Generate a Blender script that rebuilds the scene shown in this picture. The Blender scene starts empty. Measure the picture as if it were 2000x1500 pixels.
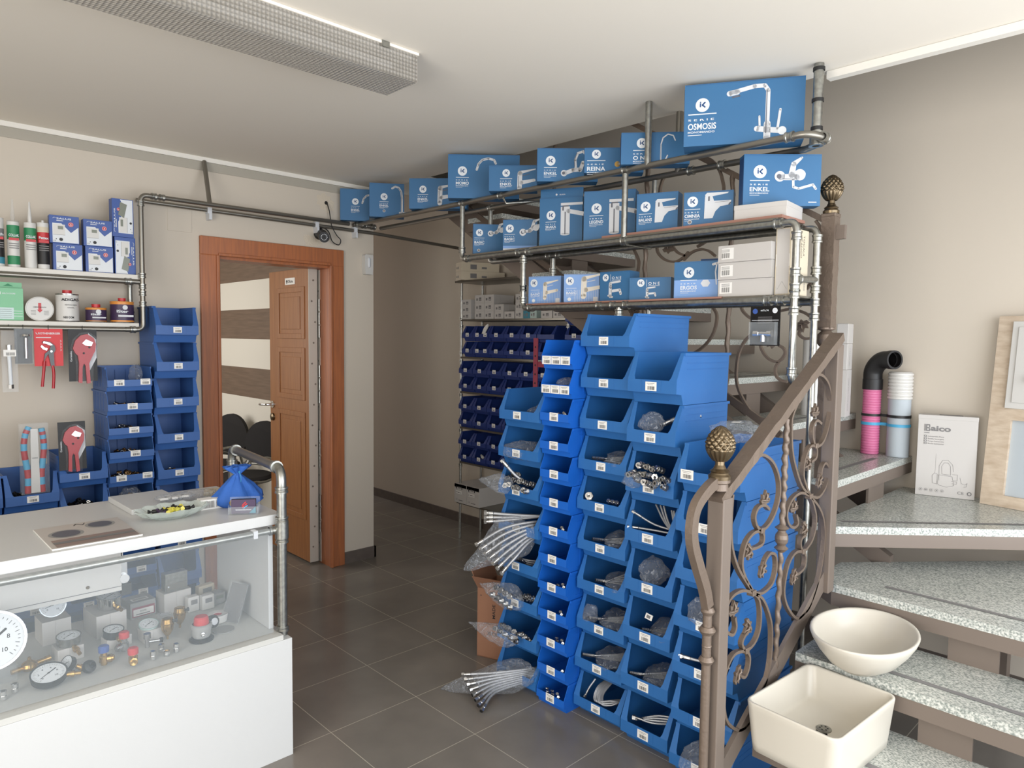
import bpy, math, random
from mathutils import Vector, Matrix, Euler, noise
random.seed(7)
SC = bpy.context.scene
COL = SC.collection
PI = math.pi

# ---------------------------------------------------------------- camera, world, light, exposure
cam_d = bpy.data.cameras.new('camera')
cam_d.sensor_width = 36.0
cam_d.lens = 36.0 * 1365.56 / 2000
cam_d.clip_start = 0.02
cam = bpy.data.objects.new('camera', cam_d)
COL.objects.link(cam)
_r = ((0.72120586, -0.69261105, 0.01233018), (0.0368049, 0.05608676, 0.9977473), (-0.69174237, -0.71912739, 0.06594158))
cam.matrix_world = Matrix.Translation((0, 0, 1.55)) @ Matrix(_r).transposed().to_4x4()
SC.camera = cam
SC.view_settings.view_transform = 'Standard'
SC.view_settings.look = 'None'
SC.view_settings.gamma = 1
SC.view_settings.use_curve_mapping = False
SC.view_settings.exposure = 0.25
SC.cycles.use_denoising = True
SC.cycles.max_bounces = 8
SC.cycles.transparent_max_bounces = 24
SC.cycles.caustics_reflective = False
SC.cycles.caustics_refractive = False
SC.cycles.sample_clamp_indirect = 6

world = bpy.data.worlds.new('sky')
SC.world = world
world.use_nodes = True
wn = world.node_tree
wn.nodes['Background'].inputs[0].default_value = (0.78, 0.88, 1.0, 1)
wn.nodes['Background'].inputs[1].default_value = 1.6

def area_light(name, loc, rot, sx, sy, power, color):
    d = bpy.data.lights.new(name, 'AREA')
    d.shape = 'RECTANGLE'; d.size = sx; d.size_y = sy; d.energy = power; d.color = color
    o = bpy.data.objects.new(name, d); COL.objects.link(o)
    o.location = loc; o.rotation_euler = rot
    return o
# daylight entering through the shop window behind the camera; the lights after it are added fill
area_light('shop_window_daylight', (1.55, -1.28, 1.35), (math.radians(90), 0, 0), 4.1, 2.1, 92, (0.96, 0.98, 1.0))
area_light('shop_rear_fill', (-1.9, 0.3, 1.3), (math.radians(90), 0, math.radians(-90)), 2.6, 2.0, 92, (1.0, 0.97, 0.92))  # added fill for faces turned towards the camera; no door stands behind it
area_light('corridor_fill', (3.2, 8.9, 1.5), (math.radians(-90), 0, 0), 0.9, 1.8, 26, (1.0, 0.94, 0.93))  # added to lift the dark corridor; the end wall has no opening
area_light('meeting_room_fill', (0.1, 6.2, 1.6), (math.radians(90), 0, math.radians(-90)), 2.0, 1.4, 34, (1.0, 0.97, 0.92))  # added so the meeting room is not dark; no window is modelled
# ---------------------------------------------------------------- materials
def lin(c):
    c = c / 255.0
    return c / 12.92 if c <= 0.04045 else ((c + 0.055) / 1.055) ** 2.4
def rgb(t): return (lin(t[0]), lin(t[1]), lin(t[2]), 1)
MAT = {}
def mat(name, col, rough=0.6, metal=0.0, spec=0.5, bump=None, mix=None, alpha=1.0, coat=0.0, scale=None):
    """procedural principled material; mix=(second colour, noise scale, stretch xyz, contrast)"""
    m = bpy.data.materials.new(name); m.use_nodes = True
    nt = m.node_tree; b = nt.nodes['Principled BSDF']
    b.inputs['Base Color'].default_value = rgb(col)
    b.inputs['Roughness'].default_value = rough
    b.inputs['Metallic'].default_value = metal
    b.inputs['Specular IOR Level'].default_value = spec
    if coat: b.inputs['Coat Weight'].default_value = coat
    if mix or bump:
        tc = nt.nodes.new('ShaderNodeTexCoord')
    if mix:
        c2, sc, st, con = mix
        mp = nt.nodes.new('ShaderNodeMapping'); mp.inputs['Scale'].default_value = st
        nz = nt.nodes.new('ShaderNodeTexNoise'); nz.inputs['Scale'].default_value = sc; nz.inputs['Detail'].default_value = 6
        rp = nt.nodes.new('ShaderNodeValToRGB')
        rp.color_ramp.elements[0].position = 0.5 - con; rp.color_ramp.elements[1].position = 0.5 + con
        rp.color_ramp.elements[0].color = rgb(col); rp.color_ramp.elements[1].color = rgb(c2)
        nt.links.new(tc.outputs['Object'], mp.inputs[0]); nt.links.new(mp.outputs[0], nz.inputs[0])
        nt.links.new(nz.outputs[0], rp.inputs[0]); nt.links.new(rp.outputs[0], b.inputs['Base Color'])
    if bump:
        s, d = bump
        n2 = nt.nodes.new('ShaderNodeTexNoise'); n2.inputs['Scale'].default_value = s; n2.inputs['Detail'].default_value = 3
        bp = nt.nodes.new('ShaderNodeBump'); bp.inputs['Distance'].default_value = d; bp.inputs['Strength'].default_value = 1
        nt.links.new(tc.outputs['Object'], n2.inputs[0]); nt.links.new(n2.outputs[0], bp.inputs['Height'])
        nt.links.new(bp.outputs[0], b.inputs['Normal'])
    if alpha < 1: b.inputs['Alpha'].default_value = alpha
    MAT[name] = m
    return m
def film(name, col, clear, rough=0.15):
    """thin clear plastic or glass: transparent mixed with gloss"""
    m = bpy.data.materials.new(name); m.use_nodes = True
    nt = m.node_tree; nt.nodes.clear()
    out = nt.nodes.new('ShaderNodeOutputMaterial'); tr = nt.nodes.new('ShaderNodeBsdfTransparent')
    pr = nt.nodes.new('ShaderNodeBsdfPrincipled'); mx = nt.nodes.new('ShaderNodeMixShader')
    pr.inputs['Base Color'].default_value = rgb(col); pr.inputs['Roughness'].default_value = rough
    lw = nt.nodes.new('ShaderNodeLayerWeight'); lw.inputs[0].default_value = 0.25
    ma = nt.nodes.new('ShaderNodeMath'); ma.operation = 'MULTIPLY_ADD'
    ma.inputs[1].default_value = 0.75 * (1 - clear) + 0.12; ma.inputs[2].default_value = 1 - clear
    nt.links.new(lw.outputs['Facing'], ma.inputs[0]); nt.links.new(ma.outputs[0], mx.inputs[0])
    nt.links.new(tr.outputs[0], mx.inputs[1]); nt.links.new(pr.outputs[0], mx.inputs[2]); nt.links.new(mx.outputs[0], out.inputs[0])
    if name == 'bag_film':      # creases of thin plastic
        tc = nt.nodes.new('ShaderNodeTexCoord'); nz = nt.nodes.new('ShaderNodeTexNoise'); nz.inputs['Scale'].default_value = 38; nz.inputs['Detail'].default_value = 5; nz.inputs['Distortion'].default_value = 2.5
        bp = nt.nodes.new('ShaderNodeBump'); bp.inputs['Distance'].default_value = 0.02
        nt.links.new(tc.outputs['Object'], nz.inputs[0]); nt.links.new(nz.outputs[0], bp.inputs['Height']); nt.links.new(bp.outputs[0], pr.inputs['Normal'])
        rp = nt.nodes.new('ShaderNodeValToRGB'); rp.color_ramp.elements[0].position = .52; rp.color_ramp.elements[1].position = .70; rp.color_ramp.elements[1].color = (.35, .35, .35, 1)
        ad = nt.nodes.new('ShaderNodeMath'); ad.operation = 'ADD'; nt.links.new(nz.outputs[0], rp.inputs[0]); nt.links.new(rp.outputs[0], ad.inputs[0]); nt.links.new(ma.outputs[0], ad.inputs[1]); nt.links.new(ad.outputs[0], mx.inputs[0])
    MAT[name] = m
    return m
mat('wall_paint', (200, 190, 176), 0.85, bump=(300, 0.0002))
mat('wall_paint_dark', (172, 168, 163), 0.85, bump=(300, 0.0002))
mat('band_grey', (168, 162, 150), 0.85)  # band greyer than the wall, just below the ceiling strip
mat('ceiling_paint', (236, 229, 217), 0.9)
mat('trim_paint', (226, 222, 214), 0.7)
mat('baseboard_tile', (104, 94, 88), 0.35, mix=((92, 84, 79), 20, (1, 1, 1), .2))
mat('door_wood', (176, 106, 64), 0.38, mix=((146, 90, 62), 6, (14, 14, .7), .22))
mat('leaf_wood', (160, 107, 62), 0.38, mix=((138, 88, 50), 6, (14, 14, .7), .22))
mat('stripe_wood', (124, 104, 88), 0.6, mix=((102, 84, 70), 4, (1, 1, 14), .25))
mat('white_stripe', (226, 222, 212), 0.8)
mat('steel_plate', (196, 190, 180), 0.45, 0.3)
mat('dark_gap', (40, 38, 36), 0.8)
mat('galv', (170, 170, 164), 0.32, 0.9, mix=((140, 140, 136), 60, (1, 1, 1), .2))
mat('galv_dark', (140, 136, 128), 0.36, 0.85)
mat('chrome', (222, 222, 222), 0.12, 1.0)
mat('brass', (196, 160, 96), 0.25, 0.95)
mat('brass_dark', (120, 92, 60), 0.35, 0.8)
mat('steel_part', (190, 190, 190), 0.25, 0.95)
mat('braid', (178, 180, 184), 0.35, 0.75, bump=(900, 0.0008))
mat('bin_blue', (40, 98, 162), 0.42, mix=((46, 106, 170), 6, (1, 1, 1), .25))
mat('bin_bright', (24, 96, 192), 0.4)
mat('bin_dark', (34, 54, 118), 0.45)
mat('bin_wall', (50, 92, 156), 0.45)
mat('paper', (232, 230, 226), 0.7)
mat('ink', (30, 30, 34), 0.7)
mat('ink_grey', (120, 118, 118), 0.7)
mat('box_blue', (46, 98, 142), 0.5, mix=((52, 106, 150), 3, (1, 1, 1), .25))
mat('box_blue_dark', (34, 72, 122), 0.5)
mat('box_pale', (120, 158, 212), 0.5)
mat('box_white', (192, 188, 184), 0.7)
mat('box_cream', (206, 194, 172), 0.7)
mat('kraft', (150, 108, 84), 0.8, mix=((138, 98, 76), 8, (1, 1, 1), .3))
mat('print_white', (216, 220, 224), 0.6)
mat('print_silver', (206, 208, 212), 0.45)
mat('print_shade', (92, 94, 104), 0.5)
mat('print_cream', (222, 214, 200), 0.5)
mat('white_melamine', (202, 203, 203), 0.38, bump=(140, 0.0003))
mat('melamine_grey', (196, 196, 192), 0.5)
mat('shelf_board', (214, 210, 202), 0.5)
mat('iron', (114, 100, 89), 0.42, 0.35, bump=(90, 0.0012))
mat('iron_flat', (116, 104, 95), 0.5, 0.2)
mat('antique', (112, 98, 78), 0.28, 0.9)
mat('black', (26, 25, 26), 0.5)
mat('black_fabric', (34, 32, 33), 0.85)
mat('black_gloss', (20, 20, 22), 0.2)
mat('grey_plastic', (150, 150, 148), 0.5)
mat('ceramic', (200, 194, 182), 0.3)
mat('red', (190, 46, 52), 0.4)
mat('red_card', (206, 62, 66), 0.55)
mat('red_tool', (170, 36, 44), 0.35)
mat('maroon', (140, 54, 72), 0.6)
mat('orange', (214, 140, 62), 0.4)
mat('purple', (62, 46, 76), 0.45)
mat('green', (46, 130, 86), 0.5)
mat('pale_green', (130, 190, 150), 0.55)
mat('teal', (60, 130, 150), 0.55)
mat('blue_cloth', (46, 96, 176), 0.75, bump=(30, 0.004))
mat('pink', (206, 112, 152), 0.5)
mat('cyan', (70, 160, 200), 0.5)
mat('white_plastic', (206, 204, 200), 0.4)
mat('salus_blue', (52, 82, 150), 0.4)
mat('lcd', (120, 124, 112), 0.3)
mat('glass_green', (170, 190, 186), 0.1)
mat('wood_plank', (150, 110, 96), 0.7)
mat('grey_board', (176, 184, 190), 0.7)
mat('osb', (208, 192, 172), 0.75, mix=((184, 164, 142), 16, (1, 1, 3), .2))
mat('catalogue_grey', (190, 184, 178), 0.35)
mat('catalogue_brown', (142, 124, 116), 0.35)
mat('yellow_wrap', (220, 210, 90), 0.3)
mat('plaster', (206, 194, 176), 0.95, bump=(120, .003))
film('bag_film', (205, 212, 222), 0.90, 0.12)
film('clear_plastic', (214, 220, 224), 0.90, 0.1)
film('blister', (214, 220, 224), 0.965, 0.06)
film('cut_glass', (196, 206, 200), 0.62, 0.06)
film('pane_glass', (196, 206, 212), 0.9, 0.03)
film('diffuser', (206, 200, 190), 0.62, 0.16)

def floor_material():
    m = bpy.data.materials.new('floor_tiles'); m.use_nodes = True; MAT['floor_tiles'] = m
    nt = m.node_tree; b = nt.nodes['Principled BSDF']
    tc = nt.nodes.new('ShaderNodeTexCoord'); sp = nt.nodes.new('ShaderNodeSeparateXYZ')
    nt.links.new(tc.outputs['Object'], sp.inputs[0])
    def edge(out, off, size):
        a = nt.nodes.new('ShaderNodeMath'); a.operation = 'SUBTRACT'; a.inputs[1].default_value = off
        d = nt.nodes.new('ShaderNodeMath'); d.operation = 'DIVIDE'; d.inputs[1].default_value = size
        r = nt.nodes.new('ShaderNodeMath'); r.operation = 'ADD'; r.inputs[1].default_value = 0.5
        f = nt.nodes.new('ShaderNodeMath'); f.operation = 'FRACT'
        s = nt.nodes.new('ShaderNodeMath'); s.operation = 'SUBTRACT'; s.inputs[1].default_value = 0.5
        ab = nt.nodes.new('ShaderNodeMath'); ab.operation = 'ABSOLUTE'
        l = nt.nodes.new('ShaderNodeMath'); l.operation = 'LESS_THAN'; l.inputs[1].default_value = 0.0016 / size
        nt.links.new(out, a.inputs[0])
        for p, q in ((a, d), (d, r), (r, f), (f, s), (s, ab), (ab, l)): nt.links.new(p.outputs[0], q.inputs[0])
        return l.outputs[0]
    ex = edge(sp.outputs[0], 1.7386, 0.4069); ey = edge(sp.outputs[1], 2.7697, 0.3884)
    mx = nt.nodes.new('ShaderNodeMath'); mx.operation = 'MAXIMUM'; nt.links.new(ex, mx.inputs[0]); nt.links.new(ey, mx.inputs[1])
    nz = nt.nodes.new('ShaderNodeTexNoise'); nz.inputs['Scale'].default_value = 3.2; nz.inputs['Detail'].default_value = 10
    nt.links.new(tc.outputs['Object'], nz.inputs[0])
    rp = nt.nodes.new('ShaderNodeValToRGB'); rp.color_ramp.elements[0].position = .35; rp.color_ramp.elements[1].position = .7
    rp.color_ramp.elements[0].color = rgb((112, 107, 101)); rp.color_ramp.elements[1].color = rgb((126, 120, 113))
    nt.links.new(nz.outputs[0], rp.inputs[0])
    cm = nt.nodes.new('ShaderNodeMix'); cm.data_type = 'RGBA'; cm.inputs[7].default_value = rgb((172, 166, 152))
    nt.links.new(mx.outputs[0], cm.inputs[0]); nt.links.new(rp.outputs[0], cm.inputs[6]); nt.links.new(cm.outputs[2], b.inputs['Base Color'])
    b.inputs['Roughness'].default_value = 0.22; b.inputs['Specular IOR Level'].default_value = 0.45
def granite_material():
    m = bpy.data.materials.new('granite'); m.use_nodes = True; MAT['granite'] = m
    nt = m.node_tree; b = nt.nodes['Principled BSDF']
    tc = nt.nodes.new('ShaderNodeTexCoord'); mp = nt.nodes.new('ShaderNodeMapping'); mp.inputs['Scale'].default_value = (1.6, 1, 1)
    nz = nt.nodes.new('ShaderNodeTexNoise'); nz.inputs['Scale'].default_value = 150; nz.inputs['Detail'].default_value = 4
    rp = nt.nodes.new('ShaderNodeValToRGB')
    e = rp.color_ramp.elements
    e[0].position = .36; e[0].color = rgb((128, 134, 130)); e[1].position = .62; e[1].color = rgb((206, 206, 200))
    k = rp.color_ramp.elements.new(.48); k.color = rgb((168, 172, 166))
    nt.links.new(tc.outputs['Object'], mp.inputs[0]); nt.links.new(mp.outputs[0], nz.inputs[0]); nt.links.new(nz.outputs[0], rp.inputs[0])
    nt.links.new(rp.outputs[0], b.inputs['Base Color']); b.inputs['Roughness'].default_value = 0.25
floor_material(); granite_material()

# ---------------------------------------------------------------- mesh helpers
_txt = {}
def text_geo(s, off=0.0):
    key = (s, off)
    if key not in _txt:
        c = bpy.data.curves.new('t', 'FONT'); c.body = s; c.size = 1; c.offset = off; c.resolution_u = 3
        o = bpy.data.objects.new('t', c)
        me = bpy.data.meshes.new_from_object(o)
        vs = [tuple(v.co) for v in me.vertices]; fs = [tuple(p.vertices) for p in me.polygons]
        x0 = min([v[0] for v in vs] or [0]); x1 = max([v[0] for v in vs] or [1])
        _txt[key] = ([(v[0] - x0, v[1]) for v in vs], fs, x1 - x0)
        bpy.data.objects.remove(o); bpy.data.curves.remove(c); bpy.data.meshes.remove(me)
    return _txt[key]

class MB:
    def __init__(s): s.v = []; s.f = []; s.m = []; s.s = []; s.mats = []
    def mi(s, name):
        if name not in s.mats: s.mats.append(name)
        return s.mats.index(name)
    def add(s, vs, fs, mt, smooth=False):
        b = len(s.v); k = s.mi(mt)
        s.v += [tuple(v) for v in vs]
        for f in fs: s.f.append(tuple(b + i for i in f)); s.m.append(k); s.s.append(smooth)
    def box(s, a, b, mt):
        x0, y0, z0 = a; x1, y1, z1 = b
        vs = [(x0,y0,z0),(x1,y0,z0),(x1,y1,z0),(x0,y1,z0),(x0,y0,z1),(x1,y0,z1),(x1,y1,z1),(x0,y1,z1)]
        s.add(vs, [(0,3,2,1),(4,5,6,7),(0,1,5,4),(1,2,6,5),(2,3,7,6),(3,0,4,7)], mt)
    def hexa(s, vs, mt):
        s.add(vs, [(0,3,2,1),(4,5,6,7),(0,1,5,4),(1,2,6,5),(2,3,7,6),(3,0,4,7)], mt)
    def prism(s, poly, frame, t, mt, smooth=False):
        """poly in (u,v); frame=(origin, U, V, N); extruded t along N"""
        o, U, V, N = [Vector(q) for q in frame]
        n = len(poly)
        a = [o + U * p[0] + V * p[1] for p in poly]; b = [p + N * t for p in a]
        s.add(a + b, [tuple(range(n - 1, -1, -1)), tuple(range(n, 2 * n))], mt)
        s.add(a + b, [(i, (i + 1) % n, n + (i + 1) % n, n + i) for i in range(n)], mt, smooth)
    def tube(s, pts, r, mt, n=8, cap=True, closed=False, flat=None):
        """round tube along pts (r may be a list); flat=(w,t,normal) gives a flat bar"""
        P = [Vector(p) for p in pts]; k = len(P); rings = []
        up = None
        for i in range(k):
            if closed: t = (P[(i + 1) % k] - P[i - 1])
            else: t = P[min(i + 1, k - 1)] - P[max(i - 1, 0)]
            if t.length < 1e-9: t = Vector((0, 0, 1))
            t.normalize()
            if flat:
                nn = Vector(flat[2]); a = t.cross(nn).normalized(); b2 = nn
                w, th = flat[0] / 2, flat[1] / 2
                rings.append([P[i] + a * th + b2 * w, P[i] - a * th + b2 * w, P[i] - a * th - b2 * w, P[i] + a * th - b2 * w])
                continue
            if up is None:
                up = Vector((0, 0, 1)) if abs(t.z) < 0.9 else Vector((1, 0, 0))
            a = up - t * up.dot(t)
            if a.length < 1e-6: a = t.orthogonal()
            a.normalize(); up = a; b2 = t.cross(a)
            rr = r[i] if isinstance(r, (list, tuple)) else r
            rings.append([P[i] + (a * math.cos(2 * PI * j / n) + b2 * math.sin(2 * PI * j / n)) * rr for j in range(n)])
        m = 4 if flat else n
        vs = [v for ring in rings for v in ring]; fs = []
        for i in range(k if closed else k - 1):
            for j in range(m):
                fs.append((i * m + j, i * m + (j + 1) % m, ((i + 1) % k) * m + (j + 1) % m, ((i + 1) % k) * m + j))
        s.add(vs, fs, mt, not flat)
        if cap and not closed:
            s.add(rings[0], [tuple(range(m - 1, -1, -1))], mt); s.add(rings[-1], [tuple(range(m))], mt)
    def lathe(s, prof, mt, at=(0, 0, 0), axis=(0, 0, 1), n=20, smooth=True, sy=1.0):
        """prof: list of (radius, height) or (radius, height, material)"""
        ax = Vector(axis).normalized(); q = Vector((0, 0, 1)).rotation_difference(ax); o = Vector(at)
        for i in range(len(prof) - 1):
            (r0, z0), (r1, z1) = prof[i][:2], prof[i + 1][:2]
            mm = prof[i][2] if len(prof[i]) > 2 else mt
            vs = []
            for (r, z) in ((r0, z0), (r1, z1)):
                for j in range(n):
                    vs.append(o + q @ Vector((r * math.cos(2 * PI * j / n), r * sy * math.sin(2 * PI * j / n), z)))
            if r0 < 1e-6 and r1 < 1e-6: continue
            s.add(vs, [(j, (j + 1) % n, n + (j + 1) % n, n + j) for j in range(n)], mm, smooth)
    def text(s, st, frame, size, mt, width=None, off=0.012, center=False):
        vs, fs, w = text_geo(st, off); o, U, V = [Vector(q) for q in frame]
        sx = size if width is None else width / max(w, .01)
        dx = -w * sx / 2 if center else 0
        s.add([o + U * (v[0] * sx + dx) + V * (v[1] * size) for v in vs], fs, mt)
    def stroke(s, pts, w, frame, mt, n=6):
        """flat printed line with round ends; pts (u,v), w width or list"""
        o, U, V = [Vector(q) for q in frame]; k = len(pts)
        for i in range(k - 1):
            (x0, y0), (x1, y1) = pts[i], pts[i + 1]
            w0 = (w[i] if isinstance(w, list) else w) / 2; w1 = (w[i + 1] if isinstance(w, list) else w) / 2
            L = math.hypot(x1 - x0, y1 - y0) or 1e-6; nx, ny = -(y1 - y0) / L, (x1 - x0) / L
            q = [(x0 + nx * w0, y0 + ny * w0), (x0 - nx * w0, y0 - ny * w0), (x1 - nx * w1, y1 - ny * w1), (x1 + nx * w1, y1 + ny * w1)]
            s.add([o + U * a + V * b for a, b in q], [(0, 1, 2, 3)], mt)
        for i, (x, y) in enumerate(pts):
            ww = (w[i] if isinstance(w, list) else w) / 2
            s.disc(x, y, ww, (o, U, V), mt, 10)
    def disc(s, x, y, r, frame, mt, n=20, ry=None):
        o, U, V = [Vector(q) for q in frame]; ry = ry or r
        s.add([o + U * (x + r * math.cos(2 * PI * j / n)) + V * (y + ry * math.sin(2 * PI * j / n)) for j in range(n)], [tuple(range(n))], mt)
    def quad(s, x0, y0, x1, y1, frame, mt):
        o, U, V = [Vector(q) for q in frame]
        s.add([o + U * a + V * b for a, b in ((x0, y0), (x1, y0), (x1, y1), (x0, y1))], [(0, 1, 2, 3)], mt)
    def poly(s, pts, frame, mt):
        o, U, V = [Vector(q) for q in frame]
        s.add([o + U * a + V * b for a, b in pts], [tuple(range(len(pts)))], mt)
    def build(s, name, parent=None, loc=None, rz=0.0, bevel=0, subsurf=0):
        me = bpy.data.meshes.new(name); me.from_pydata(s.v, [], s.f)
        for n in s.mats: me.materials.append(MAT[n])
        me.polygons.foreach_set('material_index', s.m); me.polygons.foreach_set('use_smooth', s.s)
        me.update()
        o = bpy.data.objects.new(name, me); COL.objects.link(o)
        if parent is not None: o.parent = parent
        if loc is not None: o.location = loc
        o.rotation_euler = (0, 0, rz) if not isinstance(rz, (tuple, list)) else rz
        if bevel:
            md = o.modifiers.new('bevel', 'BEVEL'); md.width = bevel; md.segments = 2; md.limit_method = 'ANGLE'
        if subsurf:
            md = o.modifiers.new('sub', 'SUBSURF'); md.levels = subsurf; md.render_levels = subsurf
        return o
def empty(name, loc=(0, 0, 0), rz=0.0):
    o = bpy.data.objects.new(name, None); COL.objects.link(o)
    o.location = loc; o.rotation_euler = (0, 0, rz) if not isinstance(rz, (tuple, list)) else rz
    o.empty_display_size = 0.05
    return o
def tag(o, label, cat, group=None):
    o['label'] = label; o['category'] = cat
    if group: o['group'] = group
    return o
def struct(o): o['kind'] = 'structure'; return o
def copy_tree(o, parent=None):
    c = o.copy(); COL.objects.link(c)
    if parent is not None: c.parent = parent
    for ch in list(o.children): copy_tree(ch, c)
    return c
XZ = ((1, 0, 0), (0, 0, 1))
def fr(o, U=(1, 0, 0), V=(0, 0, 1)): return (o, U, V)
def smooth_path(pts, k=5):
    """Catmull-Rom through 3D points"""
    P = [Vector(p) for p in pts]; out = []
    for i in range(len(P) - 1):
        a = P[i - 1] if i else P[0] * 2 - P[1]; b, c = P[i], P[i + 1]; d = P[i + 2] if i + 2 < len(P) else P[-1] * 2 - P[-2]
        for j in range(k):
            t = j / k
            out.append(0.5 * ((2 * b) + (c - a) * t + (2 * a - 5 * b + 4 * c - d) * t * t + (3 * b - a - 3 * c + d) * t ** 3))
    out.append(P[-1]); return out
def ordn(i): return ('first second third fourth fifth sixth seventh eighth ninth tenth eleventh twelfth thirteenth fourteenth').split()[i]
# ---------------------------------------------------------------- the setting
ZC = 2.55
b = MB(); b.box((-2.4, -1.4, -0.1), (3.72, 9.0, 0), 'floor_tiles'); struct(b.build('floor'))
b = MB(); b.box((-2.4, -1.4, ZC), (2.71, 4.15, ZC + .16), 'ceiling_paint'); struct(b.build('ceiling'))
b = MB(); b.box((2.66, 4.151, ZC), (3.72, 9.0, ZC + .16), 'ceiling_paint'); struct(b.build('ceiling_corridor'))
b = MB(); b.box((2.675, -1.4, ZC - .028), (2.712, 1.12, ZC - .001), 'trim_paint'); struct(b.build('trim_1'))
b = MB(); b.box((2.66, -1.4, 5.0), (3.72, 9.0, 5.1), 'ceiling_paint'); struct(b.build('ceiling_stairwell'))
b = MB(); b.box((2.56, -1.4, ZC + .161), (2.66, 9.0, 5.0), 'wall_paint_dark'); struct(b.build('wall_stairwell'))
b = MB(); b.box((3.72, -1.4, 0), (3.87, 9.0, 5.0), 'wall_paint'); struct(b.build('wall_right'))
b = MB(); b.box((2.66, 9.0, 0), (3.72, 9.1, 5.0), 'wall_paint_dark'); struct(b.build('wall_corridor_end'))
# wall with the door (three bodies of one wall)
b = MB()
b.box((-2.4, 4.15, 0), (1.595, 4.30, ZC), 'wall_paint')
b.box((1.595, 4.15, 2.01), (2.345, 4.30, ZC), 'wall_paint')
b.box((2.345, 4.15, 0), (2.66, 4.30, ZC), 'wall_paint')
struct(b.build('wall_left'))
b = MB(); b.box((-2.4, 4.146, 2.478), (2.66, 4.151, 2.530), 'band_grey'); struct(b.build('trim_2'))
b = MB(); b.box((-2.4, 4.130, 2.526), (2.66, 4.151, ZC), 'trim_paint'); struct(b.build('trim_3'))
b = MB(); b.box((2.425, 4.138, 0), (2.672, 4.152, .078), 'baseboard_tile'); b.box((2.658, 4.138, 0), (2.672, 5.4, .078), 'baseboard_tile')
struct(b.build('baseboard_left'))
b = MB(); b.box((3.708, -1.2, 0), (3.722, 9.0, .078), 'baseboard_tile'); struct(b.build('baseboard_right'))
b = MB(); b.box((2.55, 4.30, 0), (2.66, 9.0, ZC), 'wall_paint')
struct(b.build('wall_corridor_left'))
# walls and shop window behind the camera
b = MB(); b.box((-2.5, -1.4, 0), (-2.4, 7.6, ZC), 'wall_paint'); struct(b.build('wall_back'))
b = MB()
b.box((-2.4, -1.5, 0), (3.72, -1.4, .28), 'wall_paint'); b.box((-2.4, -1.5, 2.42), (3.72, -1.4, 5.0), 'wall_paint')
b.box((-2.4, -1.5, .28), (-1.85, -1.4, 2.42), 'wall_paint'); b.box((3.62, -1.5, .28), (3.72, -1.4, 2.42), 'wall_paint')
struct(b.build('wall_front'))
w = MB()
for x in (-1.85, -.05, 1.76, 3.58): w.box((x, -1.47, .28), (x + .05, -1.42, 2.42), 'steel_plate')
for z in (.28, 2.37): w.box((-1.85, -1.465, z), (3.62, -1.425, z + .05), 'steel_plate')
wf = struct(w.build('window_1'))
# meeting room behind the door
b = MB(); b.box((-1.1, 4.30, 2.45), (2.55, 7.6, ZC), 'ceiling_paint'); struct(b.build('ceiling_meeting_room'))
b = MB(); b.box((-1.1, 7.6, 0), (2.55, 7.7, ZC), 'wall_paint'); struct(b.build('wall_meeting_room_far'))
b = MB(); b.box((-1.2, 4.30, 0), (-1.1, 7.6, ZC), 'wall_paint'); struct(b.build('wall_meeting_room_side'))
b = MB()
zs = [(0, 1.010, 'white_stripe'), (1.010, 1.265, 'stripe_wood'), (1.265, 1.512, 'white_stripe'), (1.512, 1.765, 'stripe_wood'), (1.765, 2.008, 'white_stripe'), (2.008, 2.449, 'stripe_wood')]
for z0, z1, m in zs: b.box((2.535, 4.305, z0), (2.549, 7.6, z1), m)
struct(b.build('wall_meeting_room_striped'))

# door: architrave, lining, open leaf with its parts
d = empty('door_1', (1.96, 4.15, 0)); struct(d)
def rel(o, mb, name, par, **k):
    ob = mb.build(name, par, loc=(-o[0], -o[1], -o[2]), **k); return ob
O = (1.96, 4.15, 0)
b = MB()
for x0, x1 in ((1.50, 1.605), (2.315, 2.42)):
    b.box((x0, 4.128, 0), (x1, 4.150, 2.006), 'door_wood')
    xm = x1 - .018 if x0 < 2 else x0
    b.box((xm, 4.118, 0), (xm + .018, 4.129, 2.006), 'door_wood')
b.hexa([(1.50,4.128,2.11),(2.42,4.128,2.11),(2.42,4.150,2.11),(1.50,4.150,2.11)][0:0] or [(1.50,4.128,2.004),(2.42,4.128,2.004),(2.42,4.150,2.004),(1.50,4.150,2.004),(1.50,4.128,2.11),(2.42,4.128,2.11),(2.42,4.150,2.11),(1.50,4.150,2.11)], 'door_wood')
b.box((1.60, 4.118, 2.002), (2.32, 4.129, 2.020), 'door_wood')
rel(O, b, 'architrave', d, bevel=.004)
b = MB(); b.box((1.595, 4.15, 0), (1.618, 4.30, 2.01), 'door_wood'); b.box((2.322, 4.15, 0), (2.345, 4.30, 2.01), 'door_wood'); b.box((1.618, 4.15, 1.987), (2.322, 4.30, 2.01), 'door_wood')
rel(O, b, 'lining', d)
LX = 2.245
b = MB(); b.box((LX, 4.285, .015), (LX + .062, 4.865, 1.995), 'leaf_wood')
for z0, z1 in ((1.525, 1.875), (1.11, 1.465), (.295, 1.03)):
    y0, y1 = 4.335, 4.74
    for (a, c) in (((y0 + .035, z0), (y1 - .035, z0 + .035)), ((y0 + .035, z1 - .035), (y1 - .035, z1)), ((y0, z0), (y0 + .035, z1)), ((y1 - .035, z0), (y1, z1))):
        b.box((LX - .007, a[0], a[1]), (LX, c[0], c[1]), 'leaf_wood')
    b.box((LX - .0045, y0 + .065, z0 + .065), (LX, y1 - .065, z1 - .065), 'leaf_wood')
leaf = rel(O, b, 'door_leaf', d, bevel=.003)
b = MB(); b.box((LX, 4.281, .015), (LX + .062, 4.2848, 1.995), 'steel_plate')
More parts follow.
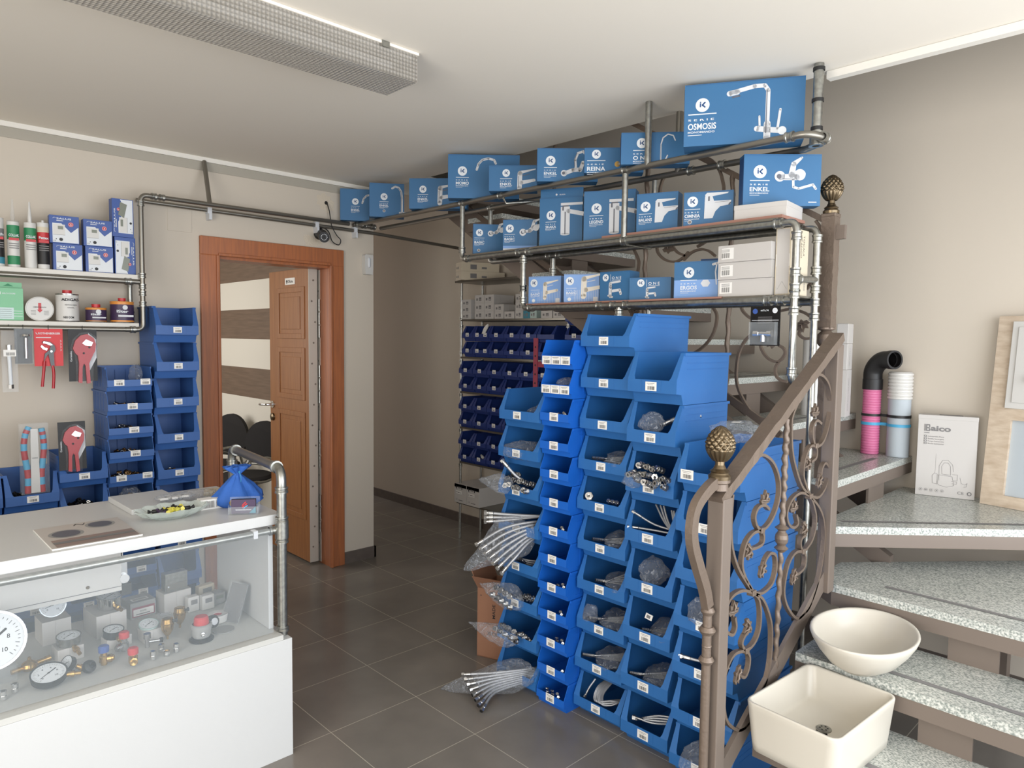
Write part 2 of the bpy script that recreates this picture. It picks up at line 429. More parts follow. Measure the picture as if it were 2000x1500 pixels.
for k in range(14):
    z = .12 + k * .138
    b.lathe([(.0, -.001), (.007, -.001), (.006, .002), (0, .002)], 'galv_dark', (LX + .022 + (k % 3) * .012, 4.281, z), (0, -1, 0), 10)
p = b.build('edge_plate', leaf)
b = MB()
for k in range(22):
    z = .04 + k * .088
    if k % 5 in (2, 3, 4): b.lathe([(0, 0), (.007, 0), (.007, .078), (0, .078)], 'galv', (LX + .071, 4.272, z), (0, 0, 1), 10)
b.box((LX + .064, 4.29, .015), (LX + .07, 4.30, 1.978), 'dark_gap')
b.build('hinge', leaf)
b = MB(); b.box((2.318, 4.268, .01), (2.3225, 4.30, 1.985), 'steel_plate')
for k in range(12): b.lathe([(0, 0), (.006, 0), (.005, .002), (0, .002)], 'galv_dark', (2.318, 4.285, .14 + k * .155), (-1, 0, 0), 8)
rel(O, b, 'jamb_plate', d)
b = MB(); b.lathe([(0, 0), (.026, 0), (.026, .006), (0, .006)], 'chrome', (LX, 4.825, 1.05), (-1, 0, 0), 18)
b.tube([(LX - .004, 4.825, 1.05), (LX - .045, 4.825, 1.05), (LX - .052, 4.83, 1.05), (LX - .052, 4.93, 1.045)], .009, 'chrome', 10)
b.build('door_handle', leaf)
b = MB(); b.lathe([(0, 0), (.028, 0), (.026, .012), (.012, .018), (0, .018)], 'antique', (LX, 4.822, .96), (-1, 0, 0), 18)
b.build('lock_rosette', leaf)
sgn = MB(); sgn.box((LX - .004, 4.47, 1.895), (LX - .0005, 4.61, 1.940), 'paper')
sgn.text('Oficina', fr((LX - .0046, 4.568, 1.908), (0, -1, 0)), .026, 'ink', width=.075)
sgn.disc(.03, .03, .010, fr((LX - .0046, 4.612, 1.888), (0, -1, 0)), 'ink'); sgn.quad(.026, .012, .034, .03, fr((LX - .0047, 4.612, 1.888), (0, -1, 0)), 'ink')
tag(sgn.build('door_sign'), 'small white sign with black lettering high on the open wooden door', 'sign')

# meeting room chairs
def meet_chair(x, y, label):
    t = tag(empty('meeting_chair', (x, y, 0), math.radians(20)), label, 'chair', 'chairs in the meeting room')
    s = MB(); s.lathe([(0, .44), (.20, .44), (.22, .455), (.22, .475), (.19, .49), (0, .495)], 'black_fabric', n=24); s.build('seat', t)
    s = MB(); vs = []; fs = []
    n = 28
    for k, off in enumerate((0, .03)):
        for j in range(n):
            a = 2 * PI * j / n; u = .20 * math.cos(a); v = .20 * math.sin(a)
            if v < 0: v *= .8; u *= 1.0 - .15 * abs(math.sin(a))
            vs.append((.20 + off - .35 * u * u * 4 * .2, u, .675 + v))
    s.add(vs, [tuple(range(n - 1, -1, -1)), tuple(range(n, 2 * n))], 'black_fabric'); s.add(vs, [(j, (j + 1) % n, n + (j + 1) % n, n + j) for j in range(n)], 'black_fabric', True)
    s.build('backrest', t)
    for sy in (-1, 1):
        s = MB(); s.tube(smooth_path([(-.2, .20 * sy, 0), (-.17, .21 * sy, .43), (.0, .215 * sy, .455), (.2, .20 * sy, .5), (.24, .17 * sy, .70)], 4), .011, 'galv', 8); s.build('leg', t)
        s = MB(); s.tube(smooth_path([(.26, .22 * sy, 0), (.14, .21 * sy, .44), (.05, .22 * sy, .62), (-.15, .22 * sy, .63)], 4), .011, 'galv', 8); s.build('armrest', t)
    s = MB(); s.tube([(.235, -.18, .52), (.235, .18, .52)], .010, 'galv', 8); s.build('crossbar', t)
meet_chair(2.19, 5.2, 'black round-backed meeting chair nearest the open wooden door')
meet_chair(2.19, 5.85, 'black round-backed meeting chair half hidden by the left door frame')

# things on the left wall
c = empty('security_camera', (2.25, 4.13, 2.20)); tag(c, 'small black bullet security camera on the wall above the door', 'camera')
b = MB(); b.lathe([(0, 0), (.036, 0), (.036, .018), (.020, .032), (0, .034)], 'black', (0, .018, 0), (0, -1, 0), 20); b.tube([(0, -.01, 0), (.0, -.05, -.01), (.0, -.075, -.02)], .012, 'black', 8); b.build('mount', c)
ax = Vector((-.35, -.9, -.28)).normalized()
b = MB(); o0 = Vector((.0, -.02, -.005)); b.lathe([(0, 0), (.028, .001), (.033, .01), (.033, .12), (.027, .12), (.027, .112), (0, .112)], 'black', o0, ax, 24); b.build('camera_body', c)
b = MB(); pc = o0 + ax * .114; U = ax.cross(Vector((0, 0, 1))).normalized(); V = U.cross(ax)
b.disc(0, 0, .010, (pc, U, V), 'black_gloss')
for k in range(12): b.disc(.018 * math.cos(k * PI / 6), .018 * math.sin(k * PI / 6), .0028, (pc, U, V), 'print_silver', 8)
b.build('led_ring', c)
b = MB(); b.tube(smooth_path([(.055, .015, .21), (.06, -.01, .15), (.07, -.02, .06), (.10, -.03, .0), (.13, -.03, -.03), (.12, -.02, -.06), (.08, -.01, -.04), (.06, -.0, .02), (.02, .0, .04), (-.02, .0, .02)], 5), .0035, 'black', 6); b.build('cable', c)
b = MB(); vs = []
for j in range(26):
    a = 2 * PI * j / 26; r = .055 * (1 + .3 * math.sin(3 * a) * math.cos(5 * a)); vs.append((2.30 + r * 1.1 * math.cos(a), 4.149, 2.405 + r * math.sin(a)))
b.add(vs, [tuple(range(26))], 'plaster')
b.lathe([(.0, 0), (.012, 0), (.010, .004), (0, .003)], 'dark_gap', (2.303, 4.148, 2.405), (0, -1, 0), 10)
vs = []
for j in range(20):
    a = 2 * PI * j / 20; r = .045 * (1 + .3 * math.sin(3 * a + 1)); vs.append((2.20 + r * 1.3 * math.cos(a), 4.149, 2.14 + r * math.sin(a)))
b.add(vs, [tuple(range(20))], 'plaster')
struct(b.build('trim_4'))
p = empty('motion_detector', (2.60, 4.15, 2.03)); tag(p, 'white motion detector on the wall corner right of the door', 'sensor')
b = MB(); prof = [(-.027, -.065), (.027, -.065), (.032, -.02), (.032, .06), (.028, .068), (-.028, .068), (-.032, .06), (-.032, -.02)]
b.prism(prof, ((0, -.001, 0), (1, 0, 0), (0, 0, 1), (0, -1, 0)), .042, 'white_plastic'); b.build('housing', p, bevel=.006)
b = MB(); b.lathe([(0, -.032), (.008, -.028), (.011, -.015), (.011, .025), (.008, .036), (0, .04)], 'print_silver', (0, -.040, .01), (0, 0, 1), 12); b.build('lens', p)
b = MB(); b.box((1.333, 4.147, 2.121), (1.462, 4.151, 2.245), 'wall_paint'); tag(b.build('junction_cover', bevel=.001), 'flat square wall cover painted like the wall beside the pipe rack', 'cover')

# ceiling lamp
L = empty('fluorescent_lamp', (.76, 2.17, ZC)); tag(L, 'long unlit fluorescent ceiling lamp with clear prismatic cover', 'lamp')
b = MB(); b.box((-.75, -.075, -.022), (.745, .085, 0), 'trim_paint'); b.build('base', L, bevel=.003)
for y in (-.032, .045):
    b = MB(); b.tube([(-.68, y, -.045), (.68, y, -.045)], .013, 'white_plastic', 12); b.build('tube', L)
b = MB()
n = 150
def pris(x): return 0
b.box((-.757, -.095, -.100), (.752, -.092, 0), 'diffuser'); b.box((-.757, .092, -.100), (.752, .095, 0), 'diffuser')
b.box((-.757, -.095, -.102), (.752, .095, -.099), 'diffuser'); b.box((.749, -.092, -.099), (.752, .092, 0), 'diffuser'); b.box((-.757, -.092, -.099), (-.754, .092, 0), 'diffuser')
df = b.build('diffuser_cover', L)
b = MB(); b.box((-.76, -.101, -.010), (.755, -.095, -.001), 'ceiling_paint'); b.box((.60, -.104, -.02), (.63, -.101, 0), 'galv'); b.build('cover_rail', L)
m = MAT['diffuser'].node_tree
pr = [x for x in m.nodes if x.type == 'BSDF_PRINCIPLED'][0]
tc = m.nodes.new('ShaderNodeTexCoord'); vo = m.nodes.new('ShaderNodeTexVoronoi'); vo.inputs['Scale'].default_value = 75; vo.inputs['Randomness'].default_value = 0.0
bp = m.nodes.new('ShaderNodeBump'); bp.inputs['Distance'].default_value = .02
m.links.new(tc.outputs['Object'], vo.inputs['Vector']); m.links.new(vo.outputs['Distance'], bp.inputs['Height']); m.links.new(bp.outputs[0], pr.inputs['Normal'])
D = {
 't1': [2.374,4.095,2.3,0.185,0.202,-34.0],
 't2': [2.43,3.836,2.3,0.215,0.209,-34.0],
 't3': [2.445,3.432,2.3,0.34,0.175,-48.0],
 't4': [2.401,3.013,2.3,0.385,0.232,-43.0],
 't5': [2.432,2.717,2.3,0.245,0.128,-49.0],
 't6': [2.44,2.381,2.3,0.29,0.156,-45.0],
 't7': [2.464,2.106,2.3,0.265,0.111,-49.0],
 't8': [2.427,1.871,2.3,0.29,0.134,-50.0],
 't9': [2.4,1.548,2.3,0.435,0.233,-60.0],
 'm1': [2.53,2.951,1.993,0.17,0.168,-38.0],
 'm2': [2.53,2.712,2.005,0.18,0.163,-54.0],
 'm3': [2.53,2.447,1.999,0.22,0.237,-66.0],
 'm4': [2.53,2.16,2.0,0.24,0.231,-64.0],
 'm5': [2.53,1.859,2.012,0.18,0.166,-71.0],
 'm6': [2.53,1.622,2.017,0.195,0.14,-66.0],
 'm7': [2.53,1.398,2.012,0.2,0.059,-79.0],
 'm8': [2.55,1.371,2.072,0.295,0.196,-46.0],
 'l1': [2.53,2.517,1.72,0.19,0.137,-73.0],
 'l2': [2.53,2.277,1.72,0.17,0.136,-61.0],
 'l3': [2.53,2.056,1.717,0.18,0.133,-98.0],
 'l4': [2.53,1.888,1.727,0.195,0.098,-72.0],
 'l5': [2.53,1.659,1.727,0.185,0.151,-77.0],
 'l6': [2.53,1.449,1.72,0.25,0.066,-101.0],
 'l9': [2.53,1.223,1.726,0.07,0.226,-97.0],
 'a1': [[1.823,0.985,1.112],[1.819,0.985,1.058],[1.82,0.985,1.003],[1.834,0.985,0.944],[1.875,0.985,0.879],[1.94,0.985,0.814],[1.965,0.985,0.789]],
 'a2': [[1.967,0.985,1.206],[2.006,0.985,1.205],[2.067,0.985,1.175],[2.11,0.985,1.122],[2.119,0.985,1.068],[2.097,0.985,1.02],[2.056,0.985,0.986],[2.007,0.985,0.974],[1.975,0.985,0.993],[1.961,0.985,1.023],[1.979,0.985,1.047],[2.018,0.985,1.05],[2.053,0.985,1.031]],
 'a3': [[2.007,0.985,0.974],[1.952,0.985,0.974],[1.908,0.985,0.948],[1.892,0.985,0.894],[1.915,0.985,0.847],[1.965,0.985,0.793]],
 'a3b': [[2.007,0.985,0.974],[2.022,0.985,0.953],[2.016,0.985,0.931],[1.98,0.985,0.926],[1.946,0.985,0.928]],
 'a4': [[1.966,0.985,0.789],[2.028,0.985,0.774],[2.089,0.985,0.787],[2.114,0.985,0.826],[2.108,0.985,0.872],[2.073,0.985,0.889],[2.044,0.985,0.877],[2.032,0.985,0.86]],
 'a5': [[1.966,0.985,0.789],[1.905,0.985,0.811],[1.849,0.985,0.812],[1.815,0.985,0.792],[1.806,0.985,0.746],[1.815,0.985,0.712],[1.849,0.985,0.693],[1.868,0.985,0.709],[1.86,0.985,0.742]],
 'a6': [[1.966,0.985,0.789],[2.002,0.985,0.761],[2.019,0.985,0.718],[2.017,0.985,0.662],[1.986,0.985,0.628],[1.935,0.985,0.62],[1.908,0.985,0.647],[1.923,0.985,0.668],[1.951,0.985,0.677]],
 'a7': [[1.966,0.985,0.789],[2.029,0.985,0.754],[2.079,0.985,0.689],[2.101,0.985,0.629],[2.1,0.985,0.54],[2.077,0.985,0.48],[2.033,0.985,0.452]],
 'a8': [[1.935,0.985,0.62],[1.869,0.985,0.63],[1.831,0.985,0.609],[1.81,0.985,0.571],[1.81,0.985,0.51],[1.825,0.985,0.451],[1.858,0.985,0.413],[1.909,0.985,0.381],[1.96,0.985,0.378],[1.983,0.985,0.404]],
 'a8b': [[1.935,0.985,0.62],[1.957,0.985,0.594],[1.956,0.985,0.56],[1.932,0.985,0.538],[1.897,0.985,0.555]],
 'a9': [[2.226,0.985,1.354],[2.192,0.985,1.315],[2.185,0.985,1.284],[2.197,0.985,1.201],[2.23,0.985,1.135],[2.282,0.985,1.07],[2.349,0.985,1.028]],
 'a10': [[2.343,0.985,1.44],[2.409,0.985,1.434],[2.467,0.985,1.398],[2.493,0.985,1.333],[2.477,0.985,1.256],[2.432,0.985,1.203],[2.378,0.985,1.197],[2.35,0.985,1.23],[2.351,0.985,1.266],[2.378,0.985,1.283],[2.417,0.985,1.269]],
 'a11': [[2.378,0.985,1.197],[2.335,0.985,1.198],[2.297,0.985,1.161],[2.289,0.985,1.107],[2.314,0.985,1.067],[2.349,0.985,1.028]],
 'a11b': [[2.378,0.985,1.197],[2.388,0.985,1.177],[2.382,0.985,1.155],[2.346,0.985,1.145]],
 'a12': [[2.349,0.985,1.028],[2.419,0.985,1.015],[2.478,0.985,1.047],[2.495,0.985,1.099],[2.466,0.985,1.127],[2.44,0.985,1.115],[2.431,0.985,1.089]],
 'a13': [[2.349,0.985,1.028],[2.276,0.985,1.05],[2.211,0.985,1.038],[2.177,0.985,1.002],[2.189,0.985,0.963],[2.228,0.985,0.942],[2.261,0.985,0.95],[2.247,0.985,0.981]],
 'a14': [[2.349,0.985,1.028],[2.38,0.985,0.991],[2.405,0.985,0.938],[2.39,0.985,0.884],[2.352,0.985,0.856],[2.308,0.985,0.847],[2.288,0.985,0.875],[2.298,0.985,0.894],[2.329,0.985,0.899]],
 'a15': [[2.349,0.985,1.028],[2.434,0.985,0.969],[2.477,0.985,0.903],[2.48,0.985,0.812],[2.448,0.985,0.719],[2.386,0.985,0.643],[2.333,0.985,0.624],[2.279,0.985,0.624],[2.214,0.985,0.674],[2.179,0.985,0.73],[2.185,0.985,0.786],[2.21,0.985,0.833],[2.255,0.985,0.854],[2.308,0.985,0.847]],
 'a15b': [[2.308,0.985,0.847],[2.33,0.985,0.825],[2.327,0.985,0.791],[2.293,0.985,0.778],[2.262,0.985,0.777]],
 'rod': [[2.16,0.985,1.304],[2.154,0.985,0.94],[2.142,0.985,0.473]],
 'rod2': [[2.431,0.985,1.51],[2.432,0.985,0.686]],
 'rail': [[1.767,0.985,1.122],[2.54,0.985,1.564]],
 'string': [[1.751,0.985,0.268],[1.907,0.985,0.358],[2.014,0.985,0.439],[2.31,0.985,0.583],[2.503,0.985,0.762]],
 'bow': [[1.753,0.985,1.161],[1.7,0.985,1.149],[1.639,0.985,1.111],[1.619,0.985,1.066],[1.622,0.985,1.01],[1.654,0.985,0.94],[1.692,0.985,0.867],[1.711,0.985,0.812],[1.715,0.985,0.701],[1.719,0.985,0.493],[1.72,0.985,0.282]],
 'leaves': [[2.027,0.985,1.063],[1.94,0.985,0.923],[2.026,0.985,0.85],[1.853,0.985,0.762],[1.95,0.985,0.69],[1.894,0.985,0.558],[2.367,0.985,1.31],[2.33,0.985,1.143],[2.424,0.985,1.072],[2.23,0.985,1.006],[2.323,0.985,0.923],[2.25,0.985,0.774]],
 'newel': [[1.762,0.985,1.102],[1.762,0.985,0.324]],
 'finial': [[1.752,0.985,1.309],[1.756,0.985,1.165]],
 'post': [[2.496,0.985,1.554],[2.531,0.985,0.705]],
 'u1': [[2.8,1.756,2.375],[2.8,1.707,2.364],[2.8,1.66,2.341],[2.8,1.62,2.289],[2.8,1.603,2.241],[2.8,1.596,2.203],[2.8,1.599,2.14],[2.8,1.625,2.054],[2.8,1.673,1.992],[2.8,1.719,1.969]],
 'u2': [[2.8,1.898,2.316],[2.8,1.917,2.286],[2.8,1.928,2.233],[2.8,1.92,2.133],[2.8,1.889,2.047],[2.8,1.831,1.96],[2.8,1.776,1.932]],
 'u3': [[2.8,2.141,2.034],[2.8,2.088,2.01],[2.8,2.043,1.94],[2.8,2.038,1.903],[2.8,2.048,1.86],[2.8,2.073,1.806],[2.8,2.133,1.746]],
 'u4': [[2.8,1.947,2.053],[2.8,1.937,1.992],[2.8,1.926,1.955],[2.8,1.886,1.922],[2.8,1.83,1.91],[2.8,1.789,1.927],[2.8,1.763,1.949]],
 'u5': [[2.8,1.789,1.914],[2.8,1.75,1.944],[2.8,1.703,1.956],[2.8,1.662,1.946],[2.8,1.628,1.921]],
 'u6': [[2.8,1.678,1.754],[2.8,1.632,1.696],[2.8,1.611,1.658],[2.8,1.619,1.599],[2.8,1.644,1.551],[2.8,1.688,1.51],[2.8,1.748,1.478]],
 'u7': [[2.8,1.518,1.782],[2.8,1.496,1.693],[2.8,1.474,1.662],[2.8,1.445,1.643],[2.8,1.408,1.638]],
 'u8': [[2.8,1.391,1.605],[2.8,1.439,1.579],[2.8,1.474,1.549],[2.8,1.5,1.495],[2.8,1.509,1.426],[2.8,1.505,1.369],[2.8,1.482,1.312],[2.8,1.44,1.254],[2.8,1.398,1.227],[2.8,1.358,1.22]],
 'u9': [[2.8,1.41,1.638],[2.8,1.407,1.564],[2.8,1.401,1.524],[2.8,1.379,1.488],[2.8,1.352,1.469],[2.8,1.321,1.466],[2.8,1.296,1.496],[2.8,1.301,1.519],[2.8,1.323,1.532]],
 'u10': [[2.8,1.321,1.463],[2.8,1.333,1.44],[2.8,1.331,1.41],[2.8,1.311,1.39],[2.8,1.281,1.384]],
 'u11': [[2.8,1.191,2.026],[2.8,1.17,1.99],[2.8,1.158,1.918],[2.8,1.165,1.861],[2.8,1.185,1.807],[2.8,1.218,1.758]],
 'u12': [[2.8,1.353,1.665],[2.8,1.312,1.676],[2.8,1.271,1.68],[2.8,1.22,1.664],[2.8,1.191,1.644]],
 'u13': [[2.8,1.228,1.605],[2.8,1.24,1.58],[2.8,1.216,1.561],[2.8,1.187,1.564]],
 'u14': [[2.8,2.057,1.805],[2.8,2.092,1.732],[2.8,2.078,1.682],[2.8,2.038,1.656]],
 'v1': [[2.8,1.549,2.231],[2.8,1.561,1.494]],
 'v2': [[2.8,1.981,2.427],[2.8,1.998,1.839]],
 'rail2': [[2.8,2.08,2.589],[2.8,1.723,2.381],[2.8,1.514,2.252],[2.8,1.158,2.029]],
 'string2': [[2.8,2.759,2.006],[2.8,2.082,1.607],[2.8,1.549,1.303],[2.8,1.357,1.194]],
 'post2': [[2.8,1.135,2.032],[2.8,1.135,1.575]],
 'finial2': [[2.8,1.129,2.168],[2.8,1.135,2.032]],
 'leaves2': [[2.8,1.873,1.97],[2.8,1.355,1.548],[2.8,1.229,1.619],[2.8,2.069,2.211],[2.8,2.054,1.681]],
}
# ---------------------------------------------------------------- pipe racks
def ring(mb, p, ax, r=.0195, L=.03, m='galv'):
    a = Vector(ax).normalized(); o = Vector(p) - a * L / 2
    mb.lathe([(.0132, 0), (r, 0), (r, .006), (r * .9, .009), (r * .9, L - .009), (r, L - .006), (r, L), (.0132, L)], m, o, ax, 14)
def pipe(par, name, pts, r=.0135, m='galv_dark', rings=()):
    mb = MB(); mb.tube(pts, r, m, 12)
    for p, ax in rings: ring(mb, p, ax)
    return mb.build(name, par)
def elbow(a, c, b, k=6):
    """quarter bend from a via corner c to b"""
    a, c, b = Vector(a), Vector(c), Vector(b)
    return [(1 - t) ** 2 * a + 2 * t * (1 - t) * c + t * t * b for t in [i / k for i in range(k + 1)]]
R1 = tag(empty('pipe_shelf_rack', (0, 0, 0)), 'three-tier galvanised pipe rack hanging from the ceiling, full of blue tap boxes', 'rack')
XF, XR = 2.50, 2.70
pipe(R1, 'front_rail', [(XF, 4.10, 2.285), (XF, 1.16, 2.285)] + elbow((XF, 1.13, 2.285), (XF + .01, 1.085, 2.285), (2.585, 1.075, 2.278)), rings=[((XF, 1.17, 2.285), (0, 1, 0)), ((2.57, 1.075, 2.28), (1, 0, 0)), ((XF, 1.90, 2.285), (0, 1, 0)), ((XF, 3.01, 2.285), (0, 1, 0)), ((XF, 2.70, 2.285), (0, 1, 0))])
pipe(R1, 'rear_rail', [(XR, 4.12, 2.285), (XR, 1.20, 2.285), (2.60, 1.075, 2.278)], rings=[((XR, 3.0, 2.285), (0, 1, 0)), ((XR, 1.55, 2.285), (0, 1, 0)), ((XR, 1.70, 2.285), (0, 1, 0))])
pipe(R1, 'wall_joint', [(XF, 4.14, 2.285), (XF, 4.10, 2.285), (2.64, 4.11, 2.285)], rings=[((XF, 4.09, 2.285), (0, 1, 0)), ((XF + .06, 4.105, 2.285), (1, 0, 0)), ((XF + .13, 4.108, 2.285), (1, 0, 0))])
pipe(R1, 'hanger', [(2.585, 1.11, 2.27), (2.585, 1.11, 2.549)], .0175, 'galv', rings=())
pipe(R1, 'hanger', [(XF, 1.786, 2.285), (XF, 1.786, 2.549)], .0145, 'galv')
pipe(R1, 'hanger', [(XR, 1.765, 2.285), (XR, 1.765, 2.549)], .0145, 'galv_dark')
for z in (2.53, 2.42, 2.32):
    mb = MB(); ring(mb, (2.585, 1.11, z), (0, 0, 1), .021, .012, 'black'); mb.build('clip', R1)
mb = MB(); ring(mb, (2.585, 1.11, 2.283), (0, 0, 1), .026, .05); mb.build('hanger_joint', R1)
# middle tier
pipe(R1, 'front_rail', [(XF, 3.01, 2.27)] + [(XF, 3.01, 2.03)] + elbow((XF, 3.01, 2.01), (XF, 3.01, 1.98), (XF, 2.98, 1.98)) + [(XF, 1.19, 1.98)] + elbow((XF, 1.16, 1.98), (XF, 1.13, 1.98), (XF, 1.13, 1.94)) + [(XF, 1.13, 1.44)] + elbow((XF, 1.13, 1.43), (XF, 1.13, 1.40), (XF + .03, 1.13, 1.40)) + [(XR - .015, 1.14, 1.40)], m='galv',
     rings=[((XF, 3.01, 2.03), (0, 0, 1)), ((XF, 2.96, 1.98), (0, 1, 0)), ((XF, 2.56, 1.98), (0, 1, 0)), ((XF, 2.49, 1.98), (0, 1, 0)), ((XF, 1.90, 1.98), (0, 1, 0)), ((XF, 1.20, 1.98), (0, 1, 0)), ((XF, 1.13, 1.93), (0, 0, 1)), ((XF, 1.13, 1.80), (0, 0, 1)), ((XF, 1.13, 1.745), (0, 0, 1)), ((XF, 1.13, 1.72), (0, 0, 1)), ((XF, 1.13, 1.66), (0, 0, 1)), ((XF, 1.13, 1.44), (0, 0, 1))])
pipe(R1, 'rear_rail', [(XR, 3.0, 2.27), (XR, 3.0, 2.03)] + elbow((XR, 3.0, 2.01), (XR, 3.0, 1.98), (XR, 2.97, 1.98)) + [(XR, 1.21, 1.98)] + elbow((XR, 1.17, 1.98), (XR, 1.14, 1.98), (XR, 1.14, 1.94)) + [(XR, 1.14, 0.002)], m='galv',
     rings=[((XR, 2.54, 1.98), (0, 1, 0)), ((XR, 2.47, 1.98), (0, 1, 0)), ((XR, 1.21, 1.98), (0, 1, 0)), ((XR, 1.14, 1.94), (0, 0, 1)), ((XR, 1.14, 1.82), (0, 0, 1)), ((XR, 1.14, 1.75), (0, 0, 1)), ((XR, 1.14, 1.70), (0, 0, 1)), ((XR, 1.14, 1.645), (0, 0, 1))])
# lower tier
pipe(R1, 'front_rail', [(XF, 2.527, 1.965), (XF, 2.527, 1.75)] + elbow((XF, 2.527, 1.73), (XF, 2.527, 1.70), (XF, 2.49, 1.70)) + [(XF, 1.14, 1.70)], m='galv',
     rings=[((XF, 2.527, 1.94), (0, 0, 1)), ((XF, 2.527, 1.80), (0, 0, 1)), ((XF, 2.527, 1.74), (0, 0, 1)), ((XF, 2.47, 1.70), (0, 1, 0)), ((XF, 2.03, 1.70), (0, 1, 0)), ((XF, 1.95, 1.70), (0, 1, 0)), ((XF, 1.88, 1.70), (0, 1, 0)), ((XF, 1.23, 1.70), (0, 1, 0)), ((XF, 1.18, 1.70), (0, 1, 0)), ((XF, 2.527, 1.80), (0, 0, 1))])
pipe(R1, 'rear_rail', [(XR, 2.51, 1.965), (XR, 2.51, 1.75)] + elbow((XR, 2.51, 1.73), (XR, 2.51, 1.70), (XR, 2.47, 1.70)) + [(XR, 1.14, 1.70)], m='galv',
     rings=[((XR, 2.51, 1.90), (0, 0, 1)), ((XR, 1.90, 1.70), (0, 1, 0)), ((XR, 1.21, 1.70), (0, 1, 0))])
pipe(R1, 'post', [(XF, 1.902, 2.27), (XF, 1.902, 1.995)], m='galv')
pipe(R1, 'stub', [(XF, 1.92, 1.69), (XF, 1.92, 1.650)], m='galv', rings=[((XF, 1.92, 1.668), (0, 0, 1))])
pipe(R1, 'post', [(XR, 1.885, 2.27), (XR, 1.885, 1.995)], m='galv')
pipe(R1, 'stub', [(XR, 1.905, 1.69), (XR, 1.905, 1.655)], m='galv')
pipe(R1, 'tie', [(XF, 1.135, 1.775), (XR, 1.14, 1.785)], .012, 'galv', rings=[((XF + .03, 1.136, 1.777), (1, 0, 0))])
pipe(R1, 'tie', [(XF, 1.90, 1.965), (XR, 1.90, 1.965)], .005, 'galv')
pipe(R1, 'tie', [(XF, 2.68, 2.27), (XF, 2.66, 2.24), (XR, 2.56, 2.27)], .006, 'galv')
mb = MB(); mb.box((XF - .004, 1.20, 1.9935), (XR + .004, 2.94, 2.002), 'galv_dark'); mb.build('shelf_plate', R1)
mb = MB(); mb.box((XF + .004, 1.19, 2.0022), (XR, 2.03, 2.0135), 'wood_plank'); mb.build('plank', R1)
mb = MB(); mb.box((XF - .006, 1.42, 1.7138), (XR, 2.50, 1.7215), 'wood_plank'); mb.build('plank', R1)
mb = MB(); mb.box((XF + .002, 1.15, 1.7138), (XR, 1.418, 1.7205), 'galv_dark'); mb.build('shelf_plate', R1)

R2 = tag(empty('wall_pipe_rack', (1.12, 4.12, 1.6)), 'galvanised pipe rack with two white boards on the left wall beside the door', 'rack')
def r2(mb, name, **k): return mb.build(name, R2, loc=(-1.12, -4.12, -1.6), **k)
mb = MB(); mb.tube([(2.45, 4.115, 2.285), (1.20, 3.935, 2.255)] + elbow((1.17, 3.931, 2.255), (1.135, 3.93, 2.255), (1.135, 3.93, 2.22)) + [(1.135, 3.93, 1.61)] + elbow((1.135, 3.93, 1.60), (1.135, 3.93, 1.568), (1.10, 3.93, 1.568)) + [(1.05, 3.93, 1.568)], .0125, 'galv_dark', 12)
for p, a in (((1.20, 3.936, 2.255), (1, .1, 0)), ((1.24, 3.941, 2.256), (1, .1, 0)), ((1.135, 3.93, 2.21), (0, 0, 1)), ((1.135, 3.93, 1.845), (0, 0, 1)), ((1.135, 3.93, 1.79), (0, 0, 1)), ((1.135, 3.93, 1.755), (0, 0, 1)), ((1.135, 3.93, 1.70), (0, 0, 1)), ((1.085, 3.93, 1.568), (1, 0, 0))): ring(mb, p, a, .018, .025)
r2(mb, 'frame_pipe')
mb = MB(); mb.tube([(1.13, 3.94, 1.812), (-1.4, 3.94, 1.812)], .0125, 'galv_dark', 12); ring(mb, (1.07, 3.94, 1.812), (1, 0, 0), .018, .03); r2(mb, 'front_rail')
mb = MB(); mb.tube([(1.05, 3.93, 1.568), (-1.4, 3.93, 1.568)], .0115, 'galv_dark', 12); r2(mb, 'front_rail')
mb = MB(); mb.tube([(1.128, 4.12, 1.602), (1.128, 4.12, 1.838)], .0125, 'galv', 12); ring(mb, (1.128, 4.12, 1.82), (0, 0, 1)); ring(mb, (1.128, 4.12, 1.63), (0, 0, 1)); ring(mb, (1.128, 4.12, 1.65), (0, 0, 1)); r2(mb, 'rear_post')
mb = MB(); mb.tube([(1.17, 4.125, 2.258), (2.66, 4.125, 2.246), (3.40, 4.11, 2.215)], .0115, 'galv_dark', 12); r2(mb, 'rear_rail')
mb = MB(); mb.tube([(1.50, 3.978, 2.262), (1.53, 4.13, 2.525)], .0125, 'galv_dark', 12); r2(mb, 'hanger')
for x in (1.55, 2.22, 2.50):
    mb = MB(); mb.box((x - .008, 4.10, 2.20), (x + .008, 4.149, 2.235), 'print_silver'); mb.box((x - .012, 4.11, 2.235), (x + .012, 4.149, 2.27), 'print_silver'); r2(mb, 'clamp')
for z0, z1 in ((1.826, 1.848), (1.581, 1.601)):
    mb = MB(); mb.box((-1.4, 3.94, z0), (1.118, 4.148, z1), 'shelf_board'); r2(mb, 'shelf_board', bevel=.001)

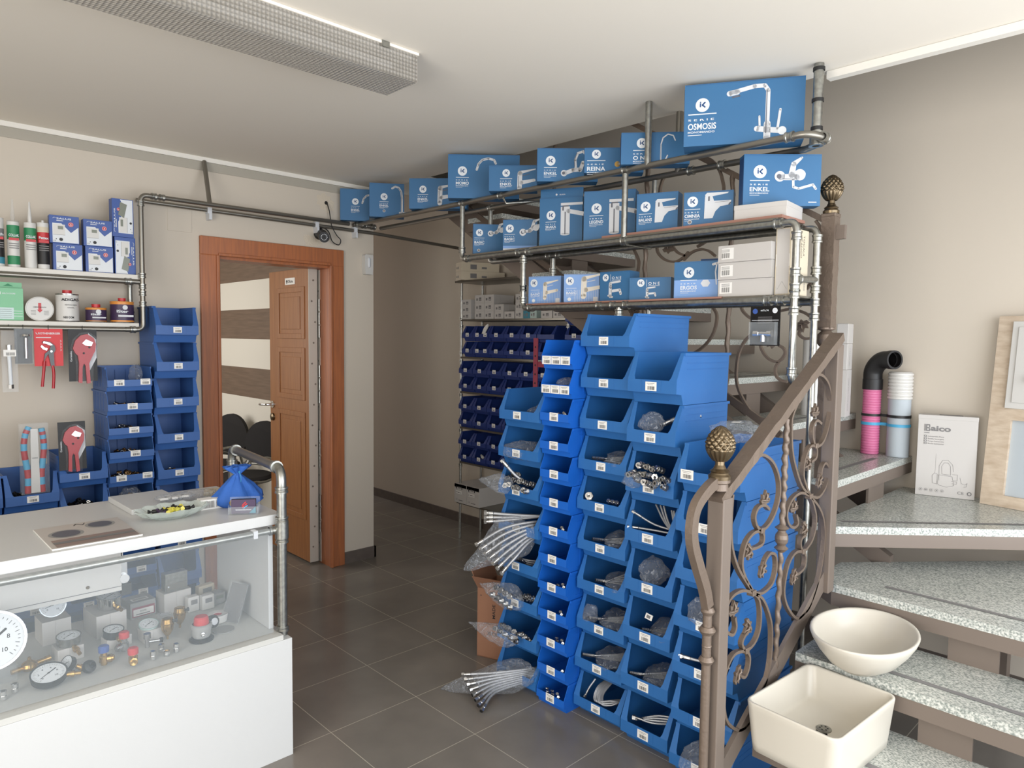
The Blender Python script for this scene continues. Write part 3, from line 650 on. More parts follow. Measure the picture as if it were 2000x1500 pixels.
# storage shelf against the right wall, under the stairs
R3 = tag(empty('pipe_storage_shelf', (3.4, 4.09, 0)), 'thin chrome pipe shelf against the far wall under the stairs, holding small dark blue bins', 'shelf')
def r3(mb, name, **k): return mb.build(name, R3, loc=(-3.4, -4.09, 0), **k)
for x, y, zt in ((3.405, 4.10, 1.955), (3.66, 4.15, 1.955), (3.405, 3.02, 1.66), (3.66, 3.02, 1.66)):
    mb = MB(); mb.tube([(x, y, 0.001), (x, y, zt)], .009, 'galv', 10)
    for z in (.60, .87, 1.14, 1.40, 1.66):
        ring(mb, (x, y, z - .03), (0, 0, 1), .015, .02); ring(mb, (x, y, z + .03), (0, 0, 1), .015, .02)
    r3(mb, 'post')
for z, y0, y1 in ((1.975, 3.47, 4.17), (1.684, 3.03, 4.10), (1.403, 2.78, 4.10), (1.14, 3.0, 4.10), (.87, 3.0, 4.10), (.603, 3.0, 4.10), (.287, 3.0, 4.13)):
    mb = MB(); mb.box((3.395, y0, z - .014), (3.70, y1, z), 'galv_dark'); r3(mb, 'shelf_board')
red = MB(); red.box((2.78, 2.69, 0), (2.784, 2.722, 1.55), 'maroon'); red.box((2.784, 2.718, 0), (2.815, 2.722, 1.55), 'maroon'); red.box((2.784, 2.60, 1.39), (2.81, 2.70, 1.42), 'maroon')
for k in range(14): red.lathe([(0, 0), (.006, 0)], 'black', (2.7795, 2.706, 1.50 - k * .05), (-1, 0, 0), 8)
tag(red.build('slotted_upright'), 'dark red slotted metal upright standing in front of the small dark blue bins', 'post')

# ---------------------------------------------------------------- cartons
FRM = fr((0, -.0008, 0))
def fp(n): return fr((0, -.0008 - .0004 * n, 0))
def logo(b, x, y, r):
    b.disc(x, y, r, fp(0), 'print_white', 24)
    b.quad(x - .40 * r, y - .30 * r, x - .20 * r, y + .28 * r, fp(1), 'box_blue_dark')
    b.disc(x - .30 * r, y + .42 * r, .11 * r, fp(1), 'box_blue_dark', 8)
    b.stroke([(x - .02 * r, y), (x + .34 * r, y + .36 * r)], .22 * r, fp(1), 'box_blue_dark')
    b.stroke([(x - .02 * r, y), (x + .34 * r, y - .30 * r)], .22 * r, fp(1), 'box_blue_dark')
    for k in range(5): b.quad(x - .32 * r + k * .14 * r, y - .62 * r, x - .25 * r + k * .14 * r, y - .52 * r, fp(1), 'print_silver')
def title(b, x, y, w, word, serie='S E R I E'):
    k = w / .060
    b.quad(x, y, x + w, y + .0022 * k, fp(0), 'print_white')
    b.text(serie, fr((x, -.0008, y - .013 * k)), .006 * k, 'print_white', width=w * .92)
    b.text(word, fr((x, -.0008, y - .0315 * k)), .0185 * k, 'print_white', width=w, off=.02)
    b.text('MONOMANDO', fr((x, -.0008, y - .0395 * k)), .006 * k, 'print_white', width=w * .95)
    b.quad(x, y - .0445 * k, x + w * .5, y - .0432 * k, fp(0), 'print_silver')
S = 'print_silver'; K = 'print_shade'
def fau(b, kind, x, y, s, m='print_silver', dk='print_shade'):
    """printed tap picture, origin bottom-left at x,y, scale s"""
    def st(pts, w, mm=m, l=0): b.stroke([(x + p[0] * s, y + p[1] * s) for p in pts], [q * s for q in w] if isinstance(w, list) else w * s, fp(l), mm)
    if kind == 'arc':      # tall curved spout cut by the next box
        st([(.30, 0), (.30, .55), (.27, .78), (.18, .92), (.05, .95), (-.06, .88)], .07); st([(.29, .05), (.29, .55), (.26, .78), (.17, .9)], .018, dk, 1)
        st([(.22, .0), (.42, .0)], .06)
    if kind == 'crane':
        st([(0, .55), (.06, .75), (.2, .9), (.42, .95), (.62, .9), (.68, .78)], .08); st([(.04, .66), (.1, .8), (.25, .92), (.45, .96)], .018, dk, 1)
    if kind == 'neck':
        st([(.05, 0), (.05, .62), (.12, .86), (.3, .99), (.5, .94), (.58, .76)], .045); st([(.05, .05), (.05, .6)], .012, dk, 1); st([(.22, .02), (.30, .2)], .05); st([(0, 0), (.24, 0)], .05)
    if kind == 'osmosis':
        st([(.0, .86), (.42, .95), (.60, .95), (.66, .86), (.66, 0)], .075); st([(-.02, .85), (.12, .87)], .10); st([(.64, .85), (.64, .1)], .016, dk, 1)
        st([(.48, .18), (.90, .12)], .10); st([(.53, .22), (.52, .40)], .035); st([(.84, .16), (.88, .50)], .045); st([(.66, .0), (.66, .26)], .12)
        st([(.04, .78), (.16, .80)], .03, dk, 1); b.disc(x + .92 * s, y + .12 * s, .075 * s, fp(1), 'print_white')
    if kind == 'lever':    # low body with a long lever
        st([(.1, 0), (.12, .75)], .24); st([(.1, .78), (.9, .95)], [.16 * 1, .05]); st([(.2, .28), (.85, .40)], [.2, .14]); st([(.06, .05), (.06, .6)], .03, dk, 1); st([(.25, .62), (.6, .70)], .03, dk, 1)
    if kind == 'basin':    # square basin mixer
        b.poly([(x + a * s, y + c * s) for a, c in ((0, 0), (.32, 0), (.42, .26), (.60, .44), (.97, .50), (1.0, .66), (.36, .66), (.30, .84), (.02, .84))], fp(0), m)
        b.poly([(x + a * s, y + c * s) for a, c in ((.04, .80), (.86, .92), (.90, .97), (.10, .98), (.02, .9))], fp(1), m)
        b.quad(x + .14 * s, y + .66 * s, x + .2 * s, y + .84 * s, fp(2), dk); st([(.92, .50), (.97, .56)], .05, dk, 2); st([(.40, .60), (.9, .62)], .012, dk, 2)
    if kind == 'pillar':   # tall cylinder mixer
        b.quad(x, y, x + .30 * s, y + .86 * s, fp(0), m); b.quad(x + .13 * s, y, x + .165 * s, y + .70 * s, fp(1), dk)
        b.quad(x, y + .90 * s, x + .72 * s, y + .98 * s, fp(0), m); b.quad(x + .06 * s, y + .86 * s, x + .26 * s, y + .90 * s, fp(1), dk)
        st([(.25, .72), (.80, .60)], .13); b.disc(x + .80 * s, y + .57 * s, .055 * s, fp(1), dk); b.quad(x + .05 * s, y + .74 * s, x + .10 * s, y + .86 * s, fp(1), dk)
        b.disc(x + .15 * s, y, .15 * s, fp(0), m, 20, .035 * s)
    if kind == 'wall':     # wall mixer with round rosette
        b.disc(x + .13 * s, y + .40 * s, .15 * s, fp(0), m); b.disc(x + .11 * s, y + .40 * s, .07 * s, fp(1), dk); b.disc(x + .14 * s, y + .42 * s, .05 * s, fp(2), m)
        st([(.15, .42), (.45, .46)], .13); st([(.42, .46), (.62, .62), (.80, .66)], .17); st([(.55, .6), (.62, .86), (.86, .96)], [.16, .12, .05])
        b.disc(x + .70 * s, y + .58 * s, .13 * s, fp(1), m); st([(.2, .38), (.42, .42)], .015, dk, 1)
    if kind == 'wallspout':
        b.disc(x + .13 * s, y + .52 * s, .13 * s, fp(0), m); b.disc(x + .11 * s, y + .52 * s, .06 * s, fp(1), dk)
        st([(.15, .50), (.55, .50)], .15); b.disc(x + .62 * s, y + .56 * s, .14 * s, fp(0), m); b.disc(x + .68 * s, y + .58 * s, .08 * s, fp(1), 'print_white')
        st([(.42, .56), (.46, .82), (.66, .98)], [.16, .13, .05]); st([(.46, .44), (.47, .26), (.60, .22), (.95, .32), (1.02, .22)], .06); st([(.2, .46), (.5, .45)], .015, dk, 1)
    if kind == 'bath':
        b.disc(x + .10 * s, y + .10 * s, .12 * s, fp(0), m); b.disc(x + .08 * s, y + .10 * s, .06 * s, fp(1), dk)
        st([(.14, .10), (.45, .22), (.70, .24)], .15); st([(.55, .26), (.52, .6), (.62, .85), (.82, .92), (.9, .82)], .09); st([(.72, .22), (.82, .5)], .14); st([(.5, .35), (.49, .6), (.58, .84)], .02, dk, 1)
    if kind == 'old':
        b.disc(x + .12 * s, y + .15 * s, .15 * s, fp(0), 'brass'); st([(.2, .18), (.55, .15), (.8, .25)], .12, 'print_silver'); st([(.6, .2), (.72, .75), (.8, .6)], .05, 'print_silver'); b.disc(x + .45 * s, y + .15 * s, .08 * s, fp(1), 'brass')
    if kind == 'sink':
        st([(.14, .05), (.14, .8)], .22); st([(.14, .88), (.85, .95)], .13); st([(.2, .36), (.85, .42), (.92, .18)], .17); st([(.0, .08), (.14, .02), (.3, .0)], .12); b.disc(x + .18 * s, y + .62 * s, .10 * s, fp(1), dk); b.disc(x + .2 * s, y + .63 * s, .05 * s, fp(2), m)
    if kind == 'shower':
        st([(.45, .95), (.40, .6), (.45, .1)], .05); st([(.30, .90), (.55, .96)], .10); st([(.62, .8), (.6, .1)], .03, dk); b.disc(x, y + .15 * s, .2 * s, fp(0), 'print_silver', 6, .16 * s)
def carton(key, d, label, cat='box', group=None, name='tap_box', base='box_blue', fn=None, z=None, rz=None):
    x, y, zz, w, h, a = D[key]
    if z is not None: zz = z
    b = MB(); b.box((0, 0, 0), (w, d, h), base)
    # closing flaps: a tab seam on the sides and the lid line
    b.box((-.0012, .004, h * .06), (0, d - .004, h * .94), 'box_blue_dark' if base == 'box_blue' else base)
    b.box((.003, -.0004, h - .0035), (w - .003, 0, h - .0025), 'box_blue_dark' if base == 'box_blue' else 'ink_grey')
    if fn: fn(b, w, h)
    o = b.build(name, loc=(x, y, zz), rz=math.radians(a if rz is None else rz))
    return tag(o, label, cat, group)
G1 = 'tap boxes on the top tier of the hanging rack'
def std(word, kind, lx, ly, r, tw, fx, fy, fs, dot=None, serie='S E R I E', extra=None):
    def f(b, w, h):
        logo(b, lx * w, ly * h, r); title(b, (lx * w) - tw / 2, ly * h - r - .010, tw, word, serie)
        if kind: fau(b, kind, fx * w, fy * h, fs)
        if dot: b.disc(dot[0] * w, dot[1] * h, .0085, fp(0), 'print_silver'); b.disc(dot[0] * w, dot[1] * h, .0065, fp(1), 'ink_grey')
        if extra: extra(b, w, h)
    return f
def qrless(b, w, h): b.quad(w - .045, .012, w - .014, .016, fp(0), 'print_silver')
carton('t1', .055, 'smallest of the blue tap boxes at the wall end of the rack, beside the camera', group=G1, fn=std('ENKEL', 'crane', .52, .60, .021, .055, .76, .18, .14))
carton('t2', .08, 'blue box with a tall curved spout picture, second from the wall on the top tier', group=G1, fn=std('ENKEL', 'arc', .42, .60, .0215, .056, 1.0 - .30, .14, .17, dot=(.42, .18)))
carton('t3', .08, 'blue box with a pull-lever kitchen tap, third from the wall on the top tier', group=G1, fn=std('ENKEL', 'lever', .24, .64, .021, .062, .50, .18, .115, extra=qrless))
carton('t4', .09, 'large blue MOMO box leaning tallest in the left half of the top tier', group=G1, fn=std('MOMO', 'crane', .2, .62, .025, .07, .40, .30, .15))
carton('t5', .08, 'low wide blue box standing in front of the MOMO box on the top tier', group=G1, fn=std('ENKEL', 'lever', .36, .70, .0195, .062, .60, .10, .10))
carton('t6', .08, 'blue bath-mixer box in the middle of the top tier, left of REINA', group=G1, fn=std('ENKEL', 'bath', .22, .62, .023, .062, .40, .17, .125))
carton('t7', .08, 'blue REINA box with an old-style brass tap picture on the top tier', group=G1, fn=std('REINA', 'old', .2, .74, .020, .082, .52, .22, .085))
D['t8'][0] += .028; D['t8'][1] += .022
carton('t8', .08, 'pale blue box with a thin swan-neck tap behind the middle ceiling hanger', group=G1, fn=std('O N E', 'neck', .30, .66, .0215, .072, .56, .10, .112))
carton('t9', .105, 'largest blue box, marked OSMOSIS, at the right end of the top tier', group=G1, fn=std('OSMOSIS', 'osmosis', .155, .66, .026, .105, .39, .06, .205, extra=qrless))
G2 = 'tap boxes on the middle tier of the hanging rack'
ZM, ZP = 2.0025, 2.0140
carton('m1', .07, 'small blue BASIC box with a round seal, first at the left of the middle tier', group=G2, z=ZM, fn=std('BASIC', 'wall', .20, .72, .0195, .055, .48, .45, .105, dot=(.18, .15)))
carton('m2', .07, 'blue BASIC box fading to white at its foot, second on the middle tier', group=G2, z=ZM, fn=lambda b, w, h: (b.quad(.001, .001, w - .001, h * .09, fp(-1), 'print_silver'), b.quad(.001, h * .09, w - .001, h * .17, fp(-1), 'box_pale'), std('BASIC', 'wall', .20, .72, .021, .056, .50, .30, .12)(b, w, h)))
carton('m3', .08, 'tall blue SKAKA box with printed upper flap on the middle tier', group=G2, z=ZM, fn=lambda b, w, h: (b.box((.0, .01, h), (w, .012, h + .045), 'box_blue'), b.text('SKAKA', fr((w * .45, .0095, h + .012)), .009, 'print_silver', width=.03), b.disc(w * .38, h + .016, .005, fr((0, .0095, 0)), 'print_silver'), std('SKAKA', 'pillar', .27, .64, .023, .055, .50, .24, .155)(b, w, h)))
carton('m4', .085, 'tall blue LEGEND box standing just left of the rack post', group=G2, z=ZM, fn=std('LEGEND', 'pillar', .25, .65, .024, .065, .50, .16, .155))
carton('m5', .08, 'blue BALANS box right of the rack post on the middle tier', group=G2, z=ZP, fn=std('BALANS', 'basin', .22, .66, .022, .058, .45, .24, .10))
carton('m6', .08, 'blue OMNIA box with a round seal beside the flat white box', group=G2, z=ZP, fn=std('OMNIA', 'basin', .18, .72, .0215, .062, .42, .22, .105, dot=(.13, .14), extra=qrless))
carton('m8', .06, 'bright blue box with long wall-spout tap, standing on the flat white carton', group=G2, z=ZP + .0595, fn=std('ENKEL', 'wallspout', .21, .66, .025, .075, .40, .16, .155, extra=qrless))
b = MB(); b.box((0, 0, 0), (.20, .185, .058), 'box_white'); b.box((-.001, -.001, .040), (.201, .186, .0582), 'box_white')
tag(b.build('flat_carton', loc=(2.53, 1.395, ZP), rz=math.radians(-83), bevel=.001), 'flat white carton at the right end of the middle tier, under a blue box', 'box')
G3 = 'boxes on the lowest tier of the hanging rack'
def pale(word, kind, fx, fs):
    def f(b, w, h):
        b.quad(.001, .001, w - .001, h - .001, fp(-1.4), 'box_pale')
        for k in range(14): b.quad(w * (.3 + k * .05), .002, w * (.3 + k * .05) + .0012, h * .45, fp(-1), 'print_silver')
        logo(b, .17 * w, .76 * h, .020); title(b, .07 * w, .50 * h, .05, word)
        fau(b, kind, fx * w, .22 * h, fs, 'print_cream', 'print_silver'); b.disc(.16 * w, .12 * h, .009, fp(0), 'print_white'); b.quad(w * .84, .03 * h, w * .97, .2 * h, fp(0), 'print_silver')
    return f
ZL = 1.7220
D['l1'][3] = .18
carton('l1', .07, 'pale blue BASIC box with cream tap picture, first on the lowest tier', group=G3, z=ZL, base='box_pale', fn=pale('BASIC', 'lever', .46, .09))
carton('l2', .07, 'pale blue BASIC box with the biggest cream tap picture, second on the lowest tier', group=G3, z=ZL, base='box_pale', fn=pale('BASIC', 'lever', .50, .11))
def one(kind, lx, ly, s, fx, fy):
    def f(b, w, h):
        logo(b, lx * w, ly * h, .0165); b.quad(lx * w + .026, ly * h - .016, lx * w + .0275, ly * h + .014, fp(0), 'print_white')
        b.text('O N E', fr((lx * w + .034, -.0008, ly * h - .008)), .016, 'print_white', width=.05); b.quad(lx * w + .034, ly * h - .0135, lx * w + .084, ly * h - .0115, fp(0), 'print_silver')
        fau(b, kind, fx * w, fy * h, s)
    return f
D['l3'][3] = .16
carton('l3', .08, 'dark blue upright ONE box, third on the lowest tier', group=G3, z=ZL, fn=one('sink', .20, .80, .072, .30, .14), rz=-86)
D['l4'][3] = .185
carton('l4', .07, 'low wide blue ONE box, fourth on the lowest tier', group=G3, z=ZL, fn=one('sink', .28, .76, .048, .40, .10))
carton('l5', .07, 'faded blue ERGOS box between the low ONE box and the white cartons', group=G3, z=ZL, fn=lambda b, w, h: (b.quad(.001, .001, w - .001, h * .5, fp(-1), 'box_pale'), std('ERGOS', 'shower', .34, .70, .0225, .07, .72, .30, .10)(b, w, h)))
b = MB(); b.box((0, 0, 0), (.105, .05, .17), 'box_blue_dark'); tag(b.build('tap_box', loc=(2.645, 1.605, ZL), rz=math.radians(-78)), 'dark blue box peeping over the top of the faded ERGOS box', 'box', G3)
x, y, z, w, h, a = D['l6']
for k in range(3):
    b = MB(); b.box((0, 0, 0), (.226, .16, .0655), 'box_white')
    b.quad(.008 + .004 * k, .012, .062 + .004 * k, .055, fp(0), 'paper')
    for j in range(11): b.quad(.018 + .0032 * j, .017, .018 + .0032 * j + (.0011 if j % 3 else .002), .036, fp(1), 'ink')
    for j in range(3): b.quad(.016, .040 + .004 * j, .052, .0415 + .004 * j, fp(1), 'ink_grey')
    tag(b.build('white_carton', loc=(2.52 - .003 * k, 1.449, 1.7215 + k * .0662), rz=math.radians(-92 - k), bevel=.0006), 'long white carton with barcode, %s of the three stacked beside the faded blue box' % ('lowest', 'middle one', 'topmost')[k], 'box', 'three stacked white cartons')
b = MB(); b.box((0, 0, 0), (.056, .15, .245), 'box_cream'); b.box((.004, -.0012, .004), (.052, 0, .241), 'box_white'); b.stroke([(.010, .02), (.028, .05), (.046, .02)], .0008, fp(1.5), 'ink_grey'); b.quad(.002, .105, .054, .15, fp(.6), 'paper')
side = fr((.0568, 0, 0), (0, 1, 0), (0, 0, 1))
b.text('TOCAUI', fr((.0568, .105, .225), (0, 0, -1), (0, 1, 0)), .016, 'ink', width=.075, off=-.01); b.text('x TANGO', fr((.0568, .085, .225), (0, 0, -1), (0, 1, 0)), .014, 'ink', width=.085, off=-.01)
for j in range(12): b.quad(.118, .02 + .004 * j, .130, .0215 + .004 * j, side, 'ink_grey')
tag(b.build('upright_carton', loc=(2.525, 1.218, 1.7215), rz=math.radians(-90)), 'tall cream carton with handwriting on its side behind the rack end posts', 'box')
# ---------------------------------------------------------------- storage bins
def bin_mesh(w, d, h, m, small=False, flap=False):
    b = MB(); t = .0025
    yb, zl, zt, yr = (.045, .22 * h, .47 * h, .045) if not small else (.022, .20 * h, .47 * h, .032)
    yb *= min(1, h / .16); yr *= min(1, h / .14)
    side = [(yb, 0), (d - .008, 0), (d, h), (yr, h), (0, zt), (0, zl), (yb * .7, zl - .004)]
    for x in (0, w - t): b.prism(side, ((x, 0, 0), (0, 1, 0), (0, 0, 1), (1, 0, 0)), t, m)
    b.box((t, yb, 0), (w - t, d - .008, t), m)
    b.hexa([(t, d - .008 - t, t), (w - t, d - .008 - t, t), (w - t, d - .008, t), (t, d - .008, t), (t, d - t, h), (w - t, d - t, h), (w - t, d, h), (t, d, h)], m)
    b.box((t, 0, zl), (w - t, t, zt), m)                               # front lip
    b.box((t, t, zl - .001), (w - t, yb * .7, zl + .001), m)           # underside of the lip
    b.hexa([(t, yb, 0), (w - t, yb, 0), (w - t, yb + t, 0), (t, yb + t, 0), (t, yb * .7, zl), (w - t, yb * .7, zl), (w - t, yb * .7 + t, zl), (t, yb * .7 + t, zl)], m)
    if not small:                                                       # slanted cheeks beside the opening
        a0, a1 = .032, .014
        for k in (0, 1):
            xs = [t, a0, a1, t] if k == 0 else [w - t, w - a0, w - a1, w - t]
            zz, yy = (zt, 0), (h, yr)
            P = [(xs[0], 0, zt), (xs[1], 0, zt), (xs[1] - (.006 if k == 0 else -.006), yr * .12, zt + .12 * (h - zt)), (xs[2], yr, h), (xs[3], yr, h)]
            b.add([p for p in P] + [(p[0], p[1] + t, p[2]) for p in P], [(0, 1, 2, 3, 4), (9, 8, 7, 6, 5), (1, 6, 7, 2), (2, 7, 8, 3)], m)
        b.box((w * .30, -.0006, zl + .002), (w * .305, 0, zt - .002), m); b.box((w * .70, -.0006, zl + .002), (w * .705, 0, zt - .002), m)
    r = .004                                                            # rim
    b.box((-r, yr, h - .010), (0, d, h), m); b.box((w, yr, h - .010), (w + r, d, h), m); b.box((-r, d, h - .010), (w + r, d + r + .004, h), m)
    for x0, x1 in ((-.0012, 0), (w, w + .0012)):                        # ribs on the sides
        if small:
            for y in (.28, .46, .64, .82): b.box((x0, d * y, .02), (x1, d * y + .0035, h - .012), m)
            b.box((x0, d * .2, .012), (x1, d * .9, .016), m); b.box((x0, d * .2, h * .74), (x1, d * .9, h * .76), m)
        else:
            b.box((x0, yr + .02, h * .80), (x1, d - .01, h * .81), m); b.box((x0, yr + .02, h * .68), (x1, d - .01, h * .69), m)
    if small:
        for x in (.25, .5, .75): b.box((w * x, d - .008 - t - .0015, .01), (w * x + .003, d - .008 - t, h * .8), m)
    return b
def label_mesh(w=.044, h=.030, var=0):
    b = MB(); b.box((0, -.0012, 0), (w, -.0002, h), 'paper')
    F = fr((0, -.0014, 0)); rnd = random.Random(var); x = w * .2
    while x < w * .84:
        bw = rnd.choice((.0006, .001, .0018)); b.quad(x, h * .12, x + bw, h * .52, F, 'ink'); x += bw + rnd.choice((.0007, .0012))
    b.quad(w * .22, h * .66, w * .70, h * .70, F, 'ink_grey'); b.quad(w * .12, h * .8, w * .82, h * .85, F, 'ink_grey')
    return b
def bin_proto(w, d, h, m, small, lab, var=0):
    """lab: list of (x, z) of label's lower left corner; returns a prototype tree"""
    o = bin_mesh(w, d, h, m, small).build('storage_bin')
    for k, l in enumerate(lab):
        lw, lh = (l[2], l[3]) if len(l) > 2 else (.046, .032)
        label_mesh(lw, lh, var + k).build('barcode_label', o, loc=(l[0], 0, l[1]))
    return o
def column(n, pitch, x, y, rz, w, d, m, small, labf, where, group, z0=0, hs=None, jig=.004, skip=()):
    """stack of n bins; labf(i) gives the labels of bin i counted from the top"""
    out = []
    for i in range(n):
        k = n - 1 - i
        z = z0 + k * pitch
        o = bin_proto(w, d, pitch - .0012, m, small, labf(i), i * 7)
        jx = random.uniform(-jig, jig)
        o.location = (x + (jx if rz == 0 else random.uniform(-.002, .002)), y + (0 if rz == 0 else jx), z); o.rotation_euler = (0, 0, rz)
        o.name = 'storage_bin'
        pos = 'topmost bin' if i == 0 else ('lowest bin' if i == n - 1 else ordn(i) + ' bin from the top')
        tag(o, 'blue storage bin, %s %s' % (pos, where), 'storage bin', group); out.append(o)
    return out
RN = -PI / 2
lc = lambda w, h, s=.36, xo=.0, lw=.046, lh=.032: [(w / 2 - lw / 2 + xo, s * h - lh / 2 - .004, lw, lh)]
GB = 'stacked blue bins under the hanging rack'
C1 = column(8, .1655, 2.10, 2.262, RN, .245, .36, 'bin_blue', False, lambda i: lc(.245, .1655, .37, -.01), 'of the leftmost stack under the rack', GB)
def l2(i): return [(.004 + .0515 * k, .018, .049, .034) for k in range(3)] if i < 2 else lc(.158, .1188, .38, 0, .046, .034)
C2 = column(13, .1188, 2.10, 2.008, RN, .158, .30, 'bin_bright', True, l2, 'of the narrow bright blue stack', GB, jig=.003)
C3 = column(10, .165, 2.15, 1.838, RN, .240, .41, 'bin_blue', False, lambda i: lc(.24, .165, .37, -.003, .045, .032), 'of the tallest stack under the rack', GB)
C4 = column(8, .188, 2.125, 1.582, RN, .212, .36, 'bin_blue', False, lambda i: lc(.212, .188, .36, -.002, .048, .033), 'of the stack right of the tallest', GB)
C5 = column(7, .170, 2.09, 1.338, RN, .235, .43, 'bin_blue', False, lambda i: ([(.012, .05, .05, .034), (.17, .05, .045, .034)] if i == 0 else [(.09, .045, .048, .034)]), 'of the stack behind the iron railing', GB)
GW = 'stacked blue bins along the left wall'
column(9, .188, 1.168, 3.85, 0, .212, .28, 'bin_wall', False, lambda i: lc(.212, .188, .37, 0, .042, .030), 'of the wall stack beside the door', GW)
def lm(i): return [(.030, .028, .046, .030), (.150, .030, .046, .030)] if i in (0, 4) else [(.085 + .003 * i, .028, .046, .030)]
column(10, .120, .945, 3.85, 0, .205, .28, 'bin_wall', True, lm, 'of the low-fronted wall stack', GW, z0=.18)
column(1, .18, .945, 3.85, 0, .205, .28, 'bin_wall', False, lambda i: lc(.205, .18), 'as deep base of the low-fronted stack', GW)
column(6, .160, .732, 3.85, 0, .205, .28, 'bin_wall', False, lambda i: lc(.205, .160, .37, 0, .046, .030), 'of the stack with the cutter pack', GW)
column(5, .178, .515, 3.85, 0, .210, .28, 'bin_wall', False, lambda i: lc(.210, .178, .37, 0, .046, .030), 'of the stack with the striped bag', GW)
column(5, .178, .296, 3.85, 0, .212, .28, 'bin_wall', False, lambda i: lc(.21, .178, .37, 0, .046, .030), 'of the leftmost wall stack', GW)
# small dark bins on the pipe storage shelf
GD = 'small dark blue bins on the pipe storage shelf'
ROWS = []
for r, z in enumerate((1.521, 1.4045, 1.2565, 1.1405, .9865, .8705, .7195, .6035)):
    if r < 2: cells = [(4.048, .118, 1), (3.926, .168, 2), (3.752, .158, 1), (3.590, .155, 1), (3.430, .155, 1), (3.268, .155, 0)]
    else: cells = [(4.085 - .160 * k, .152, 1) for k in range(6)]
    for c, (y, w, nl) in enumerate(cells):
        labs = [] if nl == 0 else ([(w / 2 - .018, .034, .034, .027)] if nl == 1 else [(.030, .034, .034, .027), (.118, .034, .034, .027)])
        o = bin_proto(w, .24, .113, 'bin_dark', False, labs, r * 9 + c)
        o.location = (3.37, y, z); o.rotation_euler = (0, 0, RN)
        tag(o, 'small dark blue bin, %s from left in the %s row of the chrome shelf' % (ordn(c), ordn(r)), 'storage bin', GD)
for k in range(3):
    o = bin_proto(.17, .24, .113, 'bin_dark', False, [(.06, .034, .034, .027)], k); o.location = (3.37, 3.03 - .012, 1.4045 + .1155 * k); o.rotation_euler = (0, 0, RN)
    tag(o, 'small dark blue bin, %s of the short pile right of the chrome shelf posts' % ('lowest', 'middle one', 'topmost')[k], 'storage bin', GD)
# white boxes on the chrome shelf
def wbox(y0, w, z, h, d, label, base='box_white', grp='small white cartons on the chrome shelf', lean=0):
    b = MB(); b.box((0, 0, 0), (w, d, h), base)
    F = fr((0, -.0005, 0))
    b.quad(w * .15, h * .3, w * .32, h * .6, F, 'ink_grey'); b.quad(w * .45, h * .25, w * .7, h * .7, F, 'ink_grey'); b.quad(w * .5, h * .35, w * .66, h * .42, fr((0, -.0008, 0)), base)
    b.box((w - .0005, d * .3, 0), (w + .0004, d * .302, h), 'ink_grey')
    return tag(b.build('small_carton', loc=(3.40, y0, z), rz=RN + lean, bevel=.0008), label, 'box', grp)
zs2 = 1.6845
colsW = [(4.09, .105, 3, .0485), (3.940, .102, 3, .058), (3.835, .102, 3, .058), (3.725, .095, 2, .051), (3.622, .100, 1, .050), (3.510, .075, 3, .056)]
for ci, (y, w, n, h) in enumerate(colsW):
    for k in range(n):
        wbox(y, w, zs2 + k * (h + .0005), h, .20 if ci else .16, 'white carton, %s in the %s pile from the left on the chrome shelf' % (('lowest', 'second from below', 'third from below')[k] if n > 1 else 'single one', ordn(ci)))
wbox(3.430, .060, zs2, .052, .16, 'teal carton right of the three-high white pile', 'teal')
wbox(3.366, .062, zs2, .052, .16, 'white and teal patterned carton beside the teal one', 'glass_green')
wbox(3.262, .100, zs2, .048, .16, 'white carton, first of the two set apart at the right end of the shelf')
wbox(3.152, .098, zs2, .048, .16, 'white carton, last at the right end of the chrome shelf')
for k, (ln, lab) in enumerate(((.30, 'longer flat white carton, lower of the two on top of the chrome shelf'), (.26, 'flat white carton, upper of the two on top of the chrome shelf'))):
    b = MB(); b.box((0, 0, 0), (.138, .345 - .045 * k, .066), 'box_cream'); F = fr((0, -.0005, 0)); b.quad(.02, .02, .04, .034, F, 'ink_grey'); b.quad(.05, .018, .07, .036, F, 'ink_grey')
    S2 = fr((.1385, 0, 0), (0, 1, 0), (0, 0, 1)); b.quad(.07, .015, .12, .05, S2, 'ink_grey'); b.quad(.16, .02, .20, .034, S2, 'ink_grey')
    tag(b.build('flat_carton', loc=(3.40, 4.165, 1.9755 + .0665 * k), rz=math.radians(-112), bevel=.001), lab, 'box')
for k in range(2):
    b = MB(); b.box((0, 0, 0), (.142, .30, .145), 'box_white'); F = fr((0, -.0006, 0))
    b.box((-.0005, .0, .118), (.1425, .301, .1455), 'box_white')
    b.quad(.02, .105, .03, .13, F, 'ink'); b.quad(.045, .112, .075, .124, F, 'ink_grey'); b.quad(.085, .105, .095, .13, F, 'ink'); b.quad(.02, .07, .09, .092, F, 'paper')
    b.text('EYMF21', fr((.022, -.0009, .075)), .014, 'ink', width=.06); b.text('CE', fr((.018, -.0009, .02)), .018, 'ink_grey', off=0); b.quad(.05, .018, .10, .024, F, 'ink_grey')
    tag(b.build('small_carton', loc=(3.37, 4.128 - .146 * k, .2875), rz=RN, bevel=.001), 'white lidded carton on the bottom board of the chrome shelf, %s one' % ('left', 'right')[k], 'box', 'lidded cartons at the bottom of the chrome shelf')

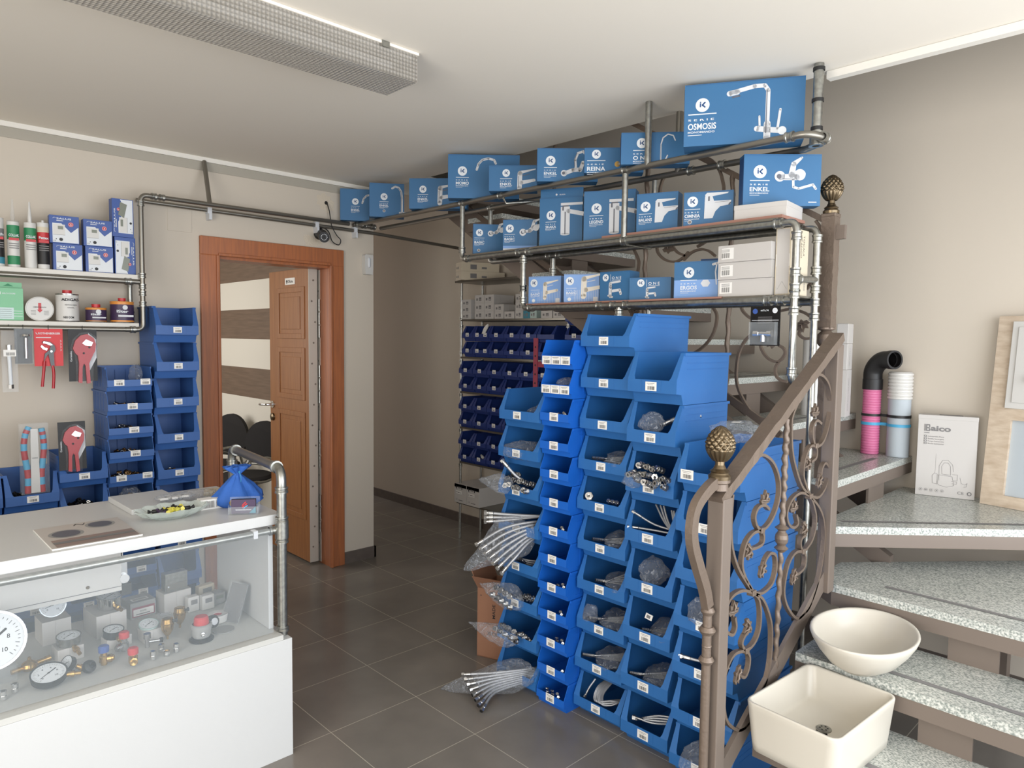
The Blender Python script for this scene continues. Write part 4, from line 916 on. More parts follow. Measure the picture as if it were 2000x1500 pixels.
# ---------------------------------------------------------------- contents of the bins
def hexnut(mb, p, ax, r=.0105, L=.014, m='steel_part'):
    mb.lathe([(.004, 0), (r, 0), (r, L), (.004, L)], m, p, ax, 6, smooth=False)
def hose(pts, label, r=.0055, group='flexible hoses', ends=(1, 1), nr=.010):
    P = smooth_path(pts, 6); mb = MB(); mb.tube(P, r, 'braid', 8); o = mb.build('flexible_hose')
    for e, (a, c) in zip(ends, ((P[0], P[1]), (P[-1], P[-2]))):
        if not e: continue
        ax = (a - c).normalized(); q = MB()
        q.lathe([(r, -.03), (r * 1.3, -.028), (r * 1.3, -.008), (r * 1.1, -.006), (r * 1.1, 0)], 'steel_part', a, ax, 10); hexnut(q, a, ax, nr, .012); q.lathe([(.003, .0122), (nr * .72, .0122), (nr * .8, .0125)], 'black', a, ax, 10); q.build('coupling', o)
    return tag(o, label, 'hose', group)
def bag(loc, size, label, seed=0, tie=None, rot=(0, 0, 0), group=None, cat='plastic bag', paper=False, amp=.28, tip=None):
    """crumpled clear plastic bag"""
    n, m = 18, 26; vs = []
    sd = seed * 13.7
    for i in range(n + 1):
        th = PI * i / n
        for j in range(m):
            ph = 2 * PI * j / m
            p = Vector((math.sin(th) * math.cos(ph), math.sin(th) * math.sin(ph), math.cos(th)))
            q = noise.noise(p * 1.6 + Vector((sd, 0, 0))) * amp + noise.noise(p * 5 + Vector((0, sd, 0))) * amp * .55 + noise.noise(p * 11 + Vector((0, 0, sd))) * amp * .25
            k = 1 + q
            if tie is not None and p.x < tie: k *= max(.25, 1 - (tie - p.x) * 1.2)
            x, y, z = p.x * size[0] * k, p.y * size[1] * k, p.z * size[2] * k
            if tip is not None and p.x < .3:      # bag narrows to a flat pointed end
                f = (.3 - p.x) / 1.3; x -= size[0] * .35 * f; y *= 1 - .55 * f; z *= 1 - .80 * f
            vs.append((x, y, z))
    fs = [(i * m + j, i * m + (j + 1) % m, (i + 1) * m + (j + 1) % m, (i + 1) * m + j) for i in range(n) for j in range(m)]
    if tip is not None: rot = tuple(Vector((-1, 0, 0)).rotation_difference(Vector(tip).normalized()).to_euler())
    b = MB(); b.add(vs, fs, 'bag_film', True); o = b.build('plastic_bag', loc=loc, rz=rot)
    if paper:
        q = MB(); q.box((-.02, -.013, -.0005), (.02, .013, .0005), 'paper')
        for i in range(6): q.quad(-.014, -.010 + .004 * i, .014, -.0085 + .004 * i, fr((0, 0, .0008), (1, 0, 0), (0, 1, 0)), 'ink_grey')
        q.build('barcode_label', o, loc=(0, 0, size[2] * 1.02))
    return tag(o, label, cat, group)
def nut_thing(p, ax, label, group, r=.017, L=.022, m='steel_part'):
    mb = MB(); hexnut(mb, (0, 0, 0), (0, 0, 1), r, L * .5, m); mb.lathe([(r * .3, L * .5), (r * .75, L * .5), (r * .8, L), (r * .42, L), (r * .42, L * .2)], m, (0, 0, 0), (0, 0, 1), 14)
    mb.lathe([(r * .42, L * .3), (0, L * .3)], 'black', (0, 0, 0), (0, 0, 1), 12)
    o = mb.build('compression_nut', loc=p, rz=tuple(Vector((0, 0, 1)).rotation_difference(Vector(ax).normalized()).to_euler()))
    return tag(o, label, 'fitting', group)
def heap(x0, x1, y0, y1, z, hgt, label, m='brass_dark', m2='steel_part', n=70, seed=1):
    """loose small fittings nobody could count: one stuff object"""
    rn = random.Random(seed); b = MB()
    for i in range(n):
        u, v = rn.random(), rn.random(); x = x0 + (x1 - x0) * u; y = y0 + (y1 - y0) * v
        k = (1 - abs(2 * u - 1) ** 2) * (1 - abs(2 * v - 1) ** 2); zz = z + .008 + hgt * k * rn.uniform(.5, 1)
        ax = (rn.uniform(-1, 1), rn.uniform(-1, 1), rn.uniform(-.3, 1)); r = rn.uniform(.007, .012)
        b.lathe([(r * .5, -r), (r, -r), (r, 0), (r * .7, .001), (r * .7, r), (r * .45, r), (r * .45, -r)], m if rn.random() < .6 else m2, (x, y, zz), ax, 8)
    o = b.build('loose_fittings'); o['kind'] = 'stuff'; return tag(o, label, 'fittings')
# the wall stacks: loose fittings just behind the lips
zb = lambda i: .18 + (9 - i) * .12
for i in range(1, 8):
    heap(.97, 1.13, 3.89, 4.05, zb(i) + .004, .045, 'dark loose fittings in the %s low-fronted wall bin from the top' % ordn(i), n=60, seed=i)
bag((1.09, 3.92, zb(0) + .075), (.03, .03, .06), 'small clear bag of parts in the top low-fronted wall bin', 3)
for i in (5,): bag((1.05, 3.91, zb(5) + .065), (.05, .035, .035), 'clear bag of fittings over the loose brass parts in the wall stack', 4)
heap(1.19, 1.35, 3.915, 4.05, .188 * 4 + .004, .06, 'loose dark fittings with a barcode tag in the tall wall stack', seed=21)
heap(1.19, 1.35, 3.915, 4.05, .188 * 3 + .004, .06, 'loose brass fittings in the tall wall stack, seen through the display case', m='brass', seed=22)
heap(.75, .92, 3.915, 4.05, .160 * 4 + .004, .07, 'loose grey pipe fittings below the pipe cutter pack', m='black', seed=23)
heap(.53, .62, 3.915, 4.00, .178 * 4 + .004, .07, 'loose fittings beside the striped hose bag', m='black', seed=24)
# stack C1 (leftmost under the rack): bags and hoses sticking out to the front
def c1z(i): return (7 - i) * .1655
def c1p(u, v, z, i): return (2.10 + v, 2.262 - u, c1z(i) + z)     # u to the right, v into the bin
bag(c1p(.15, .12, .060, 0), (.11, .06, .04), 'flat clear bag in the top bin of the leftmost stack', 11, rot=(0, 0, .4))
bag(c1p(.11, .06, .062, 1), (.07, .10, .045), 'clear bag of thin hoses in the second bin of the leftmost stack', 12, rot=(0, 0, .3))
for k in range(3): hose([c1p(.20 - .02 * k, .22, .05, 1), c1p(.14, .10, .05 + .01 * k, 1), c1p(.09 + .02 * k, .04, .055, 1)], 'thin braided hose in the second leftmost bin, %s from the top' % ordn(k), .003, 'hoses inside the bagged second bin', nr=.005)
GN1 = 'shiny hose nuts in the third bin of the leftmost stack'
for k in range(14):
    u = .05 + .028 * (k % 6) + random.uniform(-.008, .008); v = -.01 + .03 * (k // 6); z = .075 + .018 * (k // 6) - .010 * (k % 6) / 6 + random.uniform(0, .01)
    nut_thing(c1p(u, v + .01, z, 2), (-1, random.uniform(-.6, .6), random.uniform(-.2, .6)), 'shiny hose nut, %s from left in the %s row of the leftmost third bin' % (ordn(k % 6), ('front', 'middle', 'back')[k // 6]), GN1, .0125, .022)
hose([c1p(.05, -.02, .18, 2), c1p(.10, .02, .115, 2), c1p(.15, .07, .08, 2)], 'single silver hose poking up out of the third bin of the leftmost stack', .007, None or 'single hose', nr=.011)
bag(c1p(.03, -.035, .085, 2), (.075, .05, .045), 'clear plastic bag hanging over the left lip of the third bin', 13, tip=(-.2, .95, .05), amp=.25)
GH = 'braided hoses sticking out of the fourth bin of the leftmost stack'
for k in range(7):
    a = k / 6
    hose([c1p(.215, .20 + .01 * k, .07, 3), c1p(.19, .04, .095 - .012 * k, 3), c1p(.11 + .01 * k, -.06, .07 - .020 * k, 3), c1p(.03 + .018 * k, -.145 + .008 * k, .0 - .018 * k, 3)], 'braided hose drooping out of the fourth leftmost bin, %s from the top' % ordn(k), .0062, GH, (0, 1))
GH2 = 'bare hose ends above the drooping bag'
for k in range(3): hose([c1p(.16, .12, .10, 3), c1p(.06, .02, .105 - .012 * k, 3), c1p(-.02, -.05, .110 - .020 * k, 3)], '%s thick hose end poking left above the drooping bag' % ('topmost', 'middle', 'lowest')[k], .0072, GH2, (0, 1), nr=.011)
bag(c1p(.105, -.070, .000, 3), (.160, .066, .100), 'large drooping clear bag of hoses over the lip of the fourth bin', 14, tip=(-.45, .70, -.62), amp=.16)
for k in range(4): hose([c1p(.21, .2, .06, 4), c1p(.15, .08, .07 - .01 * k, 4), c1p(.07 + .02 * k, .02, .085, 4)], 'thin bent hose in the fifth leftmost bin, %s from the left' % ordn(3 - k), .004, 'hoses in the fifth bin of the leftmost stack', nr=.008)
bag(c1p(.06, .01, .075, 4), (.05, .045, .035), 'small clear bag in the left corner of the fifth bin', 15)
GN2 = 'bagged hose nuts at the sixth bin of the leftmost stack'
for k in range(9): nut_thing(c1p(.02 + .028 * (k % 5), -.035 + .02 * (k // 5), .075 + .03 * (k // 5) - .006 * (k % 5), 5), (-1, random.uniform(-.5, .7), .2), 'hose nut in the round clear bag, %s from left, %s row' % (ordn(k % 5), ('lower', 'upper')[k // 5]), GN2, .0135, .02)
bag(c1p(.075, -.025, .088, 5), (.095, .055, .06), 'round tied clear bag of nuts over the lip of the sixth bin', 16, tip=(-.3, .9, .2), amp=.22)
for k in range(4): nut_thing(c1p(.16 + .018 * k, .03, .085 + .01 * (k % 2), 5), (-1, .3, .3), 'loose hose nut beside the round bag, %s from the left' % ordn(k), 'loose nuts in the sixth bin', .012, .03)
GN3 = 'nuts in the seventh bin of the leftmost stack'
for k in range(10): nut_thing(c1p(.03 + .034 * (k % 5), -.03 + .05 * (k // 5), .09 - .004 * (k % 5), 6), (-1, random.uniform(-.5, .7), .3), 'hose nut in the pointed bag, %s from left in the %s row' % (ordn(k % 5), ('front', 'back')[k // 5]), GN3, .012, .02)
bag(c1p(.05, -.045, .078, 6), (.10, .05, .05), 'pointed clear bag of nuts leaning left out of the seventh bin', 17, tip=(-.35, .85, .15), amp=.2)
for k in range(4): nut_thing(c1p(.15 + .02 * k, .02, .085 - .006 * k, 6), (-1, .2, .1), 'ring nut at the right of the seventh leftmost bin, %s from the left' % ordn(k), 'ring nuts in the seventh bin', .0125, .012)
GH3 = 'white-sheathed hoses fanning out of the lowest bin'
for k in range(8):
    hose([c1p(.215, .18, .085 - .004 * k, 7), c1p(.17, .02, .10 - .008 * k, 7), c1p(.09 + .006 * k, -.10 - .004 * k, .095 - .009 * k, 7), c1p(.0 + .024 * k, -.19 - .006 * k, .085 - .0105 * k, 7)], 'silver hose fanning out of the lowest leftmost bin, %s from the far side' % ordn(k), .0062, GH3, (0, 1), nr=.0095)
bag(c1p(.10, -.10, .072, 7), (.185, .078, .072), 'large pointed clear bag of hoses lying out of the lowest bin onto the floor side', 18, tip=(-.55, .75, -.28), amp=.16)
# stack C2
for i, (u, n) in {2: (.11, 3), 6: (.11, 2), 8: (.12, 3), 9: (.11, 2), 10: (.12, 4), 11: (.12, 1), 12: (.10, 6)}.items():
    for k in range(n): nut_thing((2.10 + .02 + .012 * (k % 2), 2.008 - u + .014 * k - .01, (12 - i) * .1188 + .050 + .004 * (k % 2)), (-1, .4 * k - .5, .5), 'tiny fitting in the %s bin of the narrow stack, %s from right' % (ordn(i), ordn(k)), 'tiny fittings in the %s narrow bin' % ordn(i), .006, .012)
bag((2.16, 1.915, 11 * .1188 + .055), (.05, .04, .028), 'dull clear bag in the second bin of the narrow stack', 30)
# stack C3
def c3p(u, v, z, i): return (2.15 + v, 1.838 - u, (9 - i) * .165 + z)
def c4p(u, v, z, i): return (2.125 + v, 1.582 - u, (7 - i) * .188 + z)
def c5p(u, v, z, i): return (2.09 + v, 1.338 - u, (6 - i) * .170 + z)
def bagged(fn, i, u0, u1, nm, n=5, seed=0, r=.0035, rise=.06):
    for k in range(n):
        t = k / max(1, n - 1)
        hose([fn(u1, .26, .045 + .012 * k, i), fn((u0 + u1) / 2 + .02, .14, .055 + rise * .5 * t, i), fn(u0 + .03 * t, .03 + .02 * t, .080, i)], 'thin hose in the %s, %s one' % (nm, ordn(k)), r, 'thin hoses in the %s' % nm, nr=.007)
    bag(fn((u0 + u1) / 2, .10, .072, i), (.11, .06, .035), 'clear bag of hoses in the %s' % nm, 40 + seed, rot=(0, .08, .5))
bagged(c3p, 3, .06, .2, 'fourth bin of the tallest stack', 4, 1)
for k in range(3): nut_thing(c3p(.14 + .02 * k, .03, .083, 4), (-1, .3, .4), 'small ring nut in the fifth bin of the tallest stack, %s from left' % ordn(k), 'ring nuts in the fifth bin of the tallest stack', .009, .012)
nut_thing(c3p(.045, .02, .088, 4), (-1, -.4, .4), 'single small nut in the left corner of the fifth bin of the tallest stack', None)
bagged(c3p, 5, .07, .21, 'sixth bin of the tallest stack', 5, 2)
bagged(c3p, 6, .09, .21, 'seventh bin of the tallest stack', 5, 3, rise=.1)
bagged(c3p, 7, .06, .21, 'eighth bin of the tallest stack', 5, 4)
bag(c3p(.06, .02, .10, 7), (.03, .03, .04), 'knotted end of a clear bag in the eighth bin of the tallest stack', 51)
bagged(c3p, 8, .03, .20, 'ninth bin of the tallest stack', 6, 5, .004)
GL = 'coiled thin hoses in the lowest bin of the tallest stack'
for k in range(12):
    t = k / 11
    hose([c3p(.10 + .02 * t, .14 - .02 * t, .145, 9), c3p(.085 + .03 * t, .05, .125 - .02 * t, 9), c3p(.10 + .04 * t, .012 + .006 * (k % 3), .082, 9), c3p(.17, .04 + .01 * (k % 4), .078 - .002 * k + .02, 9), c3p(.215, .12, .07 + .006 * k, 9)], 'coiled hose in the lowest bin of the tallest stack, %s from left' % ordn(k), .0034, GL, (0, 0))
hose([c3p(.07, .05, .15, 9), c3p(.055, .03, .115, 9), c3p(.045, .02, .085, 9)], 'short straight hose end at the left of the coiled hoses', .004, None or 'short straight hose end', (0, 1), nr=.006)
# stack C4
bag(c4p(.09, .03, .115, 1), (.045, .045, .035), 'crumpled clear bag in the second bin of the stack right of the tallest', 60)
hose([c4p(.12, .06, .11, 1), c4p(.16, .10, .135, 1), c4p(.20, .16, .14, 1)], 'bent hose above the crumpled bag in the second bin', .008, 'bent hose')
GN = 'shiny compression nuts in the third bin of the stack right of the tallest'
for k in range(22):
    row = k // 8; u = .03 + .022 * (k % 8) + random.uniform(-.006, .006)
    nut_thing(c4p(u, -.012 + .028 * row, .098 + .020 * row + random.uniform(-.008, .008) - .018 * (u / .2) + (.012 if k < 2 else 0), 2), (-1, random.uniform(-.7, .7), random.uniform(-.3, .6)), 'shiny compression nut heaped beside the tallest stack, %s from left, %s row' % (ordn(k % 8), ('front', 'middle', 'back')[row]), GN, .0125, .022)
bag(c4p(.04, -.012, .088, 2), (.035, .04, .03), 'clear bag end under the heaped nuts of the third bin', 61)
for k, (a, c, e) in enumerate((((.03, .02, .145), (.09, .06, .105), (.16, .10, .085)), ((.02, .01, .09), (.10, .05, .085), (.19, .08, .08)), ((.07, .10, .17), (.12, .08, .12), (.18, .06, .085)), ((.09, .10, .17), (.13, .08, .12), (.18, .06, .09)), ((.105, .10, .17), (.14, .08, .12), (.185, .06, .09)), ((.14, .1, .16), (.165, .08, .12), (.195, .06, .09)), ((.15, .1, .16), (.17, .08, .12), (.197, .06, .09)))):
    hose([c4p(*a, 3), c4p(*c, 3), c4p(*e, 3)], 'silver hose fanned out right of the tallest stack, %s from the left' % ordn(k), .0042, 'fanned hoses in the fourth bin', (1 if k < 2 else 0, 0), nr=.007)
bag(c4p(.10, .05, .115, 4), (.065, .05, .05), 'clear bag of thin hoses in the fifth bin right of the tallest stack', 62)
bagged(c4p, 5, .08, .19, 'sixth bin right of the tallest stack', 5, 6)
b = MB(); b.box((-.014, -.001, -.011), (.014, .001, .011), 'paper'); b.quad(-.009, -.006, .006, .006, fr((0, -.0014, 0)), 'ink_grey')
tag(b.build('paper_tag', loc=c4p(.085, .05, .125, 5), rz=(0, .3, RN + .3)), 'small white paper tag among the thin hoses of the sixth bin', 'tag')
bagged(c4p, 6, .03, .19, 'seventh bin right of the tallest stack', 6, 7, .004)
for k in range(4): hose([c4p(.05, .03, .10 - .003 * k, 7), c4p(.12, .05 + .01 * k, .098 + .006 * k, 7), c4p(.20, .12, .10 + .006 * k, 7)], 'hose in the lowest bin right of the tallest stack, %s from the front' % ordn(k), .004, 'hoses in the lowest bin right of the tallest stack', (1 if k < 2 else 0, 0), nr=.008)
# stack C5
bag(c5p(.10, .04, .10, 3), (.055, .05, .05), 'crumpled clear bag in the bin behind the iron newel post', 63)
for k in range(2): hose([c5p(.03, .02, .095 - .004 * k, 4), c5p(.09, .04, .090, 4), c5p(.19, .08, .085, 4)], '%s hose end in the fifth bin behind the railing' % ('upper', 'lower')[k], .005, 'hose ends behind the newel post', (1, 0), nr=.008)
for k in range(4): nut_thing(c5p(.17 + .012 * (k % 2), .03, .092 + .01 * (k // 2), 5), (-1, .3, .3), 'small nut behind the iron scrolls, %s %s' % (('lower', 'upper')[k // 2], ('left', 'right')[k % 2]), 'small nuts behind the scrolls', .009, .012)
bag(c5p(.13, -.01, .095, 6), (.075, .055, .065), 'large crumpled clear bag bulging out of the lowest bin by the newel post', 64, amp=.35)
bag((2.22, 1.19, 6 * .170 + .215), (.12, .09, .035), 'clear bag with a barcode tag lying on the stack behind the railing', 65, rot=(0, 0, .3), paper=True)
for nm, i, zc in (('white glove-like wrapper sticking out of the first row of dark bins', 0, 0), ): 
    b = MB(); b.prism([(0, 0), (.03, .005), (.05, .055), (.045, .075), (.02, .06), (.008, .04)], ((0, 0, 0), (0, -1, 0), (0, 0, 1), (1, 0, 0)), .008, 'paper'); tag(b.build('paper_wrapper', loc=(3.385, 3.845, 1.521 + .055), rz=(0, .25, 0)), nm, 'wrapper')
b = MB(); b.lathe([(0, 0), (.009, .004), (.012, .02), (.006, .05), (0, .055)], 'white_plastic', (0, 0, 0), (0, 0, 1), 12); tag(b.build('plastic_nozzle', loc=(3.40, 3.83, .603 + .055), rz=(0, 1.2, 1.2)), 'white plastic nozzle in the lowest row of dark bins', 'nozzle')
# open brown carton behind the leftmost stack
b = MB(); W, Dp, H = .20, .20, .34; t = .004
b.box((0, 0, 0), (W, Dp, t), 'kraft')
for q in (((0, 0, 0), (W, t, H)), ((0, Dp - t, 0), (W, Dp, H)), ((0, t, 0), (t, Dp - t, H)), ((W - t, t, 0), (W, Dp - t, H))): b.box(q[0], q[1], 'kraft')
b.text('XTRONIC', fr((.135, -.0006, .03), (0, 0, 1), (-1, 0, 0)), .024, 'ink', width=.0001) if 0 else None
b.text('XICRONI', fr((.055, -.0008, .115), (1, 0, 0), (0, 0, 1)), .026, 'ink', width=.10); b.text('MADE', fr((.098, -.0008, .20), (0, 0, 1), (-1, 0, 0)), .022, 'ink', width=.07)
b.disc(.02, .305, .003, fr((0, -.0008, 0)), 'ink')
bx = b.build('open_carton', loc=(2.19, 2.50, 0.0), rz=math.radians(-70)); tag(bx, 'open brown cardboard box on the floor behind the leftmost bin stack', 'box')
b = MB(); b.hexa([(0, 0, H), (W, 0, H), (W, t, H), (0, t, H), (-.005, -.05, H + .07), (W + .005, -.05, H + .07), (W + .005, -.046, H + .07), (-.005, -.046, H + .07)], 'kraft'); b.build('flap', bx)
b = MB(); b.hexa([(0, 0, H), (t, 0, H), (t, Dp, H), (0, Dp, H), (-.035, -.005, H + .085), (-.031, -.005, H + .085), (-.031, Dp, H + .085), (-.035, Dp, H + .085)], 'kraft'); b.build('flap', bx)
# ---------------------------------------------------------------- staircase
ST = tag(empty('staircase', (2.7, .98, 0)), 'winding staircase of speckled granite treads on a brown steel frame', 'staircase')
def sb(mb, name, **k): return mb.build(name, ST, loc=(-2.7, -.98, 0), **k)
def tread(poly, z, strip=None, frame_edges=None):
    b = MB(); b.prism(poly, ((0, 0, z - .028), (1, 0, 0), (0, 1, 0), (0, 0, 1)), .028, 'granite'); t = sb(b, 'tread', bevel=.003)
    b = MB(); b.prism([(p[0] * .998 + .002 * 3.2, p[1]) for p in poly], ((0, 0, z - .078), (1, 0, 0), (0, 1, 0), (0, 0, 1)), .0498, 'iron_flat'); sb(b, 'tread_frame')
    if strip:
        a, c, w = Vector((*strip[0], 0)), Vector((*strip[1], 0)), strip[2]; d = (c - a).normalized(); n = Vector((-d.y, d.x, 0)) * w
        b = MB(); b.add([(p.x, p.y, z + .0012) for p in (a, c, c + n, a + n)], [(0, 1, 2, 3)], 'ink_grey'); sb(b, 'anti_slip_strip')
YL, YR = .985, -.03
zt = [.168, .335, .503, .67, .85, 1.005, 1.19, 1.375, 1.555, 1.735, 1.91, 2.09, 2.27, 2.45]
for k, x0 in enumerate((1.72, 2.005, 2.29)):
    tread([(x0, YR), (x0 + .33, YR), (x0 + .33, YL), (x0, YL)], zt[k], ((x0 + .075, YR + .05), (x0 + .075, .80), -.022))
tread([(2.575, YR), (3.70, YR), (3.70, .35), (2.86, 1.06), (2.64, 1.06), (2.575, .985)], zt[3], ((2.68, YR + .3), (2.68, .84), -.022))
tread([(2.70, 1.03), (3.70, .03), (3.71, .03), (3.71, 1.10), (2.70, 1.10)], zt[4], ((2.79, 1.035), (3.62, .20), .022))
tread([(2.80, 1.068), (3.71, 1.068), (3.71, 1.40), (2.80, 1.40)], zt[5], ((2.95, 1.155), (3.50, 1.155), .022))
for k in range(8):
    y0 = 1.335 + .2790 * k
    tread([(2.80, y0), (3.71, y0), (3.71, y0 + .31), (2.80, y0 + .31)], zt[6 + k], ((2.95, y0 + .07), (3.5, y0 + .07), .02))
def plate(x0, x1, y0, y1, z0, z1):
    b = MB(); b.box((x0, y0, z0), (x1, y1, z1), 'iron_flat'); sb(b, 'support_plate')
plate(2.33, 2.34, .475, .617, .335, .425); plate(2.615, 2.625, .475, .617, .503, .592); plate(2.05, 2.06, .475, .617, .168, .257)
plate(3.20, 3.39, 1.085, 1.095, .85, .927); plate(3.12, 3.26, 1.625, 1.635, 1.19, 1.297); plate(3.12, 3.26, 1.345, 1.355, 1.005, 1.112)
for k in range(5): plate(3.12, 3.26, 1.91 + .279 * k, 1.92 + .279 * k, zt[7 + k], zt[8 + k] - .078)
for x in (2.87, 3.40):                 # sloped beams of the upper flight
    b = MB(); b.hexa([(x, 1.12, .74), (x + .045, 1.12, .74), (x + .045, 3.60, 2.32), (x, 3.60, 2.32), (x, 1.12, .90), (x + .045, 1.12, .90), (x + .045, 3.60, 2.48), (x, 3.60, 2.48)], 'iron_flat'); sb(b, 'stringer')
b = MB(); b.hexa([(3.0, .925, .615), (3.04, .925, .615), (3.04, 1.38, .89), (3.0, 1.38, .89), (3.0, .925, .695), (3.04, .925, .695), (3.04, 1.33, .94), (3.0, 1.33, .94)], 'iron_flat'); sb(b, 'brace')
b = MB(); b.box((3.0, .93, 0), (3.04, .97, .62), 'iron_flat'); sb(b, 'leg')
b = MB(); b.box((3.45, .60, 0), (3.52, .64, .59), 'iron_flat'); sb(b, 'leg')
b = MB(); b.box((2.60, .935, 0), (2.65, .965, .592), 'iron_flat'); sb(b, 'leg')

# ---------------------------------------------------------------- iron railings
def pine(par, at, h=.145, r=.040):
    """pinecone finial on a turned neck"""
    b = MB(); at = Vector(at); n, m = 72, 72; vs = []
    h0 = h * .34
    for i in range(n + 1):
        t = i / n; prof = math.sin(PI * min(1, .10 + .90 * t)) ** .62 if t < 1 else 0
        zz = h0 + (h - h0) * t
        for j in range(m):
            a = 2 * PI * j / m
            if t > .32: q = .20 * (abs(math.sin(6 * a + 15 * t)) * abs(math.sin(6 * a - 15 * t))) ** .7
            else: q = .17 * abs(math.sin(8 * a)) ** .7
            rr = r * prof * (.86 + q)
            vs.append((at.x + rr * math.cos(a), at.y + rr * math.sin(a), at.z + zz))
    b.add(vs, [(i * m + j, i * m + (j + 1) % m, (i + 1) * m + (j + 1) % m, (i + 1) * m + j) for i in range(n) for j in range(m)], 'antique', True)
    b.lathe([(0, 0), (.030, 0), (.031, .010), (.026, .015), (.024, .019), (.027, .023), (.018, .030), (.013, .040), (.013, h0 + .004), (.02, h0 + .01)], 'antique', at, (0, 0, 1), 24)
    return b.build('pinecone_finial', par)
def leafy(par, p, N, s=.030, rot=0.0):
    """wrought three-lobed leaf lying in the railing plane with normal N"""
    N = Vector(N); V = Vector((0, 0, 1)); U = V.cross(N); U.normalize()
    c, q = math.cos(rot), math.sin(rot); U, V = U * c + V * q, V * c - U * q
    pts = [(0, -.6), (.25, -.35), (.75, -.3), (.95, .1), (.6, .15), (.75, .6), (.35, .45), (.1, 1.0), (-.2, .5), (-.6, .65), (-.55, .2), (-.9, .05), (-.6, -.35), (-.2, -.3)]
    b = MB(); o = Vector(p) - N * .004; b.prism([(a * s, d * s) for a, d in pts], (o, U, V, N), .008, 'iron')
    for a, d in ((.55, 0), (.1, .7), (-.5, .1)): b.tube([o + N * .009, o + N * .013 + U * a * s * .6 + V * d * s * .6, o + N * .007 + U * a * s * 1.3 + V * d * s * 1.1], [.003, .004, .001], 'iron', 6)
    return b.build('leaf', par)
def scroll(par, pts, N, w=.014, th=.009):
    b = MB(); b.tube(smooth_path(pts, 5), 0, 'iron', flat=(w, th, N)); return b.build('scroll', par)
def twist(par, pts, r=.008, name='baluster', n=40):
    a, c = Vector(pts[0]), Vector(pts[-1]); P = []
    for i in range(n + 1):
        t = i / n; p = a.lerp(c, t); P.append(p + Vector((math.cos(t * 60) * r * .22, math.sin(t * 60) * r * .22, 0)))
    b = MB(); b.tube(P, [r * (1 + .12 * math.sin(i * 1.9)) for i in range(n + 1)], 'iron', 8); return b.build(name, par)
def collar(par, p, N, s=.011):
    b = MB(); p = Vector(p); b.box(p - Vector((s, s, s * .8)), p + Vector((s, s, s * .8)), 'iron'); return b.build('collar', par, bevel=.002)
def hammered(P0, P1, w, t, N, mt='iron', n=26, seed=1):
    rn = random.Random(seed); a, c = Vector(P0), Vector(P1); b = MB(); N = Vector(N); d = (c - a).normalized(); S = d.cross(N).normalized(); vs = []
    for i in range(n + 1):
        p = a.lerp(c, i / n)
        for sx, sy in ((1, 1), (-1, 1), (-1, -1), (1, -1)):
            j = rn.uniform(-.0014, .0014); vs.append(p + S * (sx * (t / 2 + j)) + N * (sy * (w / 2 + rn.uniform(-.0014, .0014))))
    b.add(vs, [(i * 4 + j, i * 4 + (j + 1) % 4, (i + 1) * 4 + (j + 1) % 4, (i + 1) * 4 + j) for i in range(n) for j in range(4)], mt)
    b.add(vs[:4], [(3, 2, 1, 0)], mt); b.add(vs[-4:], [(0, 1, 2, 3)], mt)
    return b
RA = tag(empty('iron_railing', (0, 0, 0)), 'brown wrought-iron railing of the lower stair flight, with scrolls, leaves and a pinecone finial', 'railing')
NY = (0, -1, 0)
b = hammered((1.735, .985, 1.106), (2.535, .985, 1.568), .046, .030, (0, 1, 0), seed=3); b.build('handrail', RA)
b = MB(); b.box((1.737, .96, .001), (1.787, 1.01, 1.112), 'iron_flat'); b.build('newel_post', RA, bevel=.003)
b = MB(); b.box((2.487, .962, .66), (2.537, 1.008, 1.54), 'iron_flat'); b.build('end_post', RA, bevel=.003)
b = MB(); b.tube([(1.765, .985, .262), (2.52, .985, .72)], 0, 'iron_flat', flat=(.014, .062, (0, 1, 0))); b.build('bottom_bar', RA)
bow = D['bow']
b = MB(); b.tube(smooth_path([p for p in bow[:8]], 4), 0, 'iron', flat=(.022, .030, (0, 1, 0))); b.build('bowed_bar', RA)
b = MB(); b.tube([(1.712, .985, .80), (1.716, .985, .001)], .013, 'iron', 10)
for z, r in ((.80, .020), (.775, .013), (.745, .024), (.70, .014), (.66, .022)): b.lathe([(0, -.012), (r * .7, -.011), (r, 0), (r * .7, .011), (0, .012)], 'iron', (1.713, .985, z), (0, 0, 1), 16)
b.build('turned_foot', RA)
b = MB(); b.lathe([(0, -.03), (.026, -.03), (.024, -.012), (.03, -.008), (.03, 0), (0, 0)], 'iron', (1.753, .985, 1.165), (0, 0, 1), 20); b.build('finial_cup', RA)
pine(RA, (1.753, .985, 1.165), .150, .040)
for k in ('a1', 'a2', 'a3', 'a3b', 'a4', 'a5', 'a6', 'a7', 'a8', 'a8b', 'a9', 'a10', 'a11', 'a11b', 'a12', 'a13', 'a14', 'a15', 'a15b'): scroll(RA, D[k], NY)
for k in ('a2', 'a5', 'a10', 'a12'): pass
for key, idx in (('a3', 0), ('a4', 0), ('a8', 0), ('a11', 0), ('a12', 0), ('a15b', 0)): collar(RA, D[key][idx], NY)
for i, p in enumerate(D['leaves']): leafy(RA, p, NY, .032, (i * 2.1) % 6.28)
twist(RA, [D['rod'][0], D['rod'][1]], .0095); twist(RA, [D['rod'][1], D['rod'][2]], .0085)
b = MB(); rp = Vector(D['rod'][1]) + Vector((0, 0, -.02))
b.lathe([(.009, .045), (.022, .034), (.012, .026), (.012, .022), (.019, .012), (.021, 0), (.019, -.012), (.012, -.022), (.022, -.032), (.009, -.045)], 'iron', rp, (0, 0, 1), 18); b.build('ball_knot', RA)
